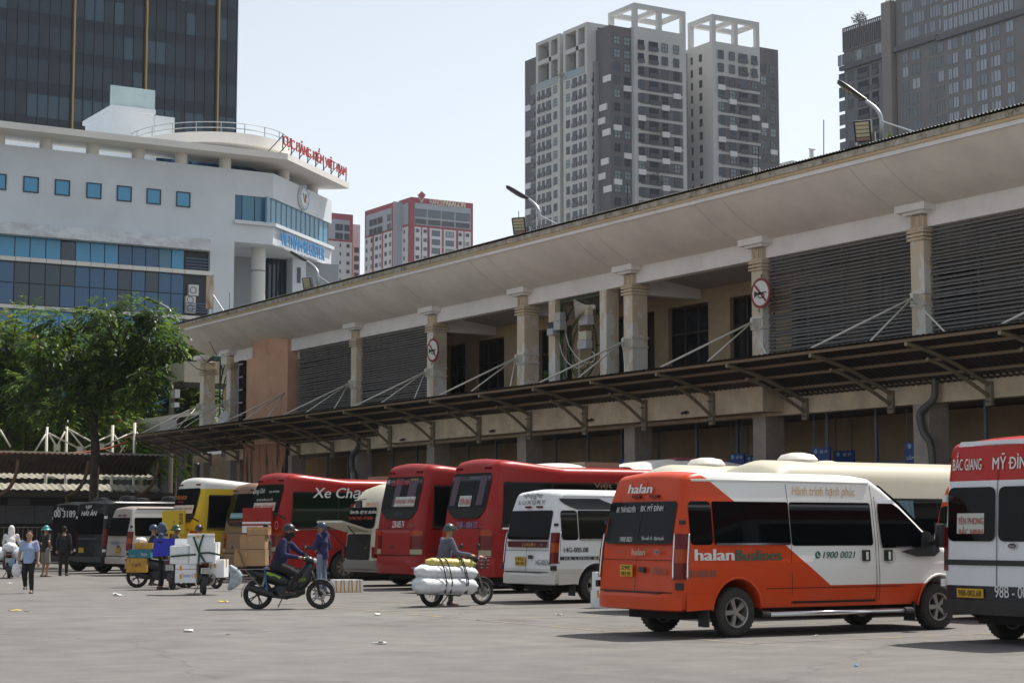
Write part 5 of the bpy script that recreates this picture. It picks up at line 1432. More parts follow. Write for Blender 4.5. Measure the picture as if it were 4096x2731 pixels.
            for k in range(spokes):
                a = 2 * pi * k / spokes + 0.3; d = Vector((cos(a), 0, sin(a))); t_ = Vector((-sin(a), 0, cos(a)))
                A = [d * q * 0.22 - t_ * q * 0.12, d * q * 0.22 + t_ * q * 0.12, d * q * 0.95 + t_ * q * 0.19, d * q * 0.95 - t_ * q * 0.19]
                m.prism([p + Vector((0, -wd / 2 + 0.03, 0)) for p in A], (0, 0.045, 0))
            m.lathe([(0.001, 0.03), (q * 0.91, 0.03)], (0, 0, 0), (0, 1, 0), 24, mi=1)
            s.rm = m.mesh('rim', [rimmat, gap], smooth=35)
        yy_ = (s.W - 0.05 - wd / 2) if y is None else y
        for sg in ((-1, 1) if both else (-1,)):
            o = link('wheel', s.wm, s.t); o.location = (x, sg * yy_, r)
            o.rotation_euler = (0, random.uniform(0, 6), 0 if sg < 0 else pi)
            link('rim', s.rm, o)
    def bar_(s, name, mat, fn, parent=None, smooth=False):
        m = MB(); fn(m); return m.build(name, mat, parent or s.t, smooth=smooth)
def plate(v, yl, yr, z0, z1, lines):
    x = v.lean((z0 + z1) / 2) - 0.03
    m = MB(); m.box(x, x + 0.02, yr, yl, z0, z1); o = m.build('number_plate', platey, v.t)
    n = len(lines)
    for i, t_ in enumerate(lines):
        h = (z1 - z0) / n
        zz0 = z1 - (i + 1) * h + h * 0.16
        text(t_, (x, yl - 0.03, zz0), (0, -1, 0), (0, 0, 1), (yl - yr) - 0.06, h * 0.68, ink, o, off=0.004, bold=0.01)
    return o
# ------------------------------------------------------------------ panel vans of one shape
VPROF = [(0.3, 0.985), (0.55, 1.03), (0.72, 1.045), (1.05, 1.05), (1.10, 1.035), (1.33, 1.03), (2.0, 0.955), (2.3, 0.90), (2.6, 0.86)]
VLEV = [0.55, 0.72, 1.045, 1.055, 1.10, 1.33, 1.6, 1.85, 2.0, 2.1]
VLEAN = [(0.4, -0.02), (0.45, 0.0), (1.1, 0.05), (1.4, 0.08), (2.0, 0.20), (2.45, 0.34)]
def van(name, label, corner, rz, mat, group='vans in the yard', H=2.43, gutter=True, trim=None, lower=None, glass=vglass, detail=True, sx=1.0):
    v = Veh(name, label, 'van', corner, rz, 1.05, VPROF, VLEAN, group); v.sx = sx; v.t.scale = (sx, 1, 1)
    st = [(0, H - 0.04, 1), (0.4, H, 1), (3.7, H - 0.01, 1), (4.05, H - 0.05, 0.99), (4.3, H - 0.19, 0.98), (4.7, H - 0.47, 0.965), (5.15, H - 0.83, 0.955), (5.42, 1.42, 0.95), (5.6, 1.33, 0.94), (5.95, 1.16, 0.90), (6.12, 0.98, 0.85), (6.22, 0.80, 0.78), (6.25, 0.66, 0.74)]
    v.b = v.body(st, VLEV, mat, rc=0.13, pr=0.16, zb=0.42, arches=((1.18, 0.40, 0.47), (5.40, 0.40, 0.47)))
    for x in (1.18, 5.40): v.wheel(x, 0.365, 0.24, y=0.90)
    v.bar_('chassis', underm, lambda m: (m.box(0.35, 5.9, -0.62, 0.62, 0.26, 0.46), m.box(1.0, 1.36, -0.80, 0.80, 0.30, 0.42), m.box(5.25, 5.55, -0.8, 0.8, 0.28, 0.42)))
    # wheel arch lips and mud flaps
    for xc in (1.18, 5.40):
        m = MB(); m.tube([(xc + 0.475 * cos(pi * k / 16), -(v.w(0.4 + 0.475 * sin(pi * k / 16)) + 0.004), 0.40 + 0.475 * sin(pi * k / 16)) for k in range(17)], 0.022, 6); m.build('arch_lip', mat, v.t, smooth=True)
        m = MB(); m.box(xc - 0.56, xc - 0.53, -1.02, -0.78, 0.16, 0.46); m.build('mud_flap', blackp, v.t)
    # windows
    v.side('window', v.rrect(0.30, 0.73, 1.36, 2.0, 0.07), 0.008, glass)
    v.side('window', v.rrect(0.75, 2.25, 1.36, 2.0, 0.03), 0.010, glass)
    v.side('window', v.rrect(2.27, 3.97, 1.34, 2.0, 0.05), 0.009, glass)
    for a, b in ((0.3, 2.25), (2.27, 3.97)): v.side('window', v.rrect(a, b, 1.36, 2.0, 0.06), 0.008, glass, sgn=1)
    v.side('window_trim', [(1.355, 0.78, 2.23), (1.385, 0.78, 2.23)], 0.022, chrome if detail else blackp)
    rows = [(1.30, 4.16, 5.00), (1.40, 4.14, 5.16), (1.55, 4.13, 5.04), (1.75, 4.12, 4.80), (1.92, 4.12, 4.58), (1.99, 4.14, 4.45)]
    v.side('cab_window', rows, 0.010, glass); v.side('cab_window', rows, 0.010, glass, sgn=1)
    v.side('mirror_base', [(1.16, 4.9, 5.30), (1.24, 4.55, 5.42), (1.32, 5.0, 5.40), (1.55, 5.05, 5.22)], 0.012, blackp)
    v.side('rain_visor', [(1.995, 4.10, 4.52), (2.05, 4.10, 4.44)], 0.03, chrome if detail else blackp)
    # windscreen on the sloping front
    m = MB(); R_ = []
    for (x, z) in ((4.32, H - 0.17), (4.7, H - 0.44), (5.15, H - 0.80), (5.38, 1.47)):
        wf = 0.90 if x < 4.5 else 0.92; R_.append([(x + 0.05, y * wf * v.w(z) * 0.92, z + 0.02 + 0.03 * (1 - y * y)) for y in (-1, -0.5, 0, 0.5, 1)])
    m.grid(R_); m.build('windscreen', glass, v.t, smooth=True)
    # panel gaps
    def gapx(x, z0, z1, w_=0.010): v.side('panel_gap', [(z0 + (z1 - z0) * i / 8, x - w_ / 2, x + w_ / 2) for i in range(9)], 0.003, gap, n=1)
    gapx(2.26, 0.46, 2.27); gapx(4.02, 0.46, 2.27); gapx(4.08, 0.50, 2.1); gapx(4.62, 0.46, 0.9) if False else None
    v.side('panel_gap', [(0.475, 2.27, 4.0), (0.51, 2.27, 4.0)], 0.005, gap)
    v.side('crease', [(0.70, 1.75, 4.60), (0.712, 1.75, 4.60)], 0.003, gap)
    if gutter:
        m = MB(); m.tube([(0.12 + v.lean(2.3), -(v.w(2.3) + 0.0), 2.31), (2, -(v.w(2.3)), 2.32), (4.0, -(v.w(2.3)), 2.31)], 0.022, 6); m.build('roof_gutter', trim or mat, v.t, smooth=True)
        m = MB(); m.tube([(0.12 + v.lean(2.3), (v.w(2.3) + 0.0), 2.31), (2, (v.w(2.3)), 2.32), (4.0, (v.w(2.3)), 2.31)], 0.022, 6); m.build('roof_gutter', trim or mat, v.t, smooth=True)
    # handles, mirror, step
    for x in (3.80, 4.28):
        m = MB(); m.box(x - 0.075, x + 0.075, -(v.w(1.18) + 0.03), -(v.w(1.18) - 0.01), 1.10, 1.27); o = m.build('door_handle', blackp, v.t)
        m = MB(); m.box(x - 0.02, x + 0.02, -(v.w(1.18) + 0.045), -(v.w(1.18) + 0.031), 1.12, 1.24); m.build('grip', mat, o)
    m = MB(); R_ = []
    for (z, a, y0) in ((1.30, 0.05, 0.0), (1.34, 0.09, 0), (1.5, 0.10, 0), (1.64, 0.09, 0), (1.68, 0.05, 0)): R_.append([(5.30 + a * cos(k * pi / 4), -1.20 + 0.10 * sin(k * pi / 4), z) for k in range(8)])
    m.grid(R_, closed=True); m.f.append(list(range(8))); m.m.append(0); m.f.append([32 + k for k in reversed(range(8))]); m.m.append(0)
    m.build('door_mirror', blackp, v.t, smooth=60)
    m = MB(); m.bar((5.28, -1.02, 1.36), (5.30, -1.14, 1.40), 0.06); m.build('mirror_arm', blackp, v.t)
    if detail:
        m = MB(); m.tube([(1.72, -1.10, 0.325), (4.55, -1.10, 0.325)], 0.042, 10); o = m.build('step_bar', chrome, v.t, smooth=True)
        for P_ in ([(1.60, -1.08, 0.34), (1.75, -1.10, 0.325)], [(4.55, -1.10, 0.325), (4.75, -1.06, 0.32)]): m = MB(); m.tube(P_, 0.05, 8); m.build('step_end', blackp, o)
        for x in (2.0, 3.1, 4.3): m = MB(); m.bar((x, -1.08, 0.33), (x, -0.7, 0.36), 0.05); m.build('step_bracket', blackp, o)
    # rear
    v.rear('rear_window', v.rrect(-0.86, 0.86, 1.37, 2.0, 0.06), 0.010, glass, n=6)
    v.rear('door_gap', [(0.62 + (2.3 - 0.62) * i / 10, -0.006, 0.006) for i in range(11)], 0.013, gap, n=1)
    v.rear('door_gap', [(0.66, -0.93, 0.93), (0.675, -0.93, 0.93)], 0.004, gap)
    v.rear('door_gap', [(1.13, -0.9, 0.9), (1.14, -0.9, 0.9)], 0.004, gap)
    m = MB(); R_ = []
    for z in (0.40, 0.42, 0.5, 0.60, 0.645, 0.65):
        R_.append([(-0.02 - (0.09 if 0.41 < z < 0.64 else 0.05) + 0.22 * (abs(q) ** 6), q * (1.045), z) for q in [i / 10 for i in range(-10, 11)]])
    m.grid(R_); m.grid([[(p[0], p[1], 0.65) for p in R_[-1]], [(0.25, p[1] * 0.97, 0.66) for p in R_[-1]]]); m.grid([[(p[0], p[1], 0.40) for p in R_[0]], [(0.25, p[1] * 0.97, 0.40) for p in R_[0]]])
    for sg in (-1, 1): m.add([(0.2, sg * 1.045, 0.40), (0.72, sg * 1.045, 0.42), (0.72, sg * 1.05, 0.64), (0.2, sg * 1.05, 0.645)], [(0, 1, 2, 3)])
    m.build('rear_bumper', lower or mat, v.t, smooth=30)
    m = MB(); m.box(-0.075, 0.0, -0.7, 0.7, 0.653, 0.668); m.build('bumper_pad', blackp, v.t)
    for sg in (-1, 1):
        m = MB(); R_ = []
        for z in (0.86, 0.9, 1.1, 1.3, 1.48, 1.52):
            wv_ = v.w(z); le = v.lean(z)
            R_.append([(le - 0.012, sg * (wv_ - 0.13), z), (le - 0.012, sg * (wv_ - 0.08), z), (le + 0.02, sg * (wv_ - 0.01), z), (le + 0.10, sg * (wv_ + 0.012), z), (le + 0.16, sg * (wv_ + 0.012), z)])
        m.grid(R_); o = m.build('tail_lamp', lampred, v.t, smooth=True)
        m = MB(); R2 = [[(p[0] - 0.004, p[1] + sg * 0.004, p[2]) for p in r[1:5]] for r in R_[2:4]]; m.grid(R2); m.build('indicator', lampamb, o, smooth=True)
        if detail:
            m = MB(); m.tube([(r[4][0] + 0.015, r[4][1], r[4][2]) for r in R_], 0.018, 6); m.tube([(r[1][0], r[1][1] - sg * 0.02, r[1][2]) for r in R_], 0.015, 6); m.build('lamp_surround', chrome, o, smooth=True)
        m = MB(); m.box(v.lean(0.8) - 0.01, v.lean(0.8) + 0.12, sg * 1.0, sg * (v.w(0.8) + 0.012), 0.71, 0.81); m.build('corner_trim', blackp, v.t)
        m = MB(); m.box(v.lean(1.7) + 0.02, v.lean(1.7) + 0.09, sg * (v.w(1.7) - 0.06), sg * (v.w(1.7) + 0.02), 1.66, 1.72); m.build('hinge', blackp, v.t)
        m = MB(); m.box(v.lean(2.10) - 0.02, v.lean(2.1) + 0.02, sg * 0.12, sg * 0.34, 2.06, 2.10); m.build('high_brake_lamp', lampred, v.t)
    m = MB(); m.box(v.lean(1.0) - 0.03, v.lean(1.0), -0.24, -0.10, 0.95, 1.03); m.build('rear_handle', blackp, v.t)
    # front lamps and grille
    for sg in (-1, 1):
        m = MB(); m.box(6.0, 6.16, sg * 0.62, sg * 0.86, 0.78, 1.0); m.build('headlight', M('headlight', (0.5, 0.5, 0.52), 0.1), v.t)
    m = MB(); m.box(6.1, 6.27, -0.5, 0.5, 0.70, 0.9); m.build('grille', blackp, v.t)
    return v
def oval(v, yc, zc_, a, b, parent=None):
    m = MB(); x = v.lean(zc_) - 0.022
    m.add([(x, yc + a * cos(k * pi / 12), zc_ + b * sin(k * pi / 12)) for k in range(24)], [tuple(range(24))]); o = m.build('badge', chrome, parent or v.t, fix=False)
    m = MB(); m.add([(x - 0.003, yc + a * .85 * cos(k * pi / 12), zc_ + b * .8 * sin(k * pi / 12)) for k in range(24)], [tuple(range(24))]); m.build('badge_field', M('badge_navy', (0.015, 0.02, 0.06), 0.3), o, fix=False)
    text('Ford', (x - 0.003, yc + a * 0.55, zc_ - b * 0.4), (0, -1, 0), (0, 0, 1), a * 1.1, b * 0.8, chrome, o, off=0.003, shear=0.3)
# ---- the orange and white van
OR = (0.60, 0.058, 0.008); VW = (0.82, 0.82, 0.78)
p_or = paint('orange_white_paint', OR, VW, (1.0, 1.457, 4.12), 0.74, rough=0.28)
Yn = 21.85
v = van('passenger_van', 'orange and white halan minivan with green Buslines lettering', (16.08, Yn), 0.0, p_or, sx=0.965, trim=VW and M('roof_white', VW, 0.35, coat=0.4))
org_let = M('letter_gold', (0.55, 0.34, 0.13), 0.5); grn = M('letter_green', (0.012, 0.13, 0.085), 0.5); gry = M('letter_grey', (0.16, 0.11, 0.10), 0.5)
C5 = lambda x, y: (x / 1.4505 + 2500, y / 1.4505 + 1650)
def st5(v, s_, x0, y0, x1, y1, mat, **k):
    a = v.P(*C5(x0, y1)); b = v.P(*C5(x1, y0)); v.stext(s_, a[0], b[0], a[1], b[1], mat, **k)
st5(v, 'halan', 405, 790, 636, 858, wlet, bold=0.022)
st5(v, 'Buslines', 645, 793, 912, 858, grn, bold=0.016)
st5(v, '29E-083.00', 350, 912, 528, 955, gry, bold=0.01)
st5(v, '1900 0021', 1150, 803, 1338, 843, grn, shear=0.25, bold=0.008)
st5(v, 'Hành trình hạnh phúc', 995, 432, 1364, 494, org_let, shear=0.35, bold=-0.004)
st5(v, 'TRANSIT', 1575, 775, 1665, 792, chrome, bold=0.0, off=0.02)
a = v.P(*C5(1122, 824)); m = MB(); m.add([(a[0] + 0.055 * cos(k * pi / 10), -(v.w(a[1]) + 0.008), a[1] + 0.055 * sin(k * pi / 10)) for k in range(20)], [tuple(range(20))]); o = m.build('phone_symbol', grn, v.t, fix=False)
m = MB(); m.tube([(a[0] - 0.02, -(v.w(a[1]) + 0.012), a[1] + 0.025), (a[0] - 0.015, -(v.w(a[1]) + 0.012), a[1] - 0.01), (a[0] + 0.02, -(v.w(a[1]) + 0.012), a[1] - 0.025)], 0.009, 5); m.build('handset', wlet, o)
a = v.P(*C5(1543, 835)); m = MB(); m.lathe([(0.10, 0), (0.106, 0)], (a[0], -(v.w(a[1]) + 0.006), a[1]), (0, -1, 0), 28, caps=False); m.lathe([(0.055, 0), (0.059, 0)], (a[0], -(v.w(a[1]) + 0.006), a[1]), (0, -1, 0), 28, caps=False); m.build('round_stamp', gry, v.t, fix=False)
v.stext('3T46', a[0] - 0.035, a[0] + 0.035, a[1] + 0.005, a[1] + 0.03, gry); v.stext('13N', a[0] - 0.03, a[0] + 0.03, a[1] - 0.03, a[1] - 0.006, gry)
def rt4(v, s_, x0, y0, x1, y1, mat, xx=0.1, **k):
    a = v.Q(x0 / 1.68 + 1300, y1 / 1.68 + 1700, xx); b = v.Q(x1 / 1.68 + 1300, y0 / 1.68 + 1700, xx); v.rtext(s_, a[0], b[0], a[1], b[1], mat, **k)
rt4(v, 'halan', 2055, 392, 2216, 462, wlet, xx=0.28, bold=0.022)
rt4(v, 'BX. THÁI NGUYÊN', 1980, 540, 2105, 588, wlet, xx=0.2, bold=0.01, off=0.02)
rt4(v, 'BX. MỸ ĐÌNH', 2140, 528, 2290, 580, wlet, xx=0.2, bold=0.01, off=0.02)
rt4(v, '1900 0021', 1988, 750, 2068, 782, wlet, xx=0.08, off=0.02)
rt4(v, 'Tần suất 15 - 30p/chuyến', 2130, 742, 2282, 778, wlet, xx=0.08, off=0.02)
rt4(v, 'halan', 2065, 832, 2155, 872, M('letter_pale', (0.5, 0.42, 0.3), 0.5), xx=0.06, bold=0.015)
rt4(v, '29E-083.00', 2190, 955, 2298, 1002, gry, xx=0.05, bold=0.01)
rt4(v, 'TRANSIT', 1960, 842, 2018, 858, gry, xx=0.06)
a = v.Q(1994 / 1.68 + 1300, 1012 / 1.68 + 1700, 0.04); b = v.Q(2072 / 1.68 + 1300, 937 / 1.68 + 1700, 0.04)
plate(v, a[0], b[0], a[1], b[1], ['29E', '083.00'])
a = v.Q(2234 / 1.68 + 1300, 850 / 1.68 + 1700, 0.06); oval(v, a[0], a[1], 0.065, 0.03)
# ---- second orange van, nose to the platform
v = van('passenger_van', 'orange minivan mostly hidden behind the red, white and black van', (23.9, 22.75), 0.0, p_or)
# ---- white van 14G
p_w = paint('white_van_paint', (0.76, 0.77, 0.78), zdark=0.74, cdark=(0.62, 0.60, 0.56), rough=0.3)
Yn = 33.7
v = van('passenger_van', 'white LUXURY minivan with plate 14G-005.08 and sliding door open', (XY(2234, Yn) - 0.2, Yn), 0.0, p_w)
C4 = lambda x, y: (x / 1.68 + 1300, y / 1.68 + 1700)
def st4(v, s_, x0, y0, x1, y1, mat, **k):
    a = v.P(*C4(x0, y1)); b = v.P(*C4(x1, y0)); v.stext(s_, a[0], b[0], a[1], b[1], mat, **k)
def rt(v, s_, x0, y0, x1, y1, mat, xx=0.06, **k):
    a = v.Q(*C4(x0, y1), xx); b = v.Q(*C4(x1, y0), xx); v.rtext(s_, a[0], b[0], a[1], b[1], mat, **k)
blet = M('letter_black', (0.015, 0.015, 0.017), 0.5)
rt(v, 'LUXURY', 1313, 502, 1488, 535, blet, 0.28, bold=-0.004, space=1.2)
rt(v, 'TL', 1386, 468, 1420, 495, blet, 0.3)
a = v.Q(*C4(1403, 482), 0.3)
m = MB()
for sg in (-1, 1):
    for k in range(4):
        c_ = Vector((v.lean(a[1]) - 0.018, a[0] + sg * (0.14 + k * 0.07), a[1] + 0.02 + 0.02 * sin(k * 2)))
        m.tube([c_ + Vector((0.0, sg * 0.045 * cos(q * pi / 5) * (1 - q / 14), 0.045 * sin(q * pi / 5) * (1 - q / 14))) for q in range(9)], 0.007, 4)
m.lathe([(0.085, 0), (0.092, 0)], (v.lean(a[1]) - 0.018, a[0], a[1]), (-1, 0, 0), 20, caps=False); m.build('scroll_ornament', blet, v.t, fix=False)
rt(v, 'LUXURY', 1330, 792, 1418, 812, M('letter_gold', (0.55, 0.34, 0.13), 0.5), 0.06, off=0.02)
v.rear('tail_strip', [(1.20, -0.8, 0.8), (1.33, -0.84, 0.84)], 0.012, M('strip_dark_red', (0.10, 0.02, 0.015), 0.2))
rt(v, '14G-005.08', 1418, 905, 1522, 938, blet, 0.05, bold=0.008)
st4(v, '14G-005.08', 1606, 820, 1770, 853, blet, bold=0.012)
a = v.P(*C4(1588, 905)); b = v.P(*C4(1860, 880)); v.side('name_band', [(a[1] , 0.22, 2.1), (b[1], 0.22, 2.1)], 0.006, M('band_charcoal', (0.05, 0.05, 0.055), 0.4))
st4(v, 'HA LONG BA', 1608, 884, 1850, 902, wlet, space=1.4)
v.side('swoosh', [(2.02, 0.75, 2.05), (2.08, 0.55, 2.0), (2.14, 0.42, 1.7), (2.20, 0.33, 1.5), (2.26, 0.30, 1.35)], 0.006, blet)
st4(v, 'PRESIDENT', 1782, 500, 1870, 520, blet)
a = v.Q(*C4(1283, 940), 0.03); b = v.Q(*C4(1345, 882), 0.03); plate(v, a[0], b[0], a[1], b[1], ['14G', '005.08'])
m = MB(); m.add([(2.28 + 0.0, -1.14, 0.5), (3.9, -1.14, 0.5), (3.9, -1.12, 1.3), (3.9, -1.04, 2.25), (2.28, -1.04, 2.25), (2.28, -1.12, 1.3)], [(0, 1, 2, 5), (5, 2, 3, 4)]); sd = m.build('sliding_door', p_w, v.t)
m = MB(); m.add([(2.34, -1.135, 1.36), (3.8, -1.135, 1.36), (3.8, -1.075, 2.0), (2.34, -1.075, 2.0)], [(0, 1, 2, 3)]); m.build('door_window', vglass, sd)
text('S', (2.33, -1.15, 1.02), (1, 0, 0), (0, 0, 1), 0.06, 0.07, blet, sd)
oval(v, -0.62, 1.265, 0.06, 0.028)
# ---- silver van
p_s = paint('silver_van_paint', (0.42, 0.37, 0.34), rough=0.35, metal=0.2)
C3 = lambda x, y: (x / 1.68, y / 1.68 + 1700)
Yn = 61.5; rz = RAD(2)
v = van('passenger_van', 'dusty silver van with white sides beside the black minibus', (XY(530, Yn) - 0.2, Yn), rz, p_s, detail=False, H=2.36)
m = MB(); v.side('white_flank', [(1.1, 0.2, 5.2), (1.33, 0.2, 5.2), (2.0, 0.22, 4.4), (2.27, 0.25, 4.1)], 0.004, M('flank_white', (0.66, 0.65, 0.62), 0.4)); v.side('window', v.rrect(0.30, 3.97, 1.36, 2.0, 0.06), 0.012, vglass)
a = v.Q(*C3(780, 860), 0.03); b = v.Q(*C3(806, 822), 0.03); plate(v, a[0], b[0], a[1], b[1], ['19B', '016'])
v.rtext('19B-016.42', 0.55, -0.15, 1.05, 1.2, M('letter_blue', (0.08, 0.12, 0.3), 0.5))
# ---- van outside the right edge whose shadow falls into view
v = van('passenger_van', 'white minivan standing just beyond the red, white and black van', (17.7, 13.95), 0.0, p_w, detail=False)
# ---- tall red, white and black van at the right
VP2 = [(0.3, 1.0), (0.55, 1.03), (1.1, 1.05), (1.45, 1.05), (2.2, 1.01), (2.6, 0.985), (2.9, 0.95)]
VL2 = [(0.4, 0.0), (1.1, 0.02), (1.5, 0.04), (2.2, 0.08), (2.85, 0.14)]
def tallvan(name, label, corner, rz, mat, H=2.86, group='vans in the yard', W=1.05):
    v = Veh(name, label, 'van', corner, rz, W, VP2, VL2, group)
    st = [(0, H - 0.06, 1), (0.5, H, 1), (3.6, H, 1), (4.1, H - 0.1, 0.99), (4.5, H - 0.4, 0.97), (5.2, 1.75, 0.95), (5.5, 1.5, 0.94), (6.0, 1.25, 0.88), (6.2, 0.9, 0.8)]
    v.body(st, [0.55, 0.8, 1.1, 1.16, 1.45, 1.8, 2.1, 2.3, 2.5], mat, rc=0.13, pr=0.12, zb=0.42, arches=((1.15, 0.40, 0.48), (5.1, 0.40, 0.48)))
    for x in (1.15, 5.1): v.wheel(x, 0.37, 0.24, y=0.90)
    v.bar_('chassis', underm, lambda m: m.box(0.3, 5.8, -0.65, 0.65, 0.26, 0.46))
    for sg in (-1, 1):
        v.side('window', v.rrect(0.35, 3.9, 1.45, 2.2, 0.07), 0.008, vglass, sgn=sg); v.side('cab_window', [(1.45, 4.1, 5.2), (1.8, 4.1, 4.9), (2.15, 4.12, 4.6)], 0.008, vglass, sgn=sg)
        m = MB(); R_ = [[(v.lean(z) - 0.01, sg * (v.w(z) - 0.12), z), (v.lean(z) + 0.02, sg * (v.w(z) - 0.01), z), (v.lean(z) + 0.14, sg * (v.w(z) + 0.01), z)] for z in (1.0, 1.2, 1.5, 1.62)]; m.grid(R_); m.build('tail_lamp', lampred, v.t, smooth=True)
        m = MB(); m.box(v.lean(1.8) + 0.0, v.lean(1.8) + 0.09, sg * (v.w(1.8) - 0.05), sg * (v.w(1.8) + 0.025), 1.98, 2.08); m.build('hinge', wlet, v.t); m = MB(); m.box(0.0, 0.09, sg * 0.98, sg * (v.w(0.9) + 0.025), 0.78, 0.88); m.build('hinge', wlet, v.t)
    v.rear('rear_window', v.rrect(-0.92, -0.03, 1.42, 2.18, 0.1), 0.010, vglass); v.rear('rear_window', v.rrect(0.03, 0.94, 1.42, 2.18, 0.1), 0.010, vglass)
    v.rear('door_gap', [(0.62 + (2.6 - 0.62) * i / 10, -0.006, 0.006) for i in range(11)], 0.004, gap, n=1)
    v.bar_('rear_bumper', blackp, lambda m: m.box(-0.05, 0.2, -0.985, 0.985, 0.405, 0.60))
    m = MB(); m.grid([[(4.15, y, H - 0.12) for y in (-0.8, 0, 0.8)], [(4.55, y, H - 0.38) for y in (-0.82, 0, 0.82)], [(5.22, y, 1.78) for y in (-0.9, 0, 0.9)]]); m.build('windscreen', vglass, v.t)
    return v
p_r = paint('red_white_black_paint', (0.72, 0.74, 0.78), zdark=0.80, cdark=(0.022, 0.022, 0.03), ztop=2.27, ctop=(0.46, 0.015, 0.012), rough=0.22)
v = tallvan('passenger_van', 'red, white and black minivan lettered BẮC GIANG MỸ ĐÌNH', (19.18, 17.52), 0.0, p_r, W=1.08)
C5r = lambda x, y: C5(x, y)
def r5(v, s_, x0, y0, x1, y1, mat, xx=0.1, **k):
    a = v.Q(*C5(x0, y1), xx); b = v.Q(*C5(x1, y0), xx); v.rtext(s_, a[0], b[0], a[1], b[1], mat, **k)
r5(v, 'BẮC GIANG', 1922, 225, 2086, 338, wlet, 0.16, bold=0.015)
r5(v, 'MỸ ĐÌNH', 2152, 225, 2390, 330, wlet, 0.16, bold=0.015)
a = v.Q(*C5(1938, 700), 0.07); b = v.Q(*C5(2092, 582), 0.07)
v.rear('route_card', [(a[1], b[0], a[0]), (b[1], b[0], a[0])], 0.016, M('card_pale', (0.5, 0.52, 0.48), 0.6)); redlet = M('letter_red', (0.42, 0.02, 0.015), 0.5)
r5(v, 'YÊN PHONG', 1942, 598, 2090, 648, redlet, 0.07, bold=0.01, off=0.022); r5(v, 'BẮC NINH', 1952, 658, 2088, 705, redlet, 0.07, bold=0.01, off=0.022)
a = v.Q(*C5(1932, 1068), 0.0); b = v.Q(*C5(2082, 1022), 0.0); plate(v, a[0], b[0], a[1], b[1], ['98B-002.68'])
r5(v, '98B - 002.68', 2155, 1012, 2440, 1070, wlet, 0.03, bold=0.01)
a = v.Q(*C5(2257, 772), 0.05); oval(v, a[0], a[1], 0.085, 0.045)
v.rear('dark_trim', [(1.085, -1.0, 1.0), (1.16, -1.0, 1.0)], 0.012, blackp)
v.rear('roof_edge', [(2.76, -0.78, 0.78), (2.83, -0.74, 0.74)], 0.0, M('roof_pale', (0.7, 0.72, 0.75), 0.3))
# ---- black minibuses at the left
p_b = paint('black_minibus_paint', (0.012, 0.012, 0.015), rough=0.15)
for k, (px, Yn, rz, lab) in enumerate(((425, 65.0, RAD(11), 'black VIP HẢI ÂN minibus with plate 19H-112.76'), (322, 69.0, RAD(11), 'black minibus with rear door open reading 00 3189'))):
    v = tallvan('minibus', lab, (XY(px, Yn) - 0.1, Yn), rz, p_b, H=2.62, group='black minibuses', W=1.05)
    for x in (1.6, 3.4):
        m = MB(); m.lathe([(0.34, 0), (0.36, 0.05), (0.30, 0.16), (0.15, 0.2), (0.001, 0.2)], (x, 0, 2.64), (0, 0, 1), 24); m.build('roof_vent', p_b, v.t, smooth=40)
    def r3(s_, x0, y0, x1, y1, mat, xx=0.08, **kk):
        a = v.Q(*C3(x0, y1), xx); b = v.Q(*C3(x1, y0), xx); v.rtext(s_, a[0], b[0], a[1], b[1], mat, off=0.02, **kk)
    if k == 0:
        r3('VIP', 596, 538, 636, 562, wlet, 0.2, shear=0.2); r3('HẢI ÂN', 566, 565, 672, 608, wlet, 0.18, shear=0.25, bold=0.012); r3('19H - 112.76', 590, 884, 662, 914, wlet, 0.04, bold=0.006)
        a = v.Q(*C3(530, 855), 0.0); b = v.Q(*C3(562, 822), 0.0); plate(v, a[0], b[0], a[1], b[1], ['19H', '11276'])
        v.rear('chrome_strip', [(1.24, -0.55, 0.75), (1.28, -0.6, 0.8)], 0.015, chrome)
    else:
        m = MB(); m.box(-1.0, -0.02, -0.97, -0.93, 0.6, 2.5); d = m.build('open_door', p_b, v.t); d.location = (0, 0, 0)
        a_ = 0.9
        text('00 3189', (-0.98, -0.97, 2.05), (1, 0, 0), (0, 0, 1), 0.9, 0.26, wlet, d, bold=0.012, off=0.006); text('ÂN', (-0.93, -0.97, 2.28), (1, 0, 0), (0, 0, 1), 0.35, 0.17, wlet, d, shear=0.25, off=0.006)
        v.rtext('TỔNG ĐÀI ĐẶT VÉ', 0.75, 0.15, 1.95, 2.03, wlet, off=0.02)
        a = (0.30, 0.82); plate(v, 0.35, 0.02, 0.78, 1.0, ['19F', '00318'])
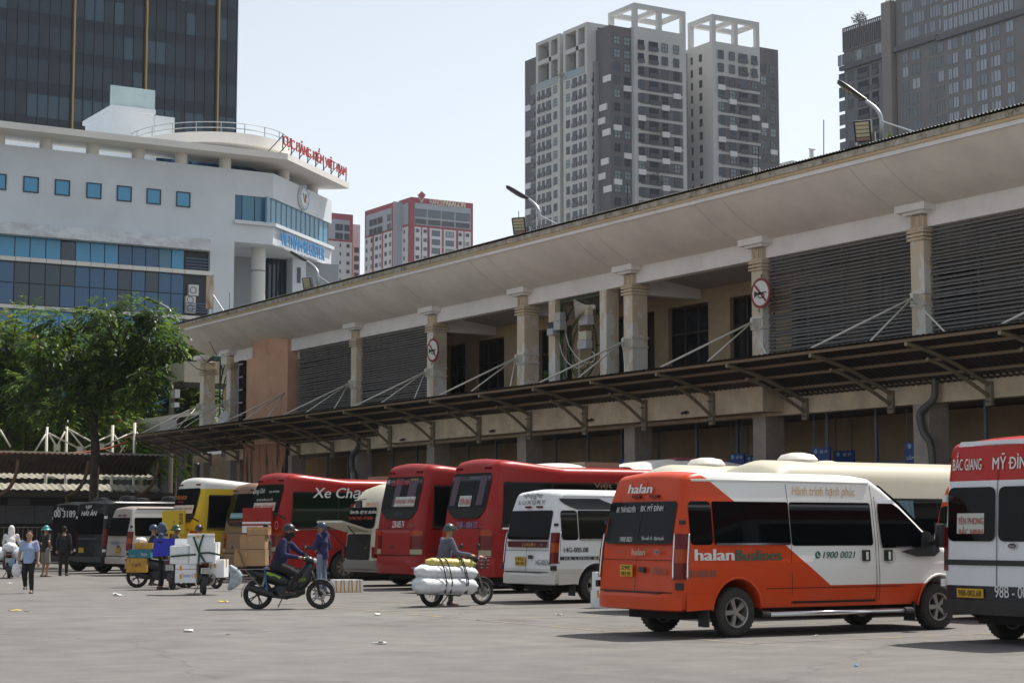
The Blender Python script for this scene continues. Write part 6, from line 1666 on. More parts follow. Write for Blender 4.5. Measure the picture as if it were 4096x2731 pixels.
# ------------------------------------------------------------------ coaches
BPROF = lambda W: [(0.3, W - 0.06), (0.6, W - 0.01), (1.0, W), (1.55, W), (2.2, W - 0.03), (2.9, W - 0.09), (3.4, W - 0.13)]
BLEAN = [(0.3, 0.0), (0.6, -0.03), (0.86, 0.0), (1.6, 0.03), (2.1, 0.10), (2.95, 0.30), (3.4, 0.36)]
def coach(label, corner, rz, L, W, H, mat, roofm=None, glass=vglass, hump=True, name='coach', bandz=(1.62, 2.72), group='coaches nosed in to the hall', wins=None):
    s_ = H / 3.25
    v = Veh(name, label, 'bus', corner, rz, W, [(z * s_, w_) for z, w_ in BPROF(W)], [(z * s_, x) for z, x in BLEAN], group)
    hp = 0.16 if hump else 0.0
    st = [(0, H - 0.06, 0.99), (0.25, H, 0.99), (0.9, H - 0.01, 0.99), (1.6, H - hp * 0.5, 1), (2.4, H - hp, 1), (L - 1.0, H - hp, 1), (L - 0.4, H - hp - 0.12, 0.99), (L - 0.12, H - hp - 0.5, 0.97), (L, 1.5, 0.93)]
    v.body(st, [z * s_ for z in (0.6, 0.86, 1.0, 1.3, 1.55, 1.9, 2.2, 2.6, 2.85)], mat, rc=0.2, pr=0.26, zb=0.40 * s_, arches=((2.3, 0.45, 0.55), (L - 2.0, 0.45, 0.55)), crown=0.06)
    for x in (2.3, L - 2.0): v.wheel(x, 0.44, 0.28, y=W - 0.2, rimmat=steelr, spokes=8)
    v.bar_('chassis', underm, lambda m: m.box(0.3, L - 0.3, -W * 0.65, W * 0.65, 0.28, 0.5))
    b0, b1 = bandz[0] * s_, bandz[1] * s_
    for sg in (-1, 1):
        n_ = wins or int((L - 1.2) / 1.35); dx = (L - 1.0) / n_
        v.side('window_band', [(b0 + (b1 - b0) * i / 6, 0.42 + 0.1 * i / 6, L - 0.25) for i in range(7)], 0.004, gap, sgn=sg)
        for i in range(n_): v.side('window', v.rrect(0.5 + i * dx, 0.5 + (i + 1) * dx - 0.05, b0 + 0.05, b1 - 0.05, 0.04), 0.010, glass, sgn=sg)
    v.side('trim_strip', [(b0 - 0.06, 0.42, L - 0.4), (b0 - 0.02, 0.42, L - 0.4)], 0.014, chrome)
    for x in [0.5 + i * 1.6 for i in range(int((L - 1) / 1.6))]:
        v.side('panel_gap', [(0.5, x, x + 0.012), (b0 - 0.1, x, x + 0.012)], 0.003, gap, n=1)
    v.side('panel_gap', [(0.98 * s_, 0.3, L - 0.4), (0.995 * s_, 0.3, L - 0.4)], 0.003, gap)
    # rear glass with a tapering black apron
    zw0, zw1 = 2.10 * s_, 2.95 * s_
    q = W * 0.80
    v.rear('apron', [(1.83 * s_, -q * 0.62, q * 0.62), (2.0 * s_, -q * 0.92, q * 0.92), (2.09 * s_, -q, q), (zw0 + 0.05, -q, q)], 0.008, gap)
    v.rear('rear_window', v.rrect(-q, q, zw0, zw1, 0.12), 0.014, glass, n=6)
    for sg in (-1, 1):
        m = MB(); R_ = [[(v.lean(z) - 0.014, sg * (W - 0.44), z), (v.lean(z) - 0.014, sg * (W - 0.26), z), (v.lean(z) + 0.03, sg * (W - 0.10), z), (v.lean(z) + 0.11, sg * (W - 0.012), z)] for z in [t_ * s_ for t_ in (0.92, 1.05, 1.08, 1.25, 1.40, 1.42, 1.54)]]
        m.grid(R_); o = m.build('tail_lamp', lampred, v.t, smooth=True)
        m = MB(); m.grid([[(p[0] - 0.006, p[1] + sg * 0.006, p[2]) for p in r] for r in R_[4:7]]); m.build('indicator', lampamb, o, smooth=True)
        m = MB(); m.grid([[(p[0] - 0.006, p[1] + sg * 0.006, p[2]) for p in r] for r in R_[0:2]]); m.build('reversing_lamp', lampclr, o, smooth=True)
        m = MB(); m.box(v.lean(3.05 * s_) - 0.03, v.lean(3.05 * s_) + 0.02, sg * W * 0.48, sg * W * 0.72, 3.04 * s_, 3.09 * s_); m.build('high_brake_lamp', lampred, v.t)
    v.rear('engine_lid', v.rrect(-W * 0.62, W * 0.94, 0.90 * s_, 1.58 * s_, 0.05), 0.006, mat); v.rear('lid_gap', [(0.89 * s_, -W * 0.95, W * 0.95), (0.905 * s_, -W * 0.95, W * 0.95)], 0.008, gap)
    v.rear('lid_gap', [(0.9 * s_ + 0.68 * s_ * i / 6, -W * 0.635, -W * 0.622) for i in range(7)], 0.009, gap, n=1); v.rear('lid_gap', [(1.575 * s_, -W * 0.62, W * 0.94), (1.588 * s_, -W * 0.62, W * 0.94)], 0.009, gap)
    m = MB(); m.lathe([(0.055, 0), (0.055, 0.012), (0.02, 0.012), (0.001, 0.012)], (v.lean(1.1 * s_), 0.2, 1.1 * s_), (-1, 0, 0), 18); m.build('filler_cap', blackp, v.t)
    m = MB(); R_ = [[(v.lean(0.6) - (0.07 if 0.5 < z < 0.8 else 0.03) + 0.3 * abs(t_) ** 6, t_ * (W + 0.01), z * s_) for t_ in [i / 9 for i in range(-9, 10)]] for z in (0.42, 0.46, 0.55, 0.78, 0.85, 0.87)]
    m.grid(R_); m.build('rear_bumper', mat, v.t, smooth=30)
    # front glass
    m = MB(); m.grid([[(L - 0.02 - 0.10 * (z - 1.5), y, z) for y in (-W * 0.85, 0, W * 0.85)] for z in (1.45, 2.0, 2.6)]); m.build('windscreen', vglass, v.t)
    return v
def roof_ac(v, x0, x1, wd, z, h, mat, slots=None):
    m = MB(); R_ = []
    for i in range(9):
        u = i / 8; x = x0 + (x1 - x0) * u; k = sin(pi * min(u, 1 - u) * 2 / 2) ** 0.45 if 0 < u < 1 else 0.25
        R_.append([(x, -wd + 2 * wd * j / 8 if True else 0, z + h * k * (1 - abs(2 * j / 8 - 1) ** 5)) for j in range(9)])
    m.grid(R_); o = m.build('roof_unit', mat, v.t, smooth=True)
    if slots:
        for i in range(3):
            xa = x0 + (x1 - x0) * (0.35 + i * 0.13); m = MB(); m.box(xa, xa + (x1 - x0) * 0.11, -wd * 0.7, -wd * 0.35, z + h * 0.9, z + h * 1.02); m.build('vent_slot', slots, o)
offw = M('roof_unit_white', (0.66, 0.63, 0.58), 0.5, var=0.15, scale=3); tanm = M('hatch_tan', (0.25, 0.21, 0.15), 0.6)
CR = (0.33, 0.012, 0.010)
p_red = paint('coach_red', CR, rough=0.3)
p_red2 = paint('coach_red_b', (0.30, 0.011, 0.011), rough=0.3)
# 21B
Yn = 39.7
v = coach('long red coach with YÊN BÁI card and Việt lettering on its windows', (XY(1985, Yn) - 0.25, Yn), 0.0, 11.3, 1.22, 3.32, p_red)
def card(v, x0, y0, x1, y1, xx=0.2):
    a = v.Q(*C4(x0, y1), xx); b = v.Q(*C4(x1, y0), xx); v.rear('route_card', [(a[1], b[0], a[0]), (b[1], b[0], a[0])], 0.022, M('card_pale', (0.5, 0.52, 0.48), 0.6))
card(v, 920, 472, 1000, 546); rt(v, 'YÊN BÁI', 925, 482, 996, 538, redlet, 0.2, off=0.03, bold=0.008)
rt(v, 'SAMCO', 928, 588, 982, 612, chrome, 0.06, off=0.02); rt(v, '21B - 004.17', 888, 648, 1028, 692, M('letter_sky', (0.08, 0.22, 0.45), 0.5), 0.05, bold=0.015); rt(v, 'FELIX', 1035, 675, 1075, 688, gry, 0.05)
purp = M('curtain_purple', (0.085, 0.055, 0.08), 0.7)
a = v.lean(2.5)
for (y0_, y1_) in ((0.62, 0.9), (-0.75, -0.45)): v.rear('curtain', [(2.2, y0_, y1_), (2.95, y0_ - 0.05, y1_ - 0.02)], 0.018, purp)
gold2 = M('letter_bronze', (0.30, 0.17, 0.09), 0.4)
st4(v, 'Việt Thắng', 1815, 378, 2130, 432, gold2, bold=0.012, off=0.02)
roof_ac(v, 4.7, 9.2, 0.85, 3.16, 0.34, offw, M('slot_pink', (0.35, 0.06, 0.09), 0.5)); roof_ac(v, 1.9, 3.5, 0.7, 3.17, 0.14, offw); m = MB(); m.box(3.3, 4.4, -0.6, 0.6, 3.2, 3.34); m.build('roof_hatch', tanm, v.t)
# 22B
Yn = 43.0; rz = RAD(2.5)
v = coach('red Cường An coach with plate 22B-005.74 and Tuyên Quang card', (XY(1715, Yn) - 0.3, Yn), rz, 8.8, 1.20, 3.30, p_red2)
rt(v, 'NHÀ XE', 405, 362, 448, 398, wlet, 0.3, off=0.025); rt(v, 'CƯỜNG AN', 458, 355, 582, 408, M('letter_crimson', (0.5, 0.03, 0.05), 0.4), 0.28, off=0.03, bold=0.02); rt(v, 'XE HỢP ĐỒNG', 586, 352, 640, 376, M('letter_yellow', (0.6, 0.45, 0.05), 0.5), 0.3, off=0.025)
card(v, 485, 478, 620, 548); rt(v, 'TUYÊN QUANG - MỸ ĐÌNH', 487, 488, 618, 534, redlet, 0.2, off=0.03, bold=0.008); rt(v, 'XE CHẠY CAO TỐC', 490, 533, 612, 550, redlet, 0.15, off=0.031)
rt(v, 'SAMCO', 465, 585, 518, 608, chrome, 0.06, off=0.02); rt(v, '22B-005.74', 456, 642, 536, 688, wlet, 0.05, bold=0.012); rt(v, 'FELIX', 570, 665, 612, 682, gry, 0.05)
a = v.Q(*C4(468, 970), 0.0); b = v.Q(*C4(518, 920), 0.0); plate(v, a[0], b[0], a[1], b[1], ['22B', '005.74'])
for (y0_, y1_) in ((0.1, 0.4), (-0.7, -0.3)): v.rear('curtain', [(2.2, y0_, y1_), (2.95, y0_ - 0.05, y1_ - 0.02)], 0.018, purp)
# Quang Canh
Yn = 52.0; rz = RAD(1.5)
v = coach('red coach lettered Xe Chạy with its engine lid raised', (XY(1150, Yn) - 0.3, Yn), rz, 10.5, 1.22, 3.28, p_red, glass=vglass_g)
def r3v(v, s_, x0, y0, x1, y1, mat, xx=0.1, **kk):
    a = v.Q(*C3(x0, y1), xx); b = v.Q(*C3(x1, y0), xx); v.rtext(s_, a[0], b[0], a[1], b[1], mat, off=kk.pop('off', 0.025), **kk)
r3v(v, 'Quang Cảnh', 1706, 420, 1784, 470, wlet, 0.25, shear=0.3); r3v(v, 'Hotline 0947 889 686', 1814, 438, 1882, 455, wlet, 0.25); r3v(v, 'XE CHẠY ĐƯỜNG CAO TỐC', 1722, 485, 1830, 515, wlet, 0.15)
a = v.P(*C3(2105, 505)); v.stext('Xe Chạy Cao Tốc', a[0], a[0] + 3.9, a[1] - 0.02, a[1] + 0.50, wlet, shear=0.25, bold=0.008, off=0.022)
cardw = M('card_white_red', (0.6, 0.5, 0.45), 0.6)
v.rear('route_card', [(2.16, -0.7, 0.85), (2.42, -0.7, 0.85)], 0.02, cardw); v.rtext('VĨNH PHÚC - VIỆT TRÌ - HÀ NỘI', 0.8, -0.65, 2.2, 2.37, redlet, off=0.03, bold=0.005)
roof_ac(v, 5.0, 8.2, 0.8, 3.12, 0.3, offw); m = MB(); m.box(4.0, 4.9, -0.5, 0.5, 3.14, 3.28); m.build('roof_hatch', tanm, v.t)
def raised_lid(v, x0, y0, x1, y1, mat, xx=-0.6, top=None):
    a = v.Q(*C3(x0, y1), xx); b = v.Q(*C3(x1, y0), xx)
    m = MB(); m.box(xx, xx + 0.05, b[0], a[0], a[1], b[1]); o = m.build('raised_engine_lid', mat, v.t)
    m = MB()
    for y in (a[0] - 0.2, b[0] + 0.2): m.bar((xx + 0.05, y, b[1] - 0.1), (0.1, y, b[1] - 0.35), 0.04)
    m.build('lid_hinge', blackp, o)
    m = MB(); m.lathe([(0.04, 0), (0.04, 0.012), (0.001, 0.012)], (xx, (a[0] + b[0]) / 2 - 0.1, (a[1] + b[1]) / 2), (-1, 0, 0), 14); m.build('lid_lock', blackp, o)
    return o, a, b
o, a, b = raised_lid(v, 1628, 552, 1822, 722, p_red, -0.5)
m = MB(); m.box(-0.506, -0.501, b[0], a[0], a[1], a[1] + (b[1] - a[1]) * 0.28); m.box(-0.506, -0.501, b[0], a[0], a[1] + (b[1] - a[1]) * 0.36, a[1] + (b[1] - a[1]) * 0.44); m.build('white_stripe', wlet, o)
text('19H - 046.95', (-0.506, a[0] - 0.35, a[1] + 0.05), (0, -1, 0), (0, 0, 1), (a[0] - b[0]) * 0.36, 0.15, M('letter_salmon', (0.5, 0.12, 0.05), 0.5), o, off=0.006)
m = MB(); m.lathe([(0.10, 0), (0.125, 0)], (v.lean(1.7) - 0.012, -1.02, 1.72), (-1, 0, 0), 22, caps=False); m.build('ring_mark', wlet, v.t, fix=False)
# yellow and white
p_y = paint('coach_yellow', (0.62, 0.42, 0.02), ztop=2.93, ctop=(0.70, 0.69, 0.65), rough=0.3)
Yn = 57.6; rz = RAD(1.5)
v = coach('yellow coach with white roof and yellow engine lid raised', (XY(808, Yn) - 0.25, Yn), rz, 9.0, 1.20, 3.26, p_y, wins=5)
r3v(v, 'TÂN NGA', 1188, 465, 1266, 502, M('letter_orange', (0.55, 0.16, 0.03), 0.4), 0.25, bold=0.02); r3v(v, '0986 868 386', 1204, 508, 1238, 524, redlet, 0.2); v.rear('route_card', [(2.12, -0.75, 0.9), (2.40, -0.75, 0.9)], 0.02, cardw); v.rtext('XE CHẠY CAO TỐC', 0.82, -0.7, 2.22, 2.35, blet, off=0.03, bold=0.01)
o, a, b = raised_lid(v, 1088, 572, 1238, 726, p_y, -0.5); text('535', (-0.5, b[0] + 0.42, b[1] - 0.45), (0, -1, 0), (0, 0, 1), 0.32, 0.36, M('letter_brown', (0.13, 0.04, 0.02), 0.5), o, bold=0.02, off=0.008)
v.side('grey_stripe', [(0.9, 1.55, 1.85), (1.15, 1.4, 1.7), (1.55, 1.2, 1.5)], 0.006, M('stripe_grey', (0.28, 0.28, 0.29), 0.4)); v.side('grey_stripe', [(0.55, 1.7, 1.95), (0.9, 1.55, 1.85)], 0.006, M('stripe_grey', (0.28, 0.28, 0.29), 0.4))
# ------------------------------------------------------------------ rounded minibuses
def minibus(label, corner, rz, L, mat, H=2.78, W=1.03, glass=vglass, name='minibus', group='cream minibuses'):
    s_ = H / 2.78
    v = Veh(name, label, 'bus', corner, rz, W, [(0.3, W - 0.06), (0.7, W), (1.4, W), (2.1, W - 0.08), (2.5, W - 0.16)], [(0.3, 0.0), (0.6, -0.03), (1.0, 0.0), (1.5, 0.05), (2.2, 0.18), (2.8, 0.36)], group)
    st = [(0, H - 0.42, 0.97), (0.15, H - 0.22, 0.98), (0.4, H - 0.08, 1), (0.8, H, 1), (L - 1.5, H, 1), (L - 0.8, H - 0.15, 0.99), (L - 0.3, H - 0.6, 0.96), (L, 1.3, 0.9)]
    v.body(st, [0.6, 0.9, 1.3, 1.45, 1.7, 2.0, 2.2], mat, rc=0.34, pr=0.34, zb=0.42, arches=((1.9, 0.42, 0.5), (L - 1.4, 0.42, 0.5)), crown=0.07)
    for x in (1.9, L - 1.4): v.wheel(x, 0.40, 0.26, y=W - 0.19, rimmat=steelr, spokes=8)
    v.bar_('chassis', underm, lambda m: m.box(0.3, L - 0.3, -W * 0.6, W * 0.6, 0.28, 0.5))
    n_ = int((L - 0.9) / 1.15); dx = (L - 1.0) / n_
    for sg in (-1, 1):
        v.side('window_band', [(1.44, 0.4, L - 0.4), (1.8, 0.42, L - 0.5), (2.16, 0.5, L - 0.7)], 0.004, gap, sgn=sg)
        for i in range(n_): v.side('window', v.rrect(0.5 + i * dx, 0.5 + (i + 1) * dx - 0.05, 1.48, 2.12, 0.05), 0.009, glass, sgn=sg)
    v.rear('rear_window', v.rrect(-0.72, 0.72, 1.62, 2.22, 0.1), 0.012, glass, n=6)
    m = MB(); R_ = [[(-0.03 - (0.09 if 0.45 < z < 0.7 else 0.04) + 0.3 * abs(t_) ** 5, t_ * (W + 0.02), z) for t_ in [i / 9 for i in range(-9, 10)]] for z in (0.40, 0.44, 0.5, 0.66, 0.72)]
    m.grid(R_); m.build('rear_bumper', M('bumper_grey', (0.23, 0.21, 0.19), 0.6), v.t, smooth=30)
    for sg in (-1, 1):
        m = MB(); m.box(-0.03, 0.1, sg * (W - 0.26), sg * (W - 0.10), 0.80, 1.10); m.build('tail_lamp', lampred, v.t)
    for x in (1.7, L - 2.2):
        m = MB(); m.lathe([(0.36, 0), (0.38, 0.06), (0.30, 0.15), (0.12, 0.19), (0.001, 0.19)], (x, 0, H + 0.03), (0, 0, 1), 24); m.build('roof_vent', offw, v.t, smooth=40)
    m = MB(); m.grid([[(L - 0.05 - 0.25 * (z - 1.4), y, z) for y in (-W * 0.8, 0, W * 0.8)] for z in (1.4, 2.2)]); m.build('windscreen', vglass, v.t)
    return v
p_c = paint('minibus_cream', (0.60, 0.56, 0.44), rough=0.3)
curt = M('curtain_teal', (0.10, 0.19, 0.23), 0.7, var=0.4, scale=14, stretch=(1, 1, 0.05))
v = minibus('long cream minibus with teal curtains behind the orange van', (XY(3065, 25.6) - 0.1, 25.6), 0.0, 8.6, p_c)
for i in range(6): v.side('curtain', [(1.46, 0.55 + i * 1.28, 1.1 + i * 1.28), (2.12, 0.55 + i * 1.28, 1.1 + i * 1.28)], 0.012, curt)
v = minibus('cream minibus roof showing between the orange van and the long cream one', (XY(2690, 28.4) - 0.1, 28.4), 0.0, 7.0, p_c)
Yn = 46.3; rz = RAD(3)
v = minibus('cream minibus with rear hatch open lettered VĨNH YÊN VIỆT TRÌ', (XY(1528, Yn) - 0.15, Yn), rz, 7.0, p_c, H=2.82)
rt(v, 'VĨNH YÊN - VIỆT TRÌ - BÃI BẰNG', 165, 562, 345, 602, wlet, 0.12, off=0.02, bold=0.008); rt(v, 'T.X PHÚ THỌ - MỸ ĐÌNH', 160, 606, 325, 642, M('letter_brick', (0.42, 0.05, 0.03), 0.5), 0.12, off=0.02, bold=0.008); rt(v, 'Bảo Yến', 168, 518, 222, 548, redlet, 0.15, off=0.02); rt(v, '0904 129 429', 268, 516, 345, 545, redlet, 0.15, off=0.02)
v.rear('hatch_opening', v.rrect(-0.62, 0.72, 0.74, 1.46, 0.08), 0.006, gap)
m = MB(); m.prism([(-0.02, 0.78, 1.52), (-0.02, -0.70, 1.52), (-0.95, -0.68, 1.78), (-0.95, 0.76, 1.78)], (0.02, 0, 0.06)); o = m.build('open_hatch', p_c, v.t)
m = MB()
for y in (-0.6, 0.68): m.bar((0.0, y, 1.0), (-0.7, y, 1.68), 0.025)
m.build('gas_strut', blackp, o)
m = MB(); m.box(0.0, 0.3, -0.5, -0.35, 0.8, 1.1); m.build('yellow_parcel', M('parcel_amber', (0.5, 0.28, 0.03), 0.6), o)
m = MB(); m.tube([(0.05, -0.35, 2.45), (-0.2, -0.35, 2.42)], 0.015, 6); m.box(-0.24, -0.18, -0.5, -0.2, 2.2, 2.4); m.build('rear_view_mirror', blackp, v.t)
# brown bus between the yellow and red coaches
p_br = paint('coach_brown', (0.235, 0.145, 0.095), rough=0.35)
Yn = 54.8; rz = RAD(1.5)
v = coach('brown coach squeezed between the yellow coach and the red one', (XY(1010, Yn) - 0.1, Yn), rz, 8.2, 1.12, 3.02, p_br, hump=False)
v.rear('route_card', [(1.95, -0.8, 0.6), (2.12, -0.8, 0.6)], 0.02, M('card_teal', (0.15, 0.32, 0.33), 0.6)); v.rtext('HƯNG HÓA - CỔ TIẾT', 0.55, -0.75, 2.0, 2.08, wlet, off=0.03); v.rtext('XE CHẠY CAO TỐC', 0.55, -0.75, 1.8, 1.9, redlet, off=0.03)
# ================================================================== far side of the yard
YK = 86.0
zk = ZY(300, 1815, YK)
fc = thing('yard_canopy', 'curved brown canopy on bent posts closing the far side of the yard', 'canopy', (20, YK, 0), world=True)
xk0, xk1 = XY(-900, YK), XY(690, YK)
xs_ = []; k = xk0
while k < xk1: xs_.append(k); k += 0.045
f = MB(); R_ = []
for i in range(13):
    s_ = i / 12; y = YK + 3.6 * s_; z = zk + 0.28 * sin(s_ * pi * 0.75) - 1.05 * s_ ** 2.2
    R_.append([(x, y, z + 0.03 * sin(2 * pi * x / 0.27)) for x in xs_])
f.grid(R_); f.build('canopy_sheet', M('brown_sheet', (0.075, 0.055, 0.038), 0.6, var=0.4, scale=1.5, world=True), fc, smooth=60)
for px in (-10, 265, 540):
    x = XY(px, YK + 3.4)
    m = MB(); pts = [(x, YK + 3.4, 0), (x, YK + 3.4, zk - 1.9)] + [(x, YK + 3.4 - 3.1 * sin(a * pi / 18) , zk - 1.9 + 1.62 * (1 - cos(a * pi / 18))) for a in range(1, 10)]
    m.tube(pts, 0.09, 8); m.build('bent_post', M('rust_brown_post', (0.17, 0.11, 0.07), 0.6), fc, smooth=True)
# low sheds behind with sunlit roofs, fascia and grey hoarding
shed = thing('low_shed', 'low dark shed with pale corrugated roof edges behind the yard canopy', 'shed', (25, YK + 8, 0), world=True)
pale = M('sunlit_sheet', (0.27, 0.25, 0.19), 0.7, var=0.3, scale=2, world=True)
for (yy_, zpx, dep) in ((YK + 6.5, 1900, 1.6), (YK + 4.2, 1945, 0.9)):
    m = MB(); z = ZY(200, zpx, yy_); xs2 = []; k = XY(-250, yy_)
    while k < XY(640, yy_): xs2.append(k); k += 0.06
    m.grid([[(x, yy_, z - 0.16 + 0.03 * sin(2 * pi * x / 0.36)) for x in xs2], [(x, yy_ + dep, z + 0.16 + 0.03 * sin(2 * pi * x / 0.36)) for x in xs2]]); m.build('shed_roof', pale, shed, smooth=60)
yb0 = YK + 4.5
m = MB(); m.box(XY(-250, yb0), XY(690, yb0), yb0, yb0 + 0.3, ZY(200, 1988, yb0), ZY(200, 1965, yb0)); m.build('shed_fascia', M('shed_fascia', (0.10, 0.088, 0.078), 0.7), shed)
m = MB(); m.box(XY(-250, yb0 + 1), XY(690, yb0 + 1), yb0 + 1.0, yb0 + 1.2, 0, ZY(200, 1963, yb0)); m.build('shed_wall', M('shed_wall_dark', (0.035, 0.032, 0.03), 0.8), shed)
for i, (a, b_) in enumerate(((-80, 28), (30, 143), (146, 280), (283, 420), (424, 560))):
    m = MB(); m.box(XY(a, yb0), XY(b_, yb0), yb0 + 0.35, yb0 + 0.42, ZY(200, 2094, yb0), ZY(200, 2021, yb0)); m.build('hoarding_panel', M('grey_hoarding', (0.115, 0.113, 0.118), 0.6, var=0.1, world=True), shed)
m = MB(); m.box(XY(42, yb0), XY(130, yb0), yb0 + 0.5, yb0 + 0.55, ZY(200, 2019, yb0), ZY(200, 1992, yb0)); m.build('vent_panel', M('vent_grey', (0.09, 0.087, 0.083), 0.6), shed)
rl = thing('yard_railing', 'brown steel railing at the far left below the grey hoarding', 'railing', (XY(60, YK - 1), YK - 1, 0), world=True)
yr_ = YK - 1.0
railm = M('railing_brown', (0.14, 0.12, 0.10), 0.6)
for z in (ZY(60, 2108, yr_), ZY(60, 2192, yr_)): m = MB(); m.bar((XY(-100, yr_), yr_, z), (XY(172, yr_), yr_, z), 0.06); m.build('rail', railm, rl)
x = XY(-100, yr_)
while x < XY(172, yr_): m = MB(); m.bar((x, yr_, 0), (x, yr_, ZY(60, 2108, yr_)), 0.03); m.build('baluster', railm, rl); x += 0.22
# white steel frame with cross braces above the canopy
YW = YK + 6.0
wf = thing('white_steel_frame', 'white steel posts with crossing braces rising above the yard canopy', 'steel structure', (XY(350, YW), YW, 0), world=True)
wst = M('white_steel', (0.62, 0.59, 0.50), 0.5)
tops = [(188, 1694), (268, 1680), (451, 1700), (539, 1690)]
for (px, py) in tops:
    p = atY(px, py, YW); m = MB(); m.tube([(p.x, YW, 0), (p.x, YW, p.z)], 0.075, 10); m.build('post', wst, wf, smooth=True)
def brace(a, b_, r=0.045):
    m = MB(); m.tube([atY(a[0], a[1], YW - 0.05), atY(b_[0], b_[1], YW - 0.05)], r, 6); m.build('brace', wst, wf, smooth=True)
for (a, b_) in (((195, 1732), (245, 1818)), ((195, 1732), (320, 1795)), ((183, 1735), (140, 1805)), ((275, 1716), (345, 1805)), ((275, 1716), (400, 1785)), ((262, 1720), (215, 1812)), ((445, 1738), (320, 1800)), ((456, 1738), (500, 1805)), ((530, 1728), (400, 1790)), ((546, 1728), (560, 1750)), ((400, 1785), (460, 1815)), ((480, 1812), (500, 1780)), ((0, 1718), (42, 1788))): brace(a, b_)
for (px, py) in ((320, 1797), (404, 1785), (228, 1788)):
    c_ = atY(px, py, YW - 0.12); m = MB(); m.box(c_.x - 0.16, c_.x + 0.16, YW - 0.16, YW - 0.1, c_.z - 0.16, c_.z + 0.16); m.build('gusset', wst, wf)
cbm = M('orange_conduit', (0.45, 0.085, 0.03), 0.6)
m = MB(); m.tube([atY(x, y, YK + 0.8) for x, y in ((0, 1812), (60, 1810), (120, 1812), (240, 1814), (340, 1808), (420, 1795), (470, 1780), (510, 1765))], 0.05, 6); tag(m.build('orange_conduit', cbm, smooth=True), 'orange cable conduit lying along the yard canopy edge', 'conduit')
# machine cabinets and camera above the canopy end
cab = thing('equipment_cabinet', 'grey equipment cabinets on the roof left of the far pillars', 'cabinet', atX(560, 1730, 37.5), world=True)
for (a, b_, t_, q) in ((525, 575, 1688, 1735), (578, 632, 1684, 1728)):
    m = MB(); y0_, y1_ = YX(b_, 37.5), YX(a, 37.5); m.box(37.5, 38.5, y0_, y1_, ZX(a, q, 37.5), ZX(a, t_, 37.5)); m.build('cabinet', M('cabinet_grey', (0.3, 0.31, 0.32), 0.5), cab)
m = MB(); p = atX(535, 1686, 37); m.box(37.0, 37.15, YX(850, 37), YX(525, 37), p.z - 0.1, p.z + 0.08); m.build('support_beam', wst, cab)
cc = thing('security_camera', 'white dome security camera on the beam end by the tree', 'camera', atX(504, 1690, 36.9), world=True)
p = atX(504, 1690, 36.9); m = MB(); m.lathe([(0.001, -0.18), (0.10, -0.12), (0.13, 0.0), (0.13, 0.1), (0.06, 0.16), (0.001, 0.16)], p, (0, 0, 1), 18); m.build('dome', M('camera_white', (0.55, 0.55, 0.55), 0.4), cc, smooth=True)
m = MB(); m.bar(p + Vector((0, 0, 0.14)), p + Vector((0, -0.6, 0.2)), 0.08); m.build('arm', M('camera_white', (0.55, 0.55, 0.55), 0.4), cc)
dish = thing('satellite_dish', 'small white satellite dish by the far grille', 'dish', atX(893, 1680, 35.4), world=True)
p = atX(893, 1674, 35.4); m = MB(); d_ = Vector((-0.9, -0.2, 0.25)).normalized(); m.lathe([(0.001, -0.14), (0.25, -0.10), (0.42, 0.0), (0.40, 0.01), (0.24, -0.08), (0.001, -0.12)], p, d_, 24, caps=False); m.build('reflector', M('dish_white', (0.6, 0.6, 0.6), 0.5), dish, smooth=True)
m = MB(); m.bar(p, p + d_ * 0.35, 0.03); m.bar(p - d_ * 0.1, p + Vector((0.3, 0, -0.5)), 0.05); m.build('arm', rodm, dish)
# beige covered walkway beyond the hall
XW = 40.0
wk = thing('covered_walkway', 'beige boxed overhead walkway on steel posts past the hall end', 'walkway', (XW + 1, YX(700, XW), 0), world=True)
yw0, yw1 = YX(722, XW), YX(560, XW)
zb_, zt2 = ZX(722, 1522, XW), ZX(722, 1447, XW)
bgm = M('beige_panel', (0.42, 0.38, 0.30), 0.6, var=0.06, world=True)
for q in range(8):
    a = yw0 + (yw1 - yw0) * q / 8; m = MB(); m.box(XW, XW + 0.12, a + 0.02, a + (yw1 - yw0) / 8 - 0.02, zb_, zt2); m.build('cladding_panel', bgm, wk)
m = MB(); m.box(XW + 0.02, XW + 6, yw0 - 0.1, yw0 + 0.0, zb_ - 0.1, zt2); m.build('end_panel', bgm, wk)
m = MB(); m.box(XW + 0.13, XW + 6, yw0 + 0.01, yw1, zb_ + 0.1, zb_ + 0.3); m.build('walkway_deck', M('deck_dark', (0.06, 0.05, 0.045), 0.7), wk)
m = MB(); m.box(XW + 2.0, XW + 6, yw0 + 0.2, yw1, zt2 + 0.1, zt2 + 0.4); m.build('walkway_roof', M('roof_dark_green', (0.02, 0.035, 0.03), 0.6), wk)
for px in (677, 556):
    y = YX(px, XW + 0.5); m = MB(); m.tube([(XW + 0.5, y, 0), (XW + 0.5, y, zb_)], 0.16, 10); m.build('post', M('walk_post', (0.22, 0.19, 0.15), 0.5), wk, smooth=True)
m = MB()
for q in range(6):
    a = yw0 + 0.3 + q * 2.2; m.bar((XW + 0.3, a, zb_ - 0.45), (XW + 0.3, a + 1.1, zb_), 0.07); m.bar((XW + 0.3, a + 1.1, zb_), (XW + 0.3, a + 2.2, zb_ - 0.45), 0.07)
m.bar((XW + 0.3, yw0, zb_ - 0.48), (XW + 0.3, yw1, zb_ - 0.48), 0.1); m.build('truss', M('deck_dark', (0.06, 0.05, 0.045), 0.7), wk)
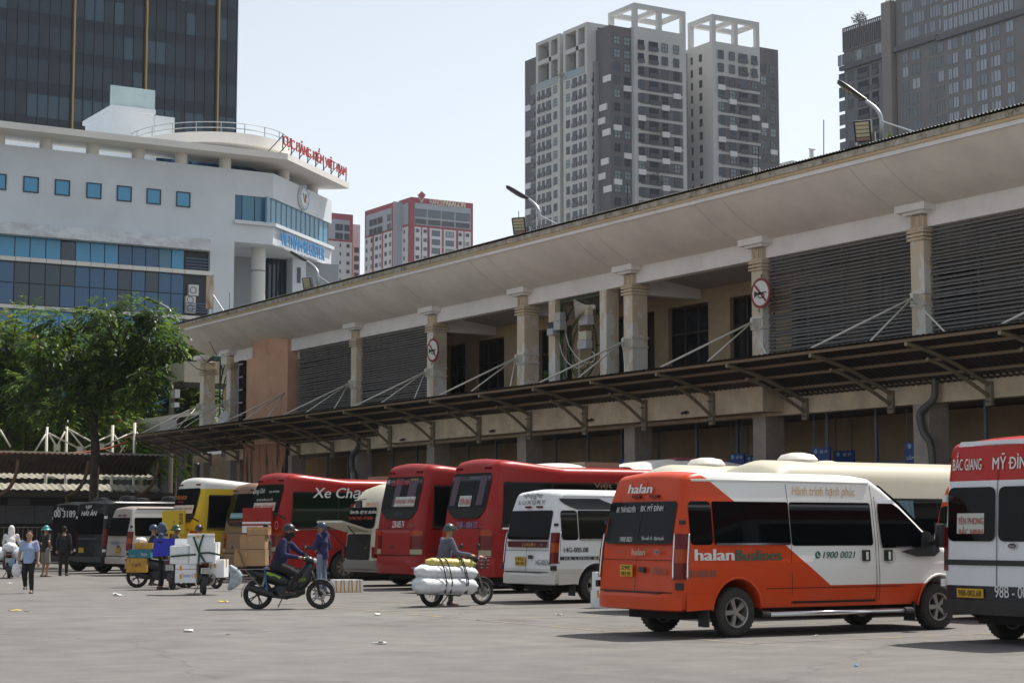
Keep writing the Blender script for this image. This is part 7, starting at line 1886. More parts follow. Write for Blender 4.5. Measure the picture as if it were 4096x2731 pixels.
for k, (px, yt, yb_) in enumerate(((702, 1560, 1593), (700, 1612, 1630))):
    y0_, y1_ = YX(px + 8, XW), YX(px - 8, XW); m = MB(); m.box(XW - 0.3, XW + 0.0, y0_, y1_, ZX(px, yb_, XW), ZX(px, yt, XW)); tag(m.build('pole_box', M('box_white', (0.55, 0.55, 0.53), 0.5)), ['upper white box on the thin pole under the walkway', 'lower beige box on the thin pole under the walkway'][k], 'box', 'boxes on the pole under the walkway')
# ------------------------------------------------------------------ trees
def leafmat(name, c, tr=0.45):
    if name in MATS: return MATS[name]
    m = bpy.data.materials.new(name); m.use_nodes = True
    n = m.node_tree.nodes; l = m.node_tree.links; b = n['Principled BSDF']
    b.inputs['Base Color'].default_value = c + (1,); b.inputs['Roughness'].default_value = 0.45; b.inputs['Specular IOR Level'].default_value = 0.35
    t = n.new('ShaderNodeBsdfTranslucent'); t.inputs['Color'].default_value = (min(1, c[0] * 1.9), min(1, c[1] * 1.8), c[2] * 0.9, 1)
    mx = n.new('ShaderNodeMixShader'); mx.inputs[0].default_value = tr
    l.new(b.outputs[0], mx.inputs[1]); l.new(t.outputs[0], mx.inputs[2]); l.new(mx.outputs[0], n['Material Output'].inputs['Surface'])
    MATS[name] = m; return m
bark = M('dark_bark', (0.045, 0.034, 0.026), 0.9, var=0.4, scale=6, bump=0.5, stretch=(3, 3, 0.5))
def frond(m, q, base, d, L, nl, lw, ll, mi, droop=0.5):
    """a compound leaf: leaflets in pairs along a drooping rib"""
    d = d.normalized(); p = Vector(base); st = L / nl
    for i in range(nl):
        d = (d + Vector((0, 0, -droop * st * 2.2))).normalized(); p = p + d * st
        sd = d.cross(Vector((0, 0, 1)))
        if sd.length < 1e-3: sd = Vector((1, 0, 0))
        sd.normalize()
        for sg in (-1, 1):
            a = (d * 0.55 + sd * sg * 0.8 + Vector((0, 0, -0.35 + q.uniform(-.25, .25)))).normalized()
            b_ = a.cross(Vector((q.uniform(-.4, .4), q.uniform(-.4, .4), 1))).normalized() * lw
            l_ = ll * q.uniform(0.75, 1.15)
            m.add([p, p + a * l_ * 0.45 + b_, p + a * l_, p + a * l_ * 0.45 - b_], [(0, 1, 2, 3)], mi)
def crown_blobs(m, q, blobs, n_per, L, nl, lw, ll, nmat, droop):
    for (c_, r, k) in blobs:
        for _ in range(int(n_per * k)):
            v = Vector((q.gauss(0, 1), q.gauss(0, 1), q.gauss(0, 1))).normalized()
            rr = r * (0.35 + 0.65 * q.random() ** 0.5)
            base = c_ + Vector((v.x * rr, v.y * rr, v.z * rr * 0.8))
            d = Vector((v.x, v.y, v.z * 0.5 + 0.25)) + Vector((q.uniform(-.4, .4), q.uniform(-.4, .4), q.uniform(-.2, .3)))
            mi = q.choices(range(nmat), [5, 3, 2][:nmat])[0]
            frond(m, q, base, d, L * q.uniform(0.7, 1.2), nl, lw, ll, mi, droop)
q = random.Random(21)
DT = 80.0
tb = atD(366, 2062, DT); tb.z = 0
tree = thing('shade_tree', 'dark green tree with drooping leaves on a forked trunk in the yard', 'tree', tb, world=True)
def T_(x, y, dd=0.0): return atD(x, y, DT + dd)
fork = T_(377, 1642)
trm = MB()
base_pts = [Vector((tb.x, tb.y, 0)), T_(371, 2050), T_(378, 1900), T_(382, 1790), T_(376, 1720), fork]
trm.tube(base_pts, [0.26, 0.2, 0.2, 0.19, 0.17, 0.16], 10)
blobpx = [(215, 722, 34), (300, 722, 46), (362, 735, 40), (128, 742, 40), (92, 800, 44), (62, 882, 46), (180, 800, 66), (275, 800, 66), (345, 795, 50), (392, 768, 24), (352, 868, 40), (232, 875, 58), (130, 885, 58), (310, 905, 34), (62, 945, 30), (112, 950, 36), (180, 930, 34), (395, 800, 22), (250, 745, 40), (330, 835, 50)]
blobs = []
for (x, y, r) in blobpx:
    c_ = T_(x * 1.7415, y * 1.7415, q.uniform(-2.2, 2.2)); blobs.append((c_, r * 1.5 / FPX * DT, max(0.35, (r / 50) ** 2)))
limbs = [[(360, 1600), (330, 1540), (300, 1450), (250, 1350)], [(385, 1600), (400, 1520), (395, 1400), (380, 1290)], [(395, 1610), (440, 1520), (480, 1400), (520, 1300)], [(355, 1610), (280, 1560), (180, 1530), (120, 1560)], [(405, 1590), (480, 1530), (560, 1480), (620, 1500)], [(390, 1560), (460, 1450), (580, 1380), (670, 1350)], [(345, 1580), (260, 1480), (170, 1400), (150, 1310)]]
for lm in limbs:
    dd = q.uniform(-1.6, 1.6); n_ = len(lm)
    trm.tube([fork] + [T_(x, y, dd * (i + 1) / n_) for i, (x, y) in enumerate(lm)], [0.13, 0.10, 0.075, 0.05, 0.025], 7)
    for _ in range(3):
        a = T_(*lm[-2], dd * 0.75); b_ = q.choice(blobs)[0]
        if (a - b_).length < 3.0: trm.tube([a, (a + b_) / 2 + Vector((0, 0, 0.2)), b_], [0.05, 0.035, 0.015], 5)
trm.build('trunk', bark, tree, smooth=50)
lv = [leafmat('leaf_dark', (0.036, 0.068, 0.018), 0.35), leafmat('leaf_mid', (0.055, 0.11, 0.022), 0.45), leafmat('leaf_light', (0.095, 0.155, 0.028), 0.5)]
cm = MB(); crown_blobs(cm, q, blobs, 120, 0.55, 6, 0.05, 0.23, 3, 1.1)
cm.build('crown', lv, tree, fix=False)
# background trees, feathery, some with red blossom
fl = [leafmat('feather_green', (0.075, 0.135, 0.016), 0.5), leafmat('feather_light', (0.14, 0.19, 0.022), 0.55), leafmat('feather_dark', (0.035, 0.068, 0.014), 0.4)]
rb = M('red_blossom', (0.55, 0.07, 0.02), 0.6)
bts = [(40, 1400, 230, 104, 'feathery yellow-green tree with red blossom at the left edge', 1), (240, 1440, 220, 107, 'feathery green tree directly behind the shade tree', 1), (430, 1530, 190, 108, 'green tree showing below the shade tree crown on its right', 0), (540, 1440, 180, 119, 'dark leafy tree behind the beige walkway', 2), (700, 1400, 150, 121, 'feathery tree with red blossom peeping over the beige walkway', 1), (760, 1570, 150, 119, 'leafy tree behind the walkway posts', 0), (110, 1620, 230, 106, 'dense green tree low behind the yard canopy at left', 0), (330, 1650, 220, 105, 'light green tree low behind the white steel frame', 1), (600, 1650, 170, 118, 'leafy tree low beside the equipment cabinets', 0), (-60, 1560, 220, 103, 'dark green tree at the left edge of the far yard', 2), (70, 1760, 190, 110, 'bushy tree right above the yard canopy at left', 1), (255, 1770, 190, 111, 'bushy tree right above the yard canopy behind the trunk', 1), (455, 1765, 180, 112, 'bushy tree right above the yard canopy at its right end', 0), (640, 1770, 150, 117, 'bushy tree low beneath the beige walkway', 1), (-420, 1500, 260, 98, 'dark green tree beyond the left edge of the yard canopy', 2), (-760, 1500, 260, 96, 'leafy tree further beyond the left edge of the yard canopy', 0)]  # last two stand out of view, added to darken reflections in the vehicles
for i, (x, y, r, D, lab, kind) in enumerate(bts):
    c_ = atD(x, y, D); b0 = Vector((c_.x, c_.y, 0)); R0 = r / FPX * D
    t = thing('yard_tree', lab, 'tree', b0, world=True, group='trees beyond the yard canopy')
    m = MB(); m.tube([b0, b0 + Vector((0.1, 0, c_.z * 0.45)), c_ + Vector((0, 0, -R0 * 0.4))], [0.25, 0.2, 0.1], 8)
    for k in range(6):
        a = c_ + Vector((q.uniform(-1, 1) * R0 * 0.8, q.uniform(-1, 1) * R0 * 0.8, q.uniform(-0.1, 0.6) * R0)); m.tube([c_ + Vector((0, 0, -R0 * 0.45)), (c_ + a) / 2 + Vector((0, 0, -0.2)), a], [0.1, 0.06, 0.02], 5)
    m.build('trunk', bark, t, smooth=50)
    bl_ = []
    for k in range(15):
        v = Vector((q.gauss(0, 1), q.gauss(0, 1), q.gauss(0, 1))).normalized() * q.uniform(0.35, 1.0)
        bl_.append((c_ + Vector((v.x * R0, v.y * R0 * 0.8, v.z * R0 * 0.75)), R0 * q.uniform(0.28, 0.45), 1.0))
    m = MB(); crown_blobs(m, q, bl_, 46, 0.8, 8, 0.05, 0.24, 3, 0.35)
    if kind == 1:
        for _ in range(26):
            bc_, br_, _k = q.choice(bl_); p = bc_ + Vector((q.uniform(-1, 1), q.uniform(-1, 1), q.uniform(0.2, 1))).normalized() * br_
            for _ in range(3): a = Vector((q.uniform(-1, 1), q.uniform(-1, 1), q.uniform(-1, 1))) * 0.12; b_ = Vector((q.uniform(-1, 1), q.uniform(-1, 1), q.uniform(-1, 1))) * 0.12; m.add([p, p + a, p + a + b_], [(0, 1, 2)], 3)
    ml = [fl[2], fl[0], fl[0]] if kind == 2 else [fl[0], fl[1], fl[2]] if kind == 1 else [fl[0], fl[2], fl[1]]
    m.build('crown', ml + [rb], t, fix=False)
# small weeds on the roof edge and in the veranda
for (x, y, X, s_, lab) in ((1222, 1165, XL, 0.25, 'tuft of weeds on the roof edge by the floodlight'), (3555, 560, XL, 0.2, 'tuft of weeds at the foot of the roof lamp by the bronze tower'), (2178, 1515, 35.6, 0.32, 'small potted palm behind the canopy edge near the grille')):
    p = atX(x, y, X); m = MB()
    for k in range(22):
        a = Vector((q.uniform(-1, 1), q.uniform(-1, 1), q.uniform(0.3, 1.4))).normalized() * s_ * q.uniform(0.6, 1.3); sd = a.cross(Vector((0, 0, 1))).normalized() * s_ * 0.07
        m.add([p, p + a * 0.6 + sd + Vector((0, 0, s_ * .1)), p + a, p + a * 0.6 - sd + Vector((0, 0, s_ * .1))], [(0, 1, 2, 3)])
    tag(m.build('weed_tuft', leafmat('weed_green', (0.07, 0.11, 0.025), 0.4), fix=False), lab, 'plant')
# ================================================================== people, motorbikes, cargo
REM = []
def remesh(mb, name, mat, parent, voxel=0.014, smooth=2, wr=0.0, wsc=9.0):
    REM.append((mb, name, mat, parent, voxel, smooth, wr, wsc))
def flush_remesh():
    tmp = []
    for (mb, name, mat, parent, voxel, sm, wr, wsc) in REM:
        me = mb.mesh('r', mat); o = bpy.data.objects.new('r', me); col.objects.link(o)
        md = o.modifiers.new('r', 'REMESH'); md.mode = 'VOXEL'; md.voxel_size = voxel
        if sm: m2 = o.modifiers.new('s', 'SMOOTH'); m2.factor = 0.5; m2.iterations = sm
        tmp.append(o)
    dg = bpy.context.evaluated_depsgraph_get(); dg.update()
    for (mb, name, mat, parent, voxel, sm, wr, wsc), o in zip(REM, tmp):
        me = bpy.data.meshes.new_from_object(o.evaluated_get(dg)); me.name = name
        if wr:
            for v in me.vertices:
                p = v.co; n_ = noise.noise(Vector((p.x * wsc, p.y * wsc, p.z * wsc * 0.7))) + 0.5 * noise.noise(Vector((p.x * wsc * 2.3 + 5, p.y * wsc * 2.3, p.z * wsc * 1.6)))
                v.co = p + v.normal * n_ * wr
        me.materials.clear(); me.materials.append(mat); me.shade_smooth()
        link(name, me, parent)
    for o in tmp:
        d = o.data; bpy.data.objects.remove(o); bpy.data.meshes.remove(d)
def ball(m, c_, r, n=12):
    rx, ry, rz_ = r if isinstance(r, tuple) else (r, r, r); c_ = Vector(c_)
    rows = [[c_ + Vector((rx * sin(pi * i / n) * cos(2 * pi * j / n), ry * sin(pi * i / n) * sin(2 * pi * j / n), -rz_ * cos(pi * i / n))) for j in range(n)] for i in range(1, n)]
    m.grid(rows, closed=True); m.f.append([len(m.v) - n * (n - 1) + j for j in range(n)]); m.m.append(0); m.f.append([len(m.v) - n + j for j in reversed(range(n))]); m.m.append(0)
def limb(m, a, b_, ra, rb_):
    a = Vector(a); b_ = Vector(b_); m.tube([a, a.lerp(b_, 0.3), a.lerp(b_, 0.7), b_], [ra, ra * 1.02 * 0.7 + rb_ * 0.3, rb_ * 0.75 + ra * 0.25, rb_], 10)
    ball(m, a, ra); ball(m, b_, rb_)
def hand(m, w_, d, side, curl=0.5):
    """palm with four unequal bent fingers and a thumb leaving the side of the palm"""
    w_ = Vector(w_); d = Vector(d).normalized(); up = Vector((0, 0, 1)) if abs(d.z) < 0.8 else Vector((1, 0, 0))
    sd = d.cross(up).normalized(); nn = sd.cross(d).normalized()
    pc = w_ + d * 0.045; rows = []
    m.tube([w_, w_ + d * 0.04, w_ + d * 0.085], [0.024, 0.034, 0.030], 8)
    for k, L in enumerate((0.062, 0.072, 0.067, 0.052)):
        b0 = w_ + d * 0.08 + sd * (k - 1.5) * 0.019
        p1 = b0 + d * L * 0.5 - nn * 0.01 * curl; p2 = p1 + (d * (1 - curl) - nn * curl).normalized() * L * 0.5
        m.tube([b0 - d * 0.02, p1, p2], [0.0105, 0.010, 0.008], 6)
    t0 = w_ + d * 0.03 - sd * side * 0.03; m.tube([t0, t0 + d * 0.03 - sd * side * 0.028, t0 + d * 0.06 - sd * side * 0.026 - nn * 0.015], [0.013, 0.011, 0.009], 6)
STAND = dict(pelvis=(0, 0, 0.93), chest=(0.0, 0, 1.24), neck=(0.0, 0, 1.43), head=(0.015, 0, 1.575), sl=(0, 0.175, 1.385), sr=(0, -0.175, 1.385), el=(-0.02, 0.23, 1.11), er=(-0.02, -0.23, 1.11), wl=(0.04, 0.24, 0.88), wr=(0.04, -0.24, 0.88), hl=(0, 0.085, 0.90), hr=(0, -0.085, 0.90), kl=(0.02, 0.10, 0.49), kr=(0.02, -0.10, 0.49), al=(-0.02, 0.11, 0.085), ar=(-0.02, -0.11, 0.085))
def person(label, loc, rz, pose, skin, shirt, trous, sleeve='long', legs='long', head='hair', headc=(0.01, 0.008, 0.007), shoe=(0.03, 0.022, 0.018), mask=None, group='people in the yard', hood=None, sc_=1.0, foot=None):
    J = dict(STAND); J.update(pose); J = {k: Vector(v_) * sc_ for k, v_ in J.items()}
    t = thing('person', label, 'person', loc, rz, group)
    sk = M('skin_%d' % int(skin[0] * 1000), skin, 0.55, var=0.12, scale=8)
    hd_ = J['head']; nk = J['neck']
    m = MB()
    ball(m, hd_ + Vector((0, 0, 0.02)), (0.096, 0.076, 0.108)); ball(m, hd_ + Vector((0.03, 0, -0.055)), (0.066, 0.058, 0.062)); ball(m, hd_ + Vector((0.062, 0, -0.085)), (0.03, 0.034, 0.028))
    m.tube([hd_ + Vector((0.086, 0, 0.02)), hd_ + Vector((0.112, 0, -0.028)), hd_ + Vector((0.088, 0, -0.034))], [0.010, 0.017, 0.012], 8)
    for s_ in (-1, 1): ball(m, hd_ + Vector((-0.005, s_ * 0.078, -0.005)), (0.022, 0.012, 0.032), 8); ball(m, hd_ + Vector((0.085, s_ * 0.03, 0.03)), (0.012, 0.024, 0.010), 8)
    limb(m, nk - Vector((0, 0, 0.06)), hd_ - Vector((0.015, 0, 0.04)), 0.058, 0.052)
    pv, ch = J['pelvis'], J['chest']
    m.tube([pv, pv.lerp(ch, 0.5), ch, nk], [0.125, 0.115, 0.13, 0.06], 12); ball(m, pv, (0.11, 0.145, 0.11)); ball(m, ch, (0.10, 0.155, 0.13))
    for s_ in 'lr':
        S, E, Wr, H_, K, A = (J[c_ + s_] for c_ in 'sewhka')
        limb(m, ch.lerp(S, 0.6), S, 0.075, 0.058); limb(m, S, E, 0.050, 0.040); limb(m, E, Wr, 0.041, 0.028)
        hand(m, Wr, (Wr - E), 1 if s_ == 'l' else -1, 0.6)
        limb(m, H_, K, 0.082, 0.056); limb(m, K, A, 0.056, 0.036)
        m.tube([A + Vector((-0.04, 0, -0.03)), A + Vector((0.06, 0, -0.045)), A + Vector((0.17, 0, -0.06))], [0.036, 0.036, 0.022], 8)
    remesh(m, 'body', sk, t, 0.013, 2)
    # eyes, mouth
    for s_ in (-1, 1):
        e = MB(); ball(e, hd_ + Vector((0.089, s_ * 0.03, 0.014)), (0.008, 0.014, 0.006), 8); e.build('eye', M('eye_dark', (0.012, 0.01, 0.01), 0.3), t, smooth=True)
    e = MB(); ball(e, hd_ + Vector((0.088, 0, -0.062)), (0.010, 0.022, 0.006), 8); e.build('mouth', M('lip', (0.22, 0.075, 0.06), 0.5), t, smooth=True)
    # shirt
    cm_ = M('cloth_%02d%02d%02d' % tuple(int(c_ * 99) for c_ in shirt), shirt, 0.9, var=0.15, scale=7, bump=0.2)
    m = MB()
    low = pv - (ch - pv).normalized() * (0.10 if sleeve != 'tee_in' else 0.0)
    m.tube([low, pv, pv.lerp(ch, 0.5), ch, ch.lerp(nk, 0.75)], [0.155, 0.152, 0.145, 0.150, 0.085], 14); ball(m, ch, (0.125, 0.175, 0.14)); ball(m, pv + Vector((0, 0, 0.02)), (0.13, 0.165, 0.11))
    for s_ in 'lr':
        S, E, Wr = (J[c_ + s_] for c_ in 'sew')
        limb(m, ch.lerp(S, 0.55), S, 0.092, 0.068)
        if sleeve == 'long': limb(m, S, E, 0.072, 0.060); limb(m, E, E.lerp(Wr, 0.93), 0.059, 0.044)
        else: limb(m, S, S.lerp(E, 0.70), 0.064, 0.056)
    if hood:
        limb(m, nk + Vector((-0.02, 0, -0.02)), nk + Vector((-0.07, 0, 0.02)), 0.09, 0.075)
    remesh(m, 'shirt', cm_, t, 0.016, 2, 0.011, 8.0)
    # collar
    # trousers
    tm = M('cloth_%02d%02d%02d' % tuple(int(c_ * 99) for c_ in trous), trous, 0.9, var=0.2, scale=6, bump=0.2)
    m = MB(); ball(m, pv, (0.125, 0.158, 0.12))
    for s_ in 'lr':
        H_, K, A = (J[c_ + s_] for c_ in 'hka')
        if legs == 'long': limb(m, H_, K, 0.098, 0.072); limb(m, K, K.lerp(A, 0.93), 0.072, 0.056)
        else: limb(m, H_, H_.lerp(K, 0.98), 0.105, 0.10)
    remesh(m, 'trousers', tm, t, 0.016, 2, 0.009, 8.0)
    for s_ in 'lr':
        A = J['a' + s_]; m = MB(); R_ = []
        for (x, w_, h_) in ((-0.085, 0.03, 0.06), (-0.06, 0.042, 0.085), (0.02, 0.045, 0.075), (0.11, 0.052, 0.05), (0.17, 0.045, 0.035), (0.20, 0.02, 0.02)):
            c_ = A + Vector((x, 0, -0.085)); R_.append([c_ + Vector((0, -w_, 0)), c_ + Vector((0, -w_, h_ * 0.5)), c_ + Vector((0, -w_ * 0.5, h_)), c_ + Vector((0, w_ * 0.5, h_)), c_ + Vector((0, w_, h_ * 0.5)), c_ + Vector((0, w_, 0))])
        m.grid(R_, closed=True); m.f.append(list(range(6))); m.m.append(0); m.f.append([30 + k for k in reversed(range(6))]); m.m.append(0)
        m.build('shoe', M('shoe_%d' % int(shoe[0] * 1000), shoe, 0.6), t, smooth=50)
    hc = M('head_%02d%02d%02d' % tuple(int(c_ * 99) for c_ in headc), headc, 0.35 if 'helmet' in head else 0.85)
    if head == 'hair':
        m = MB(); ball(m, hd_ + Vector((-0.016, 0, 0.045)), (0.098, 0.083, 0.098)); ball(m, hd_ + Vector((-0.045, 0, 0.0)), (0.065, 0.078, 0.085)); remesh(m, 'hair', hc, t, 0.012, 1, 0.004, 30)
    elif head == 'hood':
        m = MB(); ball(m, hd_ + Vector((-0.02, 0, 0.03)), (0.115, 0.105, 0.135)); limb(m, hd_ + Vector((-0.03, 0, -0.02)), nk, 0.11, 0.11); remesh(m, 'hood', hc, t, 0.014, 2, 0.006, 12)
    else:
        m = MB(); n_ = 20; R_ = []
        for i in range(9):
            a = pi / 2 * i / 8; R_.append([hd_ + Vector((-0.01 + 0.135 * cos(a) * cos(2 * pi * k / n_), 0.115 * cos(a) * sin(2 * pi * k / n_), 0.028 + 0.135 * sin(a) - (0.05 * max(0, -cos(2 * pi * k / n_)) if i == 0 else 0))) for k in range(n_)])
        m.grid(R_, closed=True); o = m.build('helmet', hc, t, smooth=True)
        m = MB(); br_ = 0.085 if head == 'helmet' else 0.075
        if head == 'pith_helmet':
            m.grid([[hd_ + Vector((-0.01 + r_ * 0.13 * cos(2 * pi * k / n_), r_ * 0.112 * sin(2 * pi * k / n_), z_)) for k in range(n_)] for r_, z_ in ((1.0, 0.05), (1.55, 0.0), (1.56, -0.012), (1.0, 0.04))], closed=True)
        else:
            m.grid([[hd_ + Vector((0.10 + 0.035 * cos(a) + br_ * q_ * cos(a), 0.105 * sin(a), 0.052 - 0.03 * q_)) for a in [(-1 + 2 * k / 10) * 1.25 for k in range(11)]] for q_ in (0, 0.5, 1.0)])
        m.build('helmet_brim', hc, o, smooth=True)
        m = MB(); m.tube([hd_ + Vector((0.02, 0.092, 0.03)), hd_ + Vector((0.045, 0.06, -0.085)), hd_ + Vector((0.05, 0, -0.118)), hd_ + Vector((0.045, -0.06, -0.085)), hd_ + Vector((0.02, -0.092, 0.03))], 0.007, 5); m.build('chin_strap', blackp, o)
    if mask:
        m = MB(); ball(m, hd_ + Vector((0.035, 0, -0.055)), (0.085, 0.076, 0.075)); limb(m, hd_ + Vector((-0.01, 0, -0.06)), nk, 0.085, 0.085); remesh(m, 'face_mask', M('mask_%d' % int(mask[0] * 1000), mask, 0.9), t, 0.012, 1, 0.004, 12)
    return t
# ------------------------------------------------------------------ motorbike (local: x forward from the rear axle's ground point)
bikeblk = M('bike_black', (0.018, 0.018, 0.02), 0.35, var=0.2, scale=6); bikemet = M('bike_metal', (0.28, 0.28, 0.28), 0.4, metal=0.7, var=0.3, scale=7); seatm = M('bike_seat', (0.02, 0.02, 0.02), 0.6)
def motorbike(label, p_rear, p_front, bodyc, r=0.29, rack=True, wire=False, group='motorbikes in the yard', basket=False, accent=None):
    a = Vector((p_rear[0], p_rear[1], 0)); d = Vector((p_front[0], p_front[1], 0)) - a; rz = math.atan2(d.y, d.x); WB = 1.26
    t = thing('motorbike', label, 'motorbike', a, rz, group)
    bm_ = M('bike_%02d%02d%02d' % tuple(int(c_ * 99) for c_ in bodyc), bodyc, 0.3, var=0.15, scale=5)
    for wx in (0.0, WB):
        m = MB(); m.tube([(wx + (r - 0.04) * cos(k * pi / 18), 0, r + (r - 0.04) * sin(k * pi / 18)) for k in range(36)], 0.05 if wx == 0 else 0.043, 8, closed=True); o = m.build('wheel', rubber, t, smooth=True)
        m = MB(); R2 = r - 0.075
        m.tube([(wx + R2 * cos(k * pi / 18), 0, r + R2 * sin(k * pi / 18)) for k in range(36)], 0.02, 6, closed=True)
        m.lathe([(0.001, -0.05), (0.045, -0.05), (0.05, 0.0), (0.045, 0.05), (0.001, 0.05)], (wx, 0, r), (0, 1, 0), 14)
        ns = 18 if wire else 5
        for k in range(ns):
            q_ = 2 * pi * k / ns
            if wire: m.tube([(wx + 0.04 * cos(q_ + .4), 0.03 * (-1) ** k, r + 0.04 * sin(q_ + .4)), (wx + R2 * cos(q_), 0, r + R2 * sin(q_))], 0.004, 4)
            else:
                for e in (-0.12, 0.12): m.bar((wx + 0.03 * cos(q_), 0, r + 0.03 * sin(q_)), (wx + R2 * cos(q_ + e), 0, r + R2 * sin(q_ + e)), 0.022, 0.022)
        m.build('rim', bikemet if wire else bikeblk, o)
        if wx > 0: m = MB(); m.lathe([(0.06, -0.06), (0.115, -0.06), (0.115, -0.055), (0.06, -0.055)], (wx, 0, r), (0, 1, 0), 20, caps=False); m.build('brake_disc', bikemet, o)
    def loft(name, secs, mat, n=10, smooth=60):
        m = MB(); R_ = []
        for (x, z0, z1, w_) in secs:
            zc_ = (z0 + z1) / 2; h_ = (z1 - z0) / 2; R_.append([(x, w_ * cos(2 * pi * k / n) * (1 if abs(cos(2 * pi * k / n)) < 0.9 else 0.95), zc_ + h_ * sin(2 * pi * k / n)) for k in range(n)])
        m.grid(R_, closed=True); m.f.append(list(range(n))); m.m.append(0); m.f.append([len(m.v) - n + k for k in reversed(range(n))]); m.m.append(0)
        return m.build(name, mat, t, smooth=smooth)
    loft('tail_fairing', [(-0.30, 0.76, 0.84, 0.03), (-0.18, 0.70, 0.84, 0.08), (0.05, 0.55, 0.82, 0.12), (0.35, 0.46, 0.79, 0.14), (0.55, 0.40, 0.72, 0.13), (0.68, 0.44, 0.58, 0.09)], bm_)
    loft('leg_shield', [(0.62, 0.34, 0.56, 0.08), (0.75, 0.30, 0.66, 0.15), (0.88, 0.34, 0.82, 0.18), (0.98, 0.44, 0.94, 0.18), (1.07, 0.56, 0.97, 0.14), (1.12, 0.70, 0.92, 0.05)], bm_)
    loft('belly_fairing', [(0.28, 0.24, 0.42, 0.06), (0.40, 0.20, 0.52, 0.11), (0.60, 0.19, 0.54, 0.125), (0.80, 0.22, 0.50, 0.12), (0.95, 0.30, 0.46, 0.06)], bikeblk)
    loft('seat', [(-0.22, 0.83, 0.87, 0.06), (-0.1, 0.80, 0.89, 0.10), (0.15, 0.77, 0.85, 0.12), (0.4, 0.74, 0.80, 0.12), (0.6, 0.70, 0.77, 0.09), (0.70, 0.64, 0.70, 0.05)], seatm)
    loft('handlebar_cowl', [(0.90, 0.94, 1.02, 0.08), (0.97, 0.92, 1.06, 0.14), (1.06, 0.90, 1.05, 0.13), (1.13, 0.91, 1.0, 0.08)], bm_)
    m = MB(); ball(m, (1.13, 0, 0.965), (0.05, 0.085, 0.05)); m.build('headlight', M('bike_lens', (0.45, 0.46, 0.48), 0.1), t, smooth=True)
    if accent:
        m = MB()
        for s_ in (-1, 1): m.add([(0.15, s_ * 0.122, 0.70), (0.45, s_ * 0.127, 0.60), (0.48, s_ * 0.127, 0.64), (0.2, s_ * 0.122, 0.75)], [(0, 1, 2, 3)])
        m.build('accent_stripe', accent, t, fix=False)
        text('EXCITER', (0.70, -0.165, 0.53), (1, 0, 0.12), (-0.1, 0, 1), 0.28, 0.06, accent, t, shear=0.3, bold=0.01, off=0.01)
    m = MB(); m.tube([(0.93, -0.34, 1.02), (0.98, -0.2, 1.03), (1.0, 0, 1.0), (0.98, 0.2, 1.03), (0.93, 0.34, 1.02)], 0.014, 6); hb = m.build('handlebar', bikemet, t, smooth=True)
    for s_ in (-1, 1):
        m = MB(); m.tube([(0.945, s_ * 0.27, 1.022), (0.925, s_ * 0.37, 1.018)], 0.019, 8); m.build('grip', bikeblk, hb, smooth=True)
        m = MB(); m.tube([(0.97, s_ * 0.24, 1.03), (0.94, s_ * 0.30, 1.20)], 0.007, 5); m.lathe([(0.001, 0), (0.05, 0), (0.055, 0.02), (0.03, 0.03), (0.001, 0.03)], (0.935, s_ * 0.32, 1.24), (1, 0, 0), 14); m.build('mirror', bikeblk, t)
        m = MB(); m.tube([(1.02, s_ * 0.075, 0.90), (WB, s_ * 0.085, r)], 0.022, 8); m.build('fork_leg', bikemet if wire else bikeblk, t, smooth=True)
        m = MB(); m.tube([(0.50, s_ * 0.06, 0.40), (0.0, s_ * 0.10, r)], 0.022, 6); m.build('swing_arm', bikeblk, t)
        m = MB(); m.tube([(0.08, s_ * 0.12, 0.33), (0.16, s_ * 0.12, 0.66)], 0.028, 8); m.build('shock_absorber', bikemet, t, smooth=True)
        m = MB(); m.tube([(0.62, s_ * 0.08, 0.30), (0.62, s_ * 0.24, 0.30)], 0.018, 6); m.build('foot_peg', bikeblk, t)
    m = MB(); m.grid([[(WB + (r + 0.03) * cos(q_), y, r + (r + 0.03) * sin(q_) * (1 - 0.5 * (y / 0.07) ** 2 * 0.1)) for y in (-0.065, -0.03, 0.0, 0.03, 0.065)] for q_ in [RAD(x) for x in range(25, 165, 10)]]); m.build('front_mudguard', bm_, t, smooth=True)
    m = MB(); m.grid([[((r + 0.04) * cos(q_), y, r + (r + 0.04) * sin(q_)) for y in (-0.07, 0, 0.07)] for q_ in [RAD(x) for x in range(60, 200, 10)]]); m.build('rear_mudguard', bikeblk, t, smooth=True)
    m = MB(); m.box(0.42, 0.78, -0.12, 0.12, 0.24, 0.44); m.lathe([(0.10, -0.16), (0.11, 0.0), (0.10, 0.16)], (0.52, 0, 0.33), (0, 1, 0), 16); m.build('engine', bikeblk, t)
    m = MB(); m.tube([(0.80, -0.08, 0.30), (0.6, -0.13, 0.21), (0.35, -0.16, 0.25), (0.30, -0.17, 0.28), (0.10, -0.19, 0.35), (-0.16, -0.20, 0.44), (-0.20, -0.20, 0.455)], [0.02, 0.02, 0.025, 0.065, 0.078, 0.07, 0.045], 12); m.build('exhaust', bikeblk if not wire else bikemet, t, smooth=True)
    m = MB(); m.box(-0.335, -0.315, -0.10, 0.10, 0.52, 0.66); o = m.build('number_plate', M('plate_white', (0.55, 0.55, 0.5), 0.5), t)
    text('29-H1', (-0.335, 0.08, 0.60), (0, -1, 0), (0, 0, 1), 0.16, 0.05, ink, o, off=0.004); text('435.29', (-0.335, 0.085, 0.535), (0, -1, 0), (0, 0, 1), 0.17, 0.055, ink, o, off=0.004)
    m = MB(); m.box(-0.33, -0.27, -0.09, 0.09, 0.72, 0.79); m.build('tail_lamp', lampred, t)
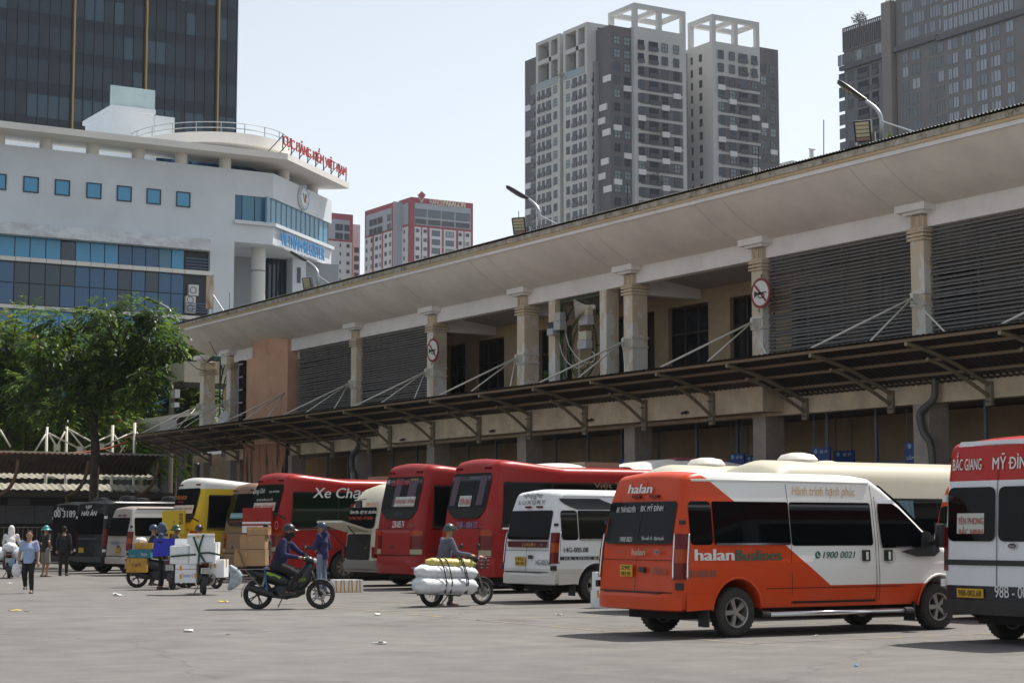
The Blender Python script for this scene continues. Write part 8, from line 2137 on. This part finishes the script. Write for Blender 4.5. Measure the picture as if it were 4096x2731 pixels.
    if rack:
        m = MB()
        for s_ in (-1, 1): m.tube([(0.25, s_ * 0.13, 0.80), (-0.40, s_ * 0.16, 0.79)], 0.012, 5); m.tube([(-0.25, s_ * 0.15, 0.79), (0.05, s_ * 0.14, 0.45)], 0.010, 5)
        for x in (-0.38, -0.15, 0.1): m.bar((x, -0.16, 0.79), (x, 0.16, 0.79), 0.02)
        m.build('luggage_rack', bikemet, t)
    if basket:
        m = MB()
        for k in range(4):
            z = 0.78 + k * 0.075; e = 0.12 + k * 0.015
            m.tube([(1.20 - e, -e, z), (1.22 + e, -e, z), (1.22 + e, e, z), (1.20 - e, e, z)], 0.008, 4, closed=True)
        for k in range(12):
            q_ = 2 * pi * k / 12; m.tube([(1.21 + 0.13 * cos(q_), 0.13 * sin(q_), 0.77), (1.21 + 0.17 * cos(q_), 0.17 * sin(q_), 1.01)], 0.008, 4)
        m.box(1.09, 1.33, -0.12, 0.12, 0.765, 0.78); m.build('front_basket', bikeblk, t)
    m = MB(); m.tube([(0.5, 0.10, 0.25), (0.38, 0.22, 0.03)], 0.014, 6); m.build('side_stand', bikemet, t)
    return t, a, rz
def toworld(a, rz, p): return Matrix.Translation(a) @ Matrix.Rotation(rz, 4, 'Z') @ Vector(p)
cardb = M('cardboard', (0.37, 0.225, 0.115), 0.85, var=0.12, scale=4); tape = M('packing_tape', (0.42, 0.25, 0.10), 0.35); foam = M('foam_white', (0.78, 0.79, 0.80), 0.7, var=0.05, scale=9, bump=0.2); otape = M('orange_tape', (0.62, 0.30, 0.02), 0.4); strapg = M('strap_green', (0.012, 0.05, 0.032), 0.7); blkstrap = M('strap_black', (0.012, 0.012, 0.013), 0.7)
def carton(name, label, cat, a, rz, x0, x1, y0, y1, z0, z1, mat, group, tapes=True, tp=tape, tilt=0.0, lid=None, yaw=0.0):
    c_ = toworld(a, rz, ((x0 + x1) / 2, (y0 + y1) / 2, z0))
    t = thing(name, label, cat, c_, rz + yaw, group); t.rotation_euler = (tilt, 0, rz + yaw)
    L_, W_, H_ = (x1 - x0) / 2, (y1 - y0) / 2, z1 - z0
    m = MB(); bmx = bmesh.new(); bmesh.ops.create_cube(bmx, size=1.0)
    for v in bmx.verts: v.co = Vector((v.co.x * 2 * L_, v.co.y * 2 * W_, (v.co.z + 0.5) * H_)) + Vector((random.uniform(-1, 1), random.uniform(-1, 1), random.uniform(-1, 1) if v.co.z > 0 else 0)) * 0.006
    bmesh.ops.bevel(bmx, geom=list(bmx.edges), offset=0.008, segments=2, affect='EDGES')
    me = bpy.data.meshes.new('box'); bmx.to_mesh(me); bmx.free(); me.materials.append(mat); me.shade_smooth(); me.set_sharp_from_angle(angle=RAD(40)); link('box', me, t)
    if lid: m = MB(); m.box(-L_ - 0.006, L_ + 0.006, -W_ - 0.006, W_ + 0.006, H_ * 0.72, H_ * 0.745); m.build('lid_joint', lid, t)
    if tapes:
        m = MB(); e = 0.0022 + 0.006
        m.box(-L_ - e, L_ + e, -0.03, 0.03, H_ * 0.6, H_ + e); m.build('tape_strip', tp, t)
        m = MB(); m.box(-L_ * 0.3, -L_ * 0.3 + 0.05, -W_ - e, W_ + e, H_ * 0.55, H_ * 0.85); m.build('tape_strip', tp, t)
    return t
SKIN = (0.36, 0.20, 0.13)
# ---- main rider
gb = 'motorbikes in the yard'
t, a, rz = motorbike('dark green sport moped ridden by a masked man with cartons', gnd(1031, 2434), gnd(1287, 2434), (0.012, 0.019, 0.018), accent=M('lime', (0.25, 0.42, 0.03), 0.5))
person('masked rider in navy hoodie and black helmet on the dark green moped', a, rz, dict(pelvis=(0.40, 0, 0.88), chest=(0.50, 0, 1.20), neck=(0.57, 0, 1.40), head=(0.62, 0, 1.545), sl=(0.55, 0.18, 1.35), sr=(0.53, -0.18, 1.35), el=(0.76, 0.25, 1.16), er=(0.52, -0.27, 1.07), wl=(0.93, 0.27, 1.05), wr=(0.84, -0.28, 1.03), hl=(0.42, 0.10, 0.86), hr=(0.42, -0.10, 0.86), kl=(0.84, 0.17, 0.70), kr=(0.82, -0.18, 0.68), al=(0.64, 0.20, 0.36), ar=(0.62, -0.21, 0.36)), SKIN, (0.018, 0.02, 0.075), (0.018, 0.017, 0.018), head='helmet', headc=(0.016, 0.016, 0.018), mask=(0.012, 0.012, 0.014))
g_ = 'cartons on the dark green moped'
carton('carton', 'largest cardboard carton, bottom of the stack on the moped rack', 'carton', a, rz, -0.45, 0.17, -0.28, 0.28, 0.86, 1.19, cardb, g_)
carton('carton', 'middle cardboard carton with shiny tape in the moped stack', 'carton', a, rz, -0.34, 0.16, -0.26, 0.26, 1.192, 1.47, cardb, g_)
carton('carton', 'flat cardboard carton topmost on the moped stack', 'carton', a, rz, -0.20, 0.22, -0.24, 0.16, 1.472, 1.60, cardb, g_)
carton('carton', 'small cardboard carton at the back of the moped stack top', 'carton', a, rz, -0.26, 0.20, 0.165, 0.40, 1.472, 1.63, cardb, g_)
m = MB(); m.bar(toworld(a, rz, (-0.36, -0.30, 1.2)), toworld(a, rz, (-0.22, -0.30, 0.80)), 0.03, 0.008); tag(m.build('strap', strapg), 'green strap pulled over the lowest carton on the moped', 'strap')
m = MB(); m.bar(toworld(a, rz, (0.15, -0.20, 0.84)), toworld(a, rz, (0.22, -0.22, 0.34)), 0.025); tag(m.build('support_rod', M('rod_blue', (0.03, 0.09, 0.32), 0.5)), 'blue rod propping the carton rack of the moped', 'rod')
m = MB(); ball(m, toworld(a, rz, (0.72, -0.16, 0.50)), (0.12, 0.09, 0.13)); remesh(m, 'carrier_bag', M('bag_black', (0.015, 0.015, 0.016), 0.3), None, 0.014, 1, 0.012, 14)
REM[-1] = REM[-1]
BAGS = [('carrier_bag', 'black plastic carrier bag hanging at the moped leg shield', 'bag')]
# ---- man in navy hoodie behind
p = gnd(1288, 2375)
person('man in navy hooded jacket, jeans and dark helmet beside the red coach', p, RAD(120), dict(wl=(0.30, 0.16, 1.12), el=(0.06, 0.24, 1.10), wr=(0.22, -0.20, 1.05), er=(-0.02, -0.25, 1.10), head=(0.03, 0.0, 1.57)), SKIN, (0.022, 0.022, 0.085), (0.16, 0.20, 0.27), head='helmet', headc=(0.03, 0.04, 0.075), hood=True, sc_=1.03)
p = gnd(1062, 2352); person('bareheaded man behind the cartons by the raised red lid', p, RAD(-40), {}, SKIN, (0.05, 0.045, 0.045), (0.03, 0.03, 0.035), sleeve='short', sc_=1.02)
# styrofoam box with tape stripes behind the moped
p0 = gnd(1330, 2368); p1 = gnd(1410, 2366)
carton('foam_box', 'white foam box with orange tape stripes on the ground by the red coach', 'foam box', p0, RAD(-8), 0.0, 0.75, -0.2, 0.2, 0.0, 0.32, foam, 'foam boxes on the ground', tapes=False)
tt = bpy.context.scene.collection.objects[-1].parent
for k in range(7):
    m = MB(); x = -0.35 + k * 0.105; m.add([(x, -0.209, 0.0), (x + 0.035, -0.209, 0.0), (x + 0.035 + (0.02 if k % 2 else -0.02), -0.209, 0.32), (x + (0.02 if k % 2 else -0.02), -0.209, 0.32)], [(0, 1, 2, 3)]); m.build('tape_stripe', otape, tt, fix=False)
# ---- bike with rolled bundles
t, a, rz = motorbike('old moped with basket and wire wheels carrying long white rolls', gnd(1727, 2424), gnd(1955.6, 2417.5), (0.025, 0.022, 0.022), wire=True, basket=True, r=0.285)
person('man in grey-blue shirt and olive helmet steering the moped of rolls', a, rz, dict(pelvis=(0.50, 0.30, 0.90), chest=(0.52, 0.28, 1.22), neck=(0.57, 0.27, 1.41), head=(0.62, 0.26, 1.555), sl=(0.56, 0.45, 1.36), sr=(0.54, 0.10, 1.36), el=(0.66, 0.48, 1.12), er=(0.60, -0.02, 1.10), wl=(0.90, 0.34, 1.05), wr=(0.83, -0.20, 1.05), hl=(0.50, 0.38, 0.88), hr=(0.50, 0.22, 0.88), kl=(0.50, 0.38, 0.48), kr=(0.62, 0.20, 0.48), al=(0.36, 0.38, 0.09), ar=(0.60, 0.20, 0.09)), SKIN, (0.105, 0.105, 0.155), (0.17, 0.14, 0.10), head='helmet', headc=(0.035, 0.06, 0.05), shoe=(0.09, 0.05, 0.04))
def roll(label, x0, x1, y, z, r, mat, seed):
    q_ = random.Random(seed); c_ = toworld(a, rz, (0.5 * (x0 + x1), y, z - r)); m = MB(); R_ = []; n_ = 22
    for i in range(49):
        u = i / 48; x = x0 + (x1 - x0) * u; k_ = min(1, (min(u, 1 - u) * 9) ** 0.5 if 0 < u < 1 else 0.15)
        R_.append([toworld(a, rz, (x + 0.02 * sin(j * 1.3), y + r * 1.15 * k_ * cos(2 * pi * j / n_), z - 0.05 * u + r * k_ * sin(2 * pi * j / n_) * 0.9 + 0.012 * noise.noise(Vector((x * 9, j * 0.6, seed))))) for j in range(n_)])
        for j in range(n_):
            v = R_[-1][j]; nn = noise.noise(Vector((x * 13, cos(2 * pi * j / n_) * 2.0 + seed, sin(2 * pi * j / n_) * 2.0))) * 0.016 + noise.noise(Vector((x * 30, cos(2 * pi * j / n_) * 4.0, sin(2 * pi * j / n_) * 4.0 + seed))) * 0.008; R_[-1][j] = v + Vector((0, 0, nn))
    m.grid(R_, closed=True); m.f.append(list(range(n_))); m.m.append(0); m.f.append([len(m.v) - n_ + k for k in range(n_)]); m.m.append(0)
    return tag(m.build('wrapped_roll', mat, smooth=True), label, 'roll', 'rolls strapped across the old moped')
wb_ = M('sack_white', (0.68, 0.70, 0.73), 0.45, var=0.12, scale=10, bump=0.3, bscale=25); yb2_ = M('sack_yellow', (0.56, 0.48, 0.14), 0.45, var=0.15, scale=10, bump=0.3, bscale=25)
roll('lower white wrapped roll on the old moped', -0.66, 0.92, -0.30, 0.46, 0.20, wb_, 1); roll('upper white wrapped roll on the old moped', -0.60, 0.95, -0.27, 0.73, 0.155, wb_, 2); roll('yellow wrapped roll on top of the white ones', -0.31, 0.92, -0.24, 0.92, 0.10, yb2_, 3)
for k, x in enumerate((-0.02, 0.12, 0.48, 0.52)):
    m = MB(); m.tube([toworld(a, rz, (x + dx, y, z)) for dx, y, z in ((0, -0.18, 1.03), (0.01, -0.36, 0.96), (0.02, -0.47, 0.76), (0.03, -0.55, 0.5), (0.04, -0.46, 0.27))], 0.014, 5); tag(m.build('rubber_strap', blkstrap), 'black rubber strap over the rolls on the old moped', 'strap', 'black straps over the rolls')
m = MB()
for y in (-0.50, -0.12):
    m.tube([toworld(a, rz, p_) for p_ in ((-0.15, y, 0.27), (0.55, y, 0.25))], 0.012, 5)
for x in (-0.15, 0.2, 0.55): m.tube([toworld(a, rz, p_) for p_ in ((x, -0.5, 0.26), (x, -0.1, 0.26))], 0.012, 5)
tag(m.build('side_rack', bikemet), 'steel side rack under the white rolls of the old moped', 'rack')
m = MB(); ball(m, toworld(a, rz, (1.22, 0, 0.98)), (0.14, 0.11, 0.06)); remesh(m, 'bundle', M('bundle_pink', (0.45, 0.16, 0.16), 0.6), None, 0.012, 1, 0.02, 16)
BAGS.append(('bundle', 'pink plastic bundle lying in the old moped basket', 'bundle'))
# ---- bike stacked with foam boxes, seen from behind
t, a, rz = motorbike('black moped stacked with white foam boxes seen from behind', gnd(816, 2378), Vector(gnd(816, 2378)) + Vector((0.42, 1.2, 0)), (0.05, 0.012, 0.012), wire=True)
right = Vector((cos(YAW), -sin(YAW), 0)); rzc = math.atan2(-sin(YAW), cos(YAW))
px_m = 260 / 1.58
def fbox(label, x0, y0, x1, y1, depth, off=0.0, tilt=0.0, name='foam_box', mat=foam, **k):
    """box facing the camera side: picture rectangle (crop of 2.8 per pixel) at the bike's distance"""
    X0, X1 = x0 / 2.8 + 480, x1 / 2.8 + 480; Z0, Z1 = 2080 + y1 / 2.8, 2080 + y0 / 2.8
    o_ = Vector((a.x, a.y, 0)); 
    def pt(x, y):
        v = ray(x, y); n_ = Vector((sin(YAW), cos(YAW), 0)); k_ = (o_ + n_ * off).dot(n_) / v.dot(n_); p_ = v * k_; p_.z += CH; return p_
    A = pt(X0, Z0); B = pt(X1, Z1); w_ = (Vector((B.x, B.y, 0)) - Vector((A.x, A.y, 0))).length
    return carton(name, label, 'foam box' if name == 'foam_box' else k.pop('cat', 'box'), Vector((A.x, A.y, 0)), rzc, 0, w_, 0, depth, A.z, B.z, mat, k.pop('group', 'foam boxes on the black moped'), tilt=0.0, **k), A, B
g5, A, B = fbox('white foam box with red tape low on the left of the black moped', 615, 488, 852, 700, 0.42, -0.25, tapes=False, lid=M('red_tape', (0.5, 0.06, 0.03), 0.5))
for (x, z) in ((-0.14, 0.30), (-0.14, 0.10), (0.22, 0.12)): m = MB(); m.box(x, x + 0.05, -0.219, -0.2155, z, z + 0.11); m.build('tape_patch', otape, g5)
text('Cosmos 12', (-0.1, -0.216, 0.14), (1, 0, 0), (0, 0, 1), 0.3, 0.09, M('pen_blue', (0.15, 0.18, 0.45), 0.6), g5, shear=0.4, off=0.004)
fbox('tall bundle of foam boxes wrapped in clear film on the black moped', 558, 285, 770, 488, 0.42, -0.27, tapes=False)
fbox('largest white foam box strapped on the black moped', 768, 250, 1062, 490, 0.45, -0.3, tapes=False, yaw=0.08)
fbox('foam box with green tape edge topmost on the black moped', 745, 150, 1040, 268, 0.45, -0.32, tapes=True, tp=otape, lid=strapg, yaw=0.12)
fbox('foam box with orange tape hanging low on the right of the black moped', 1005, 440, 1180, 640, 0.42, -0.1, tapes=True, tp=otape, yaw=-0.15)
fbox('small foam box behind the tallest bundle on the black moped', 612, 205, 760, 284, 0.35, 0.2, tapes=False)
fbox('small foam box edge behind the largest one on the black moped', 1040, 245, 1095, 430, 0.4, 0.05, tapes=False)
def strap2(p_list, label):
    m = MB(); P = []
    for (x, y, o_) in p_list:
        v = ray(x / 2.8 + 480, 2080 + y / 2.8); n_ = Vector((sin(YAW), cos(YAW), 0)); k_ = (Vector((a.x, a.y, 0)) + n_ * o_).dot(n_) / v.dot(n_); p_ = v * k_; p_.z += CH; P.append(p_)
    for A_, B_ in zip(P[:-1], P[1:]): m.bar(A_, B_, 0.045, 0.012, upv=(-sin(YAW), -cos(YAW), 0))
    tag(m.build('strap', strapg), label, 'strap', 'green straps over the foam boxes')
strap2([(825, 185, -0.35), (880, 350, -0.345), (965, 490, -0.33)], 'green strap slanting down right across the foam boxes')
strap2([(935, 160, -0.35), (890, 300, -0.345), (878, 490, -0.33)], 'green strap slanting down left across the foam boxes')
strap2([(565, 405, -0.32), (700, 392, -0.32), (850, 382, -0.32)], 'green strap wrapped level round the left foam bundle')
strap2([(900, 368, -0.35), (1000, 362, -0.34), (1125, 388, -0.31)], 'green strap wrapped level round the largest foam box')
# ---- bike with teal and amber cartons
aD = gnd(548, 2348); fD = Vector(aD) + Vector((cos(RAD(-25)), sin(RAD(-25)), 0)) * 1.26
t, a, rz = motorbike('black moped with teal and amber cartons on its side rack', aD, fD, (0.03, 0.03, 0.035))
g_ = 'cartons on the black moped at left'
amber = M('carton_amber', (0.52, 0.27, 0.03), 0.6, var=0.25, scale=6); teal = M('carton_teal', (0.02, 0.17, 0.22), 0.6)
def dbox(label, x0, y0, x1, y1, dep, off, mat, **k):
    tt_, A_, B_ = fbox(label, x0, y0, x1, y1, dep, off, mat=mat, name='carton', cat='carton', group=g_, **k); return tt_
d1 = dbox('amber fruit carton lowest on the moped side', 68, 425, 300, 585, 0.4, -0.3, amber, tp=tape)
m = MB(); m.add([(0.05 * cos(k * pi / 8), -0.209, 0.2 + 0.05 * sin(k * pi / 8)) for k in range(16)], [tuple(range(16))]); m.build('fruit_mark', M('fruit_red', (0.45, 0.06, 0.04), 0.6), d1, fix=False)
m = MB(); m.add([(-0.13, -0.208, 0.16), (-0.04, -0.208, 0.22), (-0.1, -0.208, 0.28)], [(0, 1, 2)]); m.add([(0.13, -0.208, 0.16), (0.04, -0.208, 0.22), (0.1, -0.208, 0.28)], [(0, 1, 2)]); m.build('leaf_mark', M('mark_green', (0.06, 0.2, 0.04), 0.6), d1, fix=False)
d2 = dbox('teal carton with white lettering above the amber one', 90, 325, 340, 423, 0.4, -0.28, teal, tapes=False); text('Danish', (0.05, -0.207, 0.06), (1, 0, 0), (0, 0, 1), 0.17, 0.09, wlet, d2, off=0.004); text('SIMPLY', (-0.24, -0.207, 0.05), (1, 0, 0), (0, 0, 1), 0.12, 0.03, wlet, d2, off=0.004)
dbox('amber taped carton above the teal one', 165, 255, 365, 325, 0.4, -0.2, amber, tp=tape)
m = MB(); ball(m, atD(480 + 230 / 2.8, 2080 + 232 / 2.8, (a.x * sin(YAW) + a.y * cos(YAW))), (0.17, 0.12, 0.10)); remesh(m, 'cloth_bundle', M('cloth_white', (0.68, 0.68, 0.66), 0.9), None, 0.014, 1, 0.03, 12)
BAGS.append(('cloth_bundle', 'crumpled white cloth on the amber cartons', 'cloth'))
# ---- bike with the blue crate
aG = gnd(690, 2357); t, a2, rz2 = motorbike('black moped carrying a blue plastic crate', aG, Vector(aG) + Vector((0.75, 1.0, 0)), (0.08, 0.012, 0.012))
crm = M('crate_blue', (0.012, 0.018, 0.42), 0.4)
a = Vector(aG)
n_ = Vector((sin(YAW), cos(YAW), 0))
def pl_(x, y, o_=-0.2):
    v = ray(x / 2.8 + 480, 2080 + y / 2.8); k_ = (Vector((aG.x, aG.y, 0)) + n_ * o_).dot(n_) / v.dot(n_); p_ = v * k_; p_.z += CH; return p_
A = pl_(372, 400); B = pl_(618, 205); W_ = (Vector((B.x, B.y, 0)) - Vector((A.x, A.y, 0))).length; H_ = B.z - A.z
ct = thing('plastic_crate', 'bright blue plastic crate on the black moped', 'crate', A, rzc)
for (x0, x1, y0, y1) in ((0, W_, 0, 0.02), (0, W_, 0.40, 0.42), (0, 0.02, 0.021, 0.399), (W_ - 0.02, W_, 0.021, 0.399)):
    m = MB(); m.box(x0, x1, y0, y1, 0, H_); m.build('crate_side', crm, ct)
m = MB(); m.box(0.021, W_ - 0.021, 0.021, 0.399, 0.02, 0.04); m.build('crate_floor', crm, ct)
for z in (0.0, H_ * 0.45, H_ - 0.035): m = MB(); m.box(-0.012, W_ + 0.012, -0.012, -0.001, z, z + 0.035); m.build('crate_rib', crm, ct)
for k in range(7): m = MB(); x = W_ * k / 6; m.box(x - 0.01, x + 0.01, -0.010, -0.0005, 0.036, H_ * 0.44); m.build('crate_rib', crm, ct)
m = MB(); m.box(W_ * 0.2, W_ * 0.42, -0.004, -0.0005, H_ * 0.74, H_ * 0.84); m.build('hand_hole', gap, ct)
# further bike behind
aF = gnd(864, 2352); motorbike('black moped half hidden behind the foam boxes', aF, Vector(aF) + Vector((-0.3, 1.22, 0)), (0.03, 0.03, 0.032))
# people in the group
p = gnd(640, 2357); person('person in checked hood and dark trousers behind the blue crate', p + Vector((0.15, 0.3, 0)), RAD(-30), {}, SKIN, (0.055, 0.075, 0.11), (0.014, 0.014, 0.015), head='hood', headc=(0.06, 0.08, 0.12), mask=(0.03, 0.035, 0.06), sc_=1.03)
p = gnd(610, 2340); person('man in black tee and dark blue helmet behind the cartons', p, RAD(-15), dict(wl=(0.25, 0.2, 1.0), wr=(0.25, -0.2, 1.0)), SKIN, (0.02, 0.02, 0.022), (0.03, 0.03, 0.035), sleeve='short', head='helmet', headc=(0.03, 0.05, 0.09))
p = gnd(700, 2338); person('man in green pith helmet beside the yellow coach', p, RAD(-40), {}, SKIN, (0.10, 0.11, 0.07), (0.05, 0.05, 0.04), head='pith_helmet', headc=(0.03, 0.055, 0.02))
p = gnd(792, 2342); person('person in black cap standing behind the foam boxes', p, RAD(60), {}, SKIN, (0.06, 0.05, 0.05), (0.03, 0.03, 0.035), head='helmet', headc=(0.012, 0.011, 0.011))
# ---- left: walker, man in teal hat, rider with sacks, man at the van door
p = gnd(112, 2372); tw_ = person('man in pale blue short-sleeved shirt walking with a white bag', p, RAD(-112), dict(kl=(0.16, 0.09, 0.50), al=(0.12, 0.10, 0.10), kr=(0.05, -0.10, 0.48), ar=(-0.26, -0.10, 0.20), wl=(0.12, 0.26, 0.86), wr=(0.02, -0.28, 0.87), el=(0.0, 0.25, 1.10), er=(-0.05, -0.25, 1.10)), SKIN, (0.30, 0.38, 0.56), (0.013, 0.013, 0.015), sleeve='short', shoe=(0.025, 0.02, 0.018), sc_=0.91)
bp = Matrix.Translation(p) @ Matrix.Rotation(RAD(-112), 4, 'Z') @ Vector((0.05, -0.28, 0.56))
m = MB(); ball(m, bp + Vector((0, 0, 0.02)), (0.13, 0.10, 0.17)); m.tube([bp + Vector((0, 0, 0.12)), bp + Vector((0, 0, 0.26))], [0.05, 0.02], 8); remesh(m, 'carrier_bag', M('bag_white', (0.66, 0.67, 0.68), 0.5), None, 0.014, 1, 0.03, 10)
BAGS.append(('carrier_bag', 'white plastic bag held by the walking man', 'bag'))
p = gnd(180, 2306); person('man in teal hat, black tee and shorts with hand on hip', p, RAD(20), dict(er=(-0.14, -0.36, 1.16), wr=(0.05, -0.19, 1.02), el=(-0.05, 0.30, 1.14), wl=(0.1, 0.2, 1.02)), SKIN, (0.022, 0.022, 0.022), (0.23, 0.21, 0.18), sleeve='short', legs='short', head='pith_helmet', headc=(0.015, 0.20, 0.19), shoe=(0.06, 0.04, 0.03))
p = gnd(253, 2302); person('man in dark clothes at the open door of the black minibus', p, RAD(60), {}, SKIN, (0.02, 0.02, 0.022), (0.015, 0.015, 0.016), head='hair')
aE = gnd(36, 2312); t, a, rz = motorbike('moped with large white sacks at the left edge', aE, Vector(aE) + Vector((0.45, 1.17, 0)), (0.02, 0.02, 0.022))
person('rider in white hooded jacket on the moped with sacks', a, rz, dict(pelvis=(0.40, 0, 0.92), chest=(0.44, 0, 1.24), neck=(0.48, 0, 1.43), head=(0.50, 0, 1.57), sl=(0.48, 0.18, 1.38), sr=(0.48, -0.18, 1.38), el=(0.62, 0.25, 1.15), er=(0.62, -0.25, 1.15), wl=(0.90, 0.28, 1.05), wr=(0.90, -0.28, 1.05), hl=(0.42, 0.10, 0.88), hr=(0.42, -0.10, 0.88), kl=(0.82, 0.2, 0.70), kr=(0.82, -0.2, 0.70), al=(0.64, 0.22, 0.36), ar=(0.64, -0.22, 0.36)), SKIN, (0.60, 0.58, 0.58), (0.05, 0.05, 0.055), head='hood', headc=(0.62, 0.60, 0.60))
for k, (dx, y, z, r_) in enumerate(((-0.05, -0.34, 0.80, 0.23), (-0.05, 0.34, 0.80, 0.23), (-0.08, -0.02, 1.0, 0.19))):
    m = MB(); ball(m, toworld(a, rz, (dx, y, z)), (r_ * 1.25, r_ * 1.15, r_ * 0.95), 14); remesh(m, 'white_sack', wb_, None, 0.02, 2, 0.03, 7)
    BAGS.append(('white_sack', ['bulging white sack on the right flank of the edge moped', 'bulging white sack on the left flank of the edge moped', 'bulging white sack on top of the edge moped seat'][k], 'sack'))
p = toworld(a, rz, (-0.28, -0.1, 0.52)); m = MB(); ball(m, p, (0.11, 0.10, 0.15)); remesh(m, 'carrier_bag', M('bag_blue', (0.16, 0.30, 0.42), 0.4), None, 0.014, 1, 0.02, 12)
BAGS.append(('carrier_bag', 'blue plastic bag tied behind the edge moped', 'bag'))
# ---- things on the ground
p = gnd(918, 2362); m = MB(); R_ = [[Vector(p) + Vector((0.16 * sin(u * pi / 10) * 1.2 + (0.05 + 0.13 * sin(pi * u / 10) ** 0.5) * cos(2 * pi * j / 14), 0.10 * sin(2 * pi * j / 14) * (0.3 + sin(pi * u / 10) ** 0.5), 0.02 + u * 0.065 + 0.008 * noise.noise(Vector((u * 1.3, j * 0.7, 3))))) for j in range(14)] for u in range(11)]
m.grid(R_, closed=True); tag(m.build('plastic_sack', M('sack_grey_blue', (0.36, 0.42, 0.46), 0.35, var=0.3, scale=9), smooth=True), 'grey-blue plastic sack standing on the ground behind the moped', 'sack')
carton('foam_box', 'white foam box with orange tape beside the orange van bumper', 'foam box', gnd(2424, 2432), RAD(5), 0.0, 0.45, 0.0, 0.5, 0.0, 0.35, foam, 'foam boxes on the ground', tp=otape); carton('foam_box', 'white foam box stacked upper beside the orange van bumper', 'foam box', gnd(2424, 2432), RAD(8), 0.02, 0.42, 0.02, 0.45, 0.352, 0.72, foam, 'foam boxes on the ground', tapes=False)
lit = M('litter_white', (0.65, 0.65, 0.63), 0.8); lity = M('litter_yellow', (0.5, 0.42, 0.05), 0.7); litb = M('litter_cyan', (0.25, 0.5, 0.55), 0.6); litk = M('litter_brown', (0.10, 0.05, 0.03), 0.8)
for k, (x, y, s_, mt, lab) in enumerate(((470, 2381, 0.42, lit, 'crumpled white paper strip on the ground behind the walking man'), (755, 2525, 0.3, lit, 'white plastic scrap on the ground ahead of the dark green moped'), (893, 2408, 0.25, lity, 'yellow paper scrap near the foam box moped'), (61, 2443, 0.25, lity, 'yellow paper scrap in front of the walking man'), (1245, 2416, 0.12, litb, 'pale blue scrap under the dark green moped'), (912, 2538, 0.1, litk, 'small brown scrap on the open yard'), (107, 2447, 0.1, litk, 'dark scrap beside the yellow one'), (1510, 2459, 0.22, lit, 'pale paper scrap left of the moped of rolls'), (1520, 2574, 0.25, lit, 'thin white scrap on the open yard near the moped of rolls'), (40, 2333, 0.2, lit, 'white scrap near the sack moped'), (2238, 2459, 0.18, lit, 'white paper scrap in front of the white van'), (3426, 2664, 0.10, M('litter_blue', (0.02, 0.15, 0.35), 0.5), 'tiny blue scrap in front of the orange van'), (3262, 2544, 0.08, lit, 'pale scrap under the orange van step'), (840, 2353, 0.15, lit, 'white scrap by the wheels of the foam box moped'))):
    p = gnd(x, y); q_ = random.Random(k + 40); m = MB(); R_ = []
    an = q_.uniform(0, pi)
    for i in range(5):
        R_.append([Vector(p) + Vector((cos(an) * (i / 4 - .5) * s_ - sin(an) * (j / 3 - .5) * s_ * 0.45, sin(an) * (i / 4 - .5) * s_ + cos(an) * (j / 3 - .5) * s_ * 0.45, 0.012 + abs(q_.gauss(0, 0.12)) * s_ * 0.5)) for j in range(4)])
    m.grid(R_); o = m.build('litter', mt, smooth=True); tag(o, lab, 'litter', 'litter on the yard')
    sol = o.modifiers.new('s', 'SOLIDIFY'); sol.thickness = 0.002
# ------------------------------------------------------------------ hazy air over the whole place
hz = MB(); hz.box(-120, 520, -30, 760, -1, 175)
me = hz.mesh('haze', [])
hm = bpy.data.materials.new('haze'); hm.use_nodes = True
hn = hm.node_tree.nodes; hl = hm.node_tree.links
hn.remove(hn['Principled BSDF'])
pv = hn.new('ShaderNodeVolumePrincipled')
pv.inputs['Color'].default_value = (0.86, 0.93, 1.0, 1)
pv.inputs['Density'].default_value = 0.00009
pv.inputs['Anisotropy'].default_value = 0.2
hl.new(pv.outputs[0], hn['Material Output'].inputs['Volume'])
me.materials.append(hm)
stuff(link('haze', me))
flush_texts()
_before = set(o.name for o in bpy.data.objects)
flush_remesh()
_i = 0
for o in list(bpy.data.objects):
    if o.parent is None and o.type == 'MESH' and o.name not in _before:
        pass
_new = [o for o in bpy.data.objects if o.name not in _before and o.parent is None]
_new.sort(key=lambda o: [r[1] for r in REM if r[3] is None].index(o.name.split('.')[0]))
for n_, lab_, cat_ in BAGS:
    for o in _new:
        if o.name.split('.')[0] == n_ and 'label' not in o:
            tag(o, lab_, cat_); break
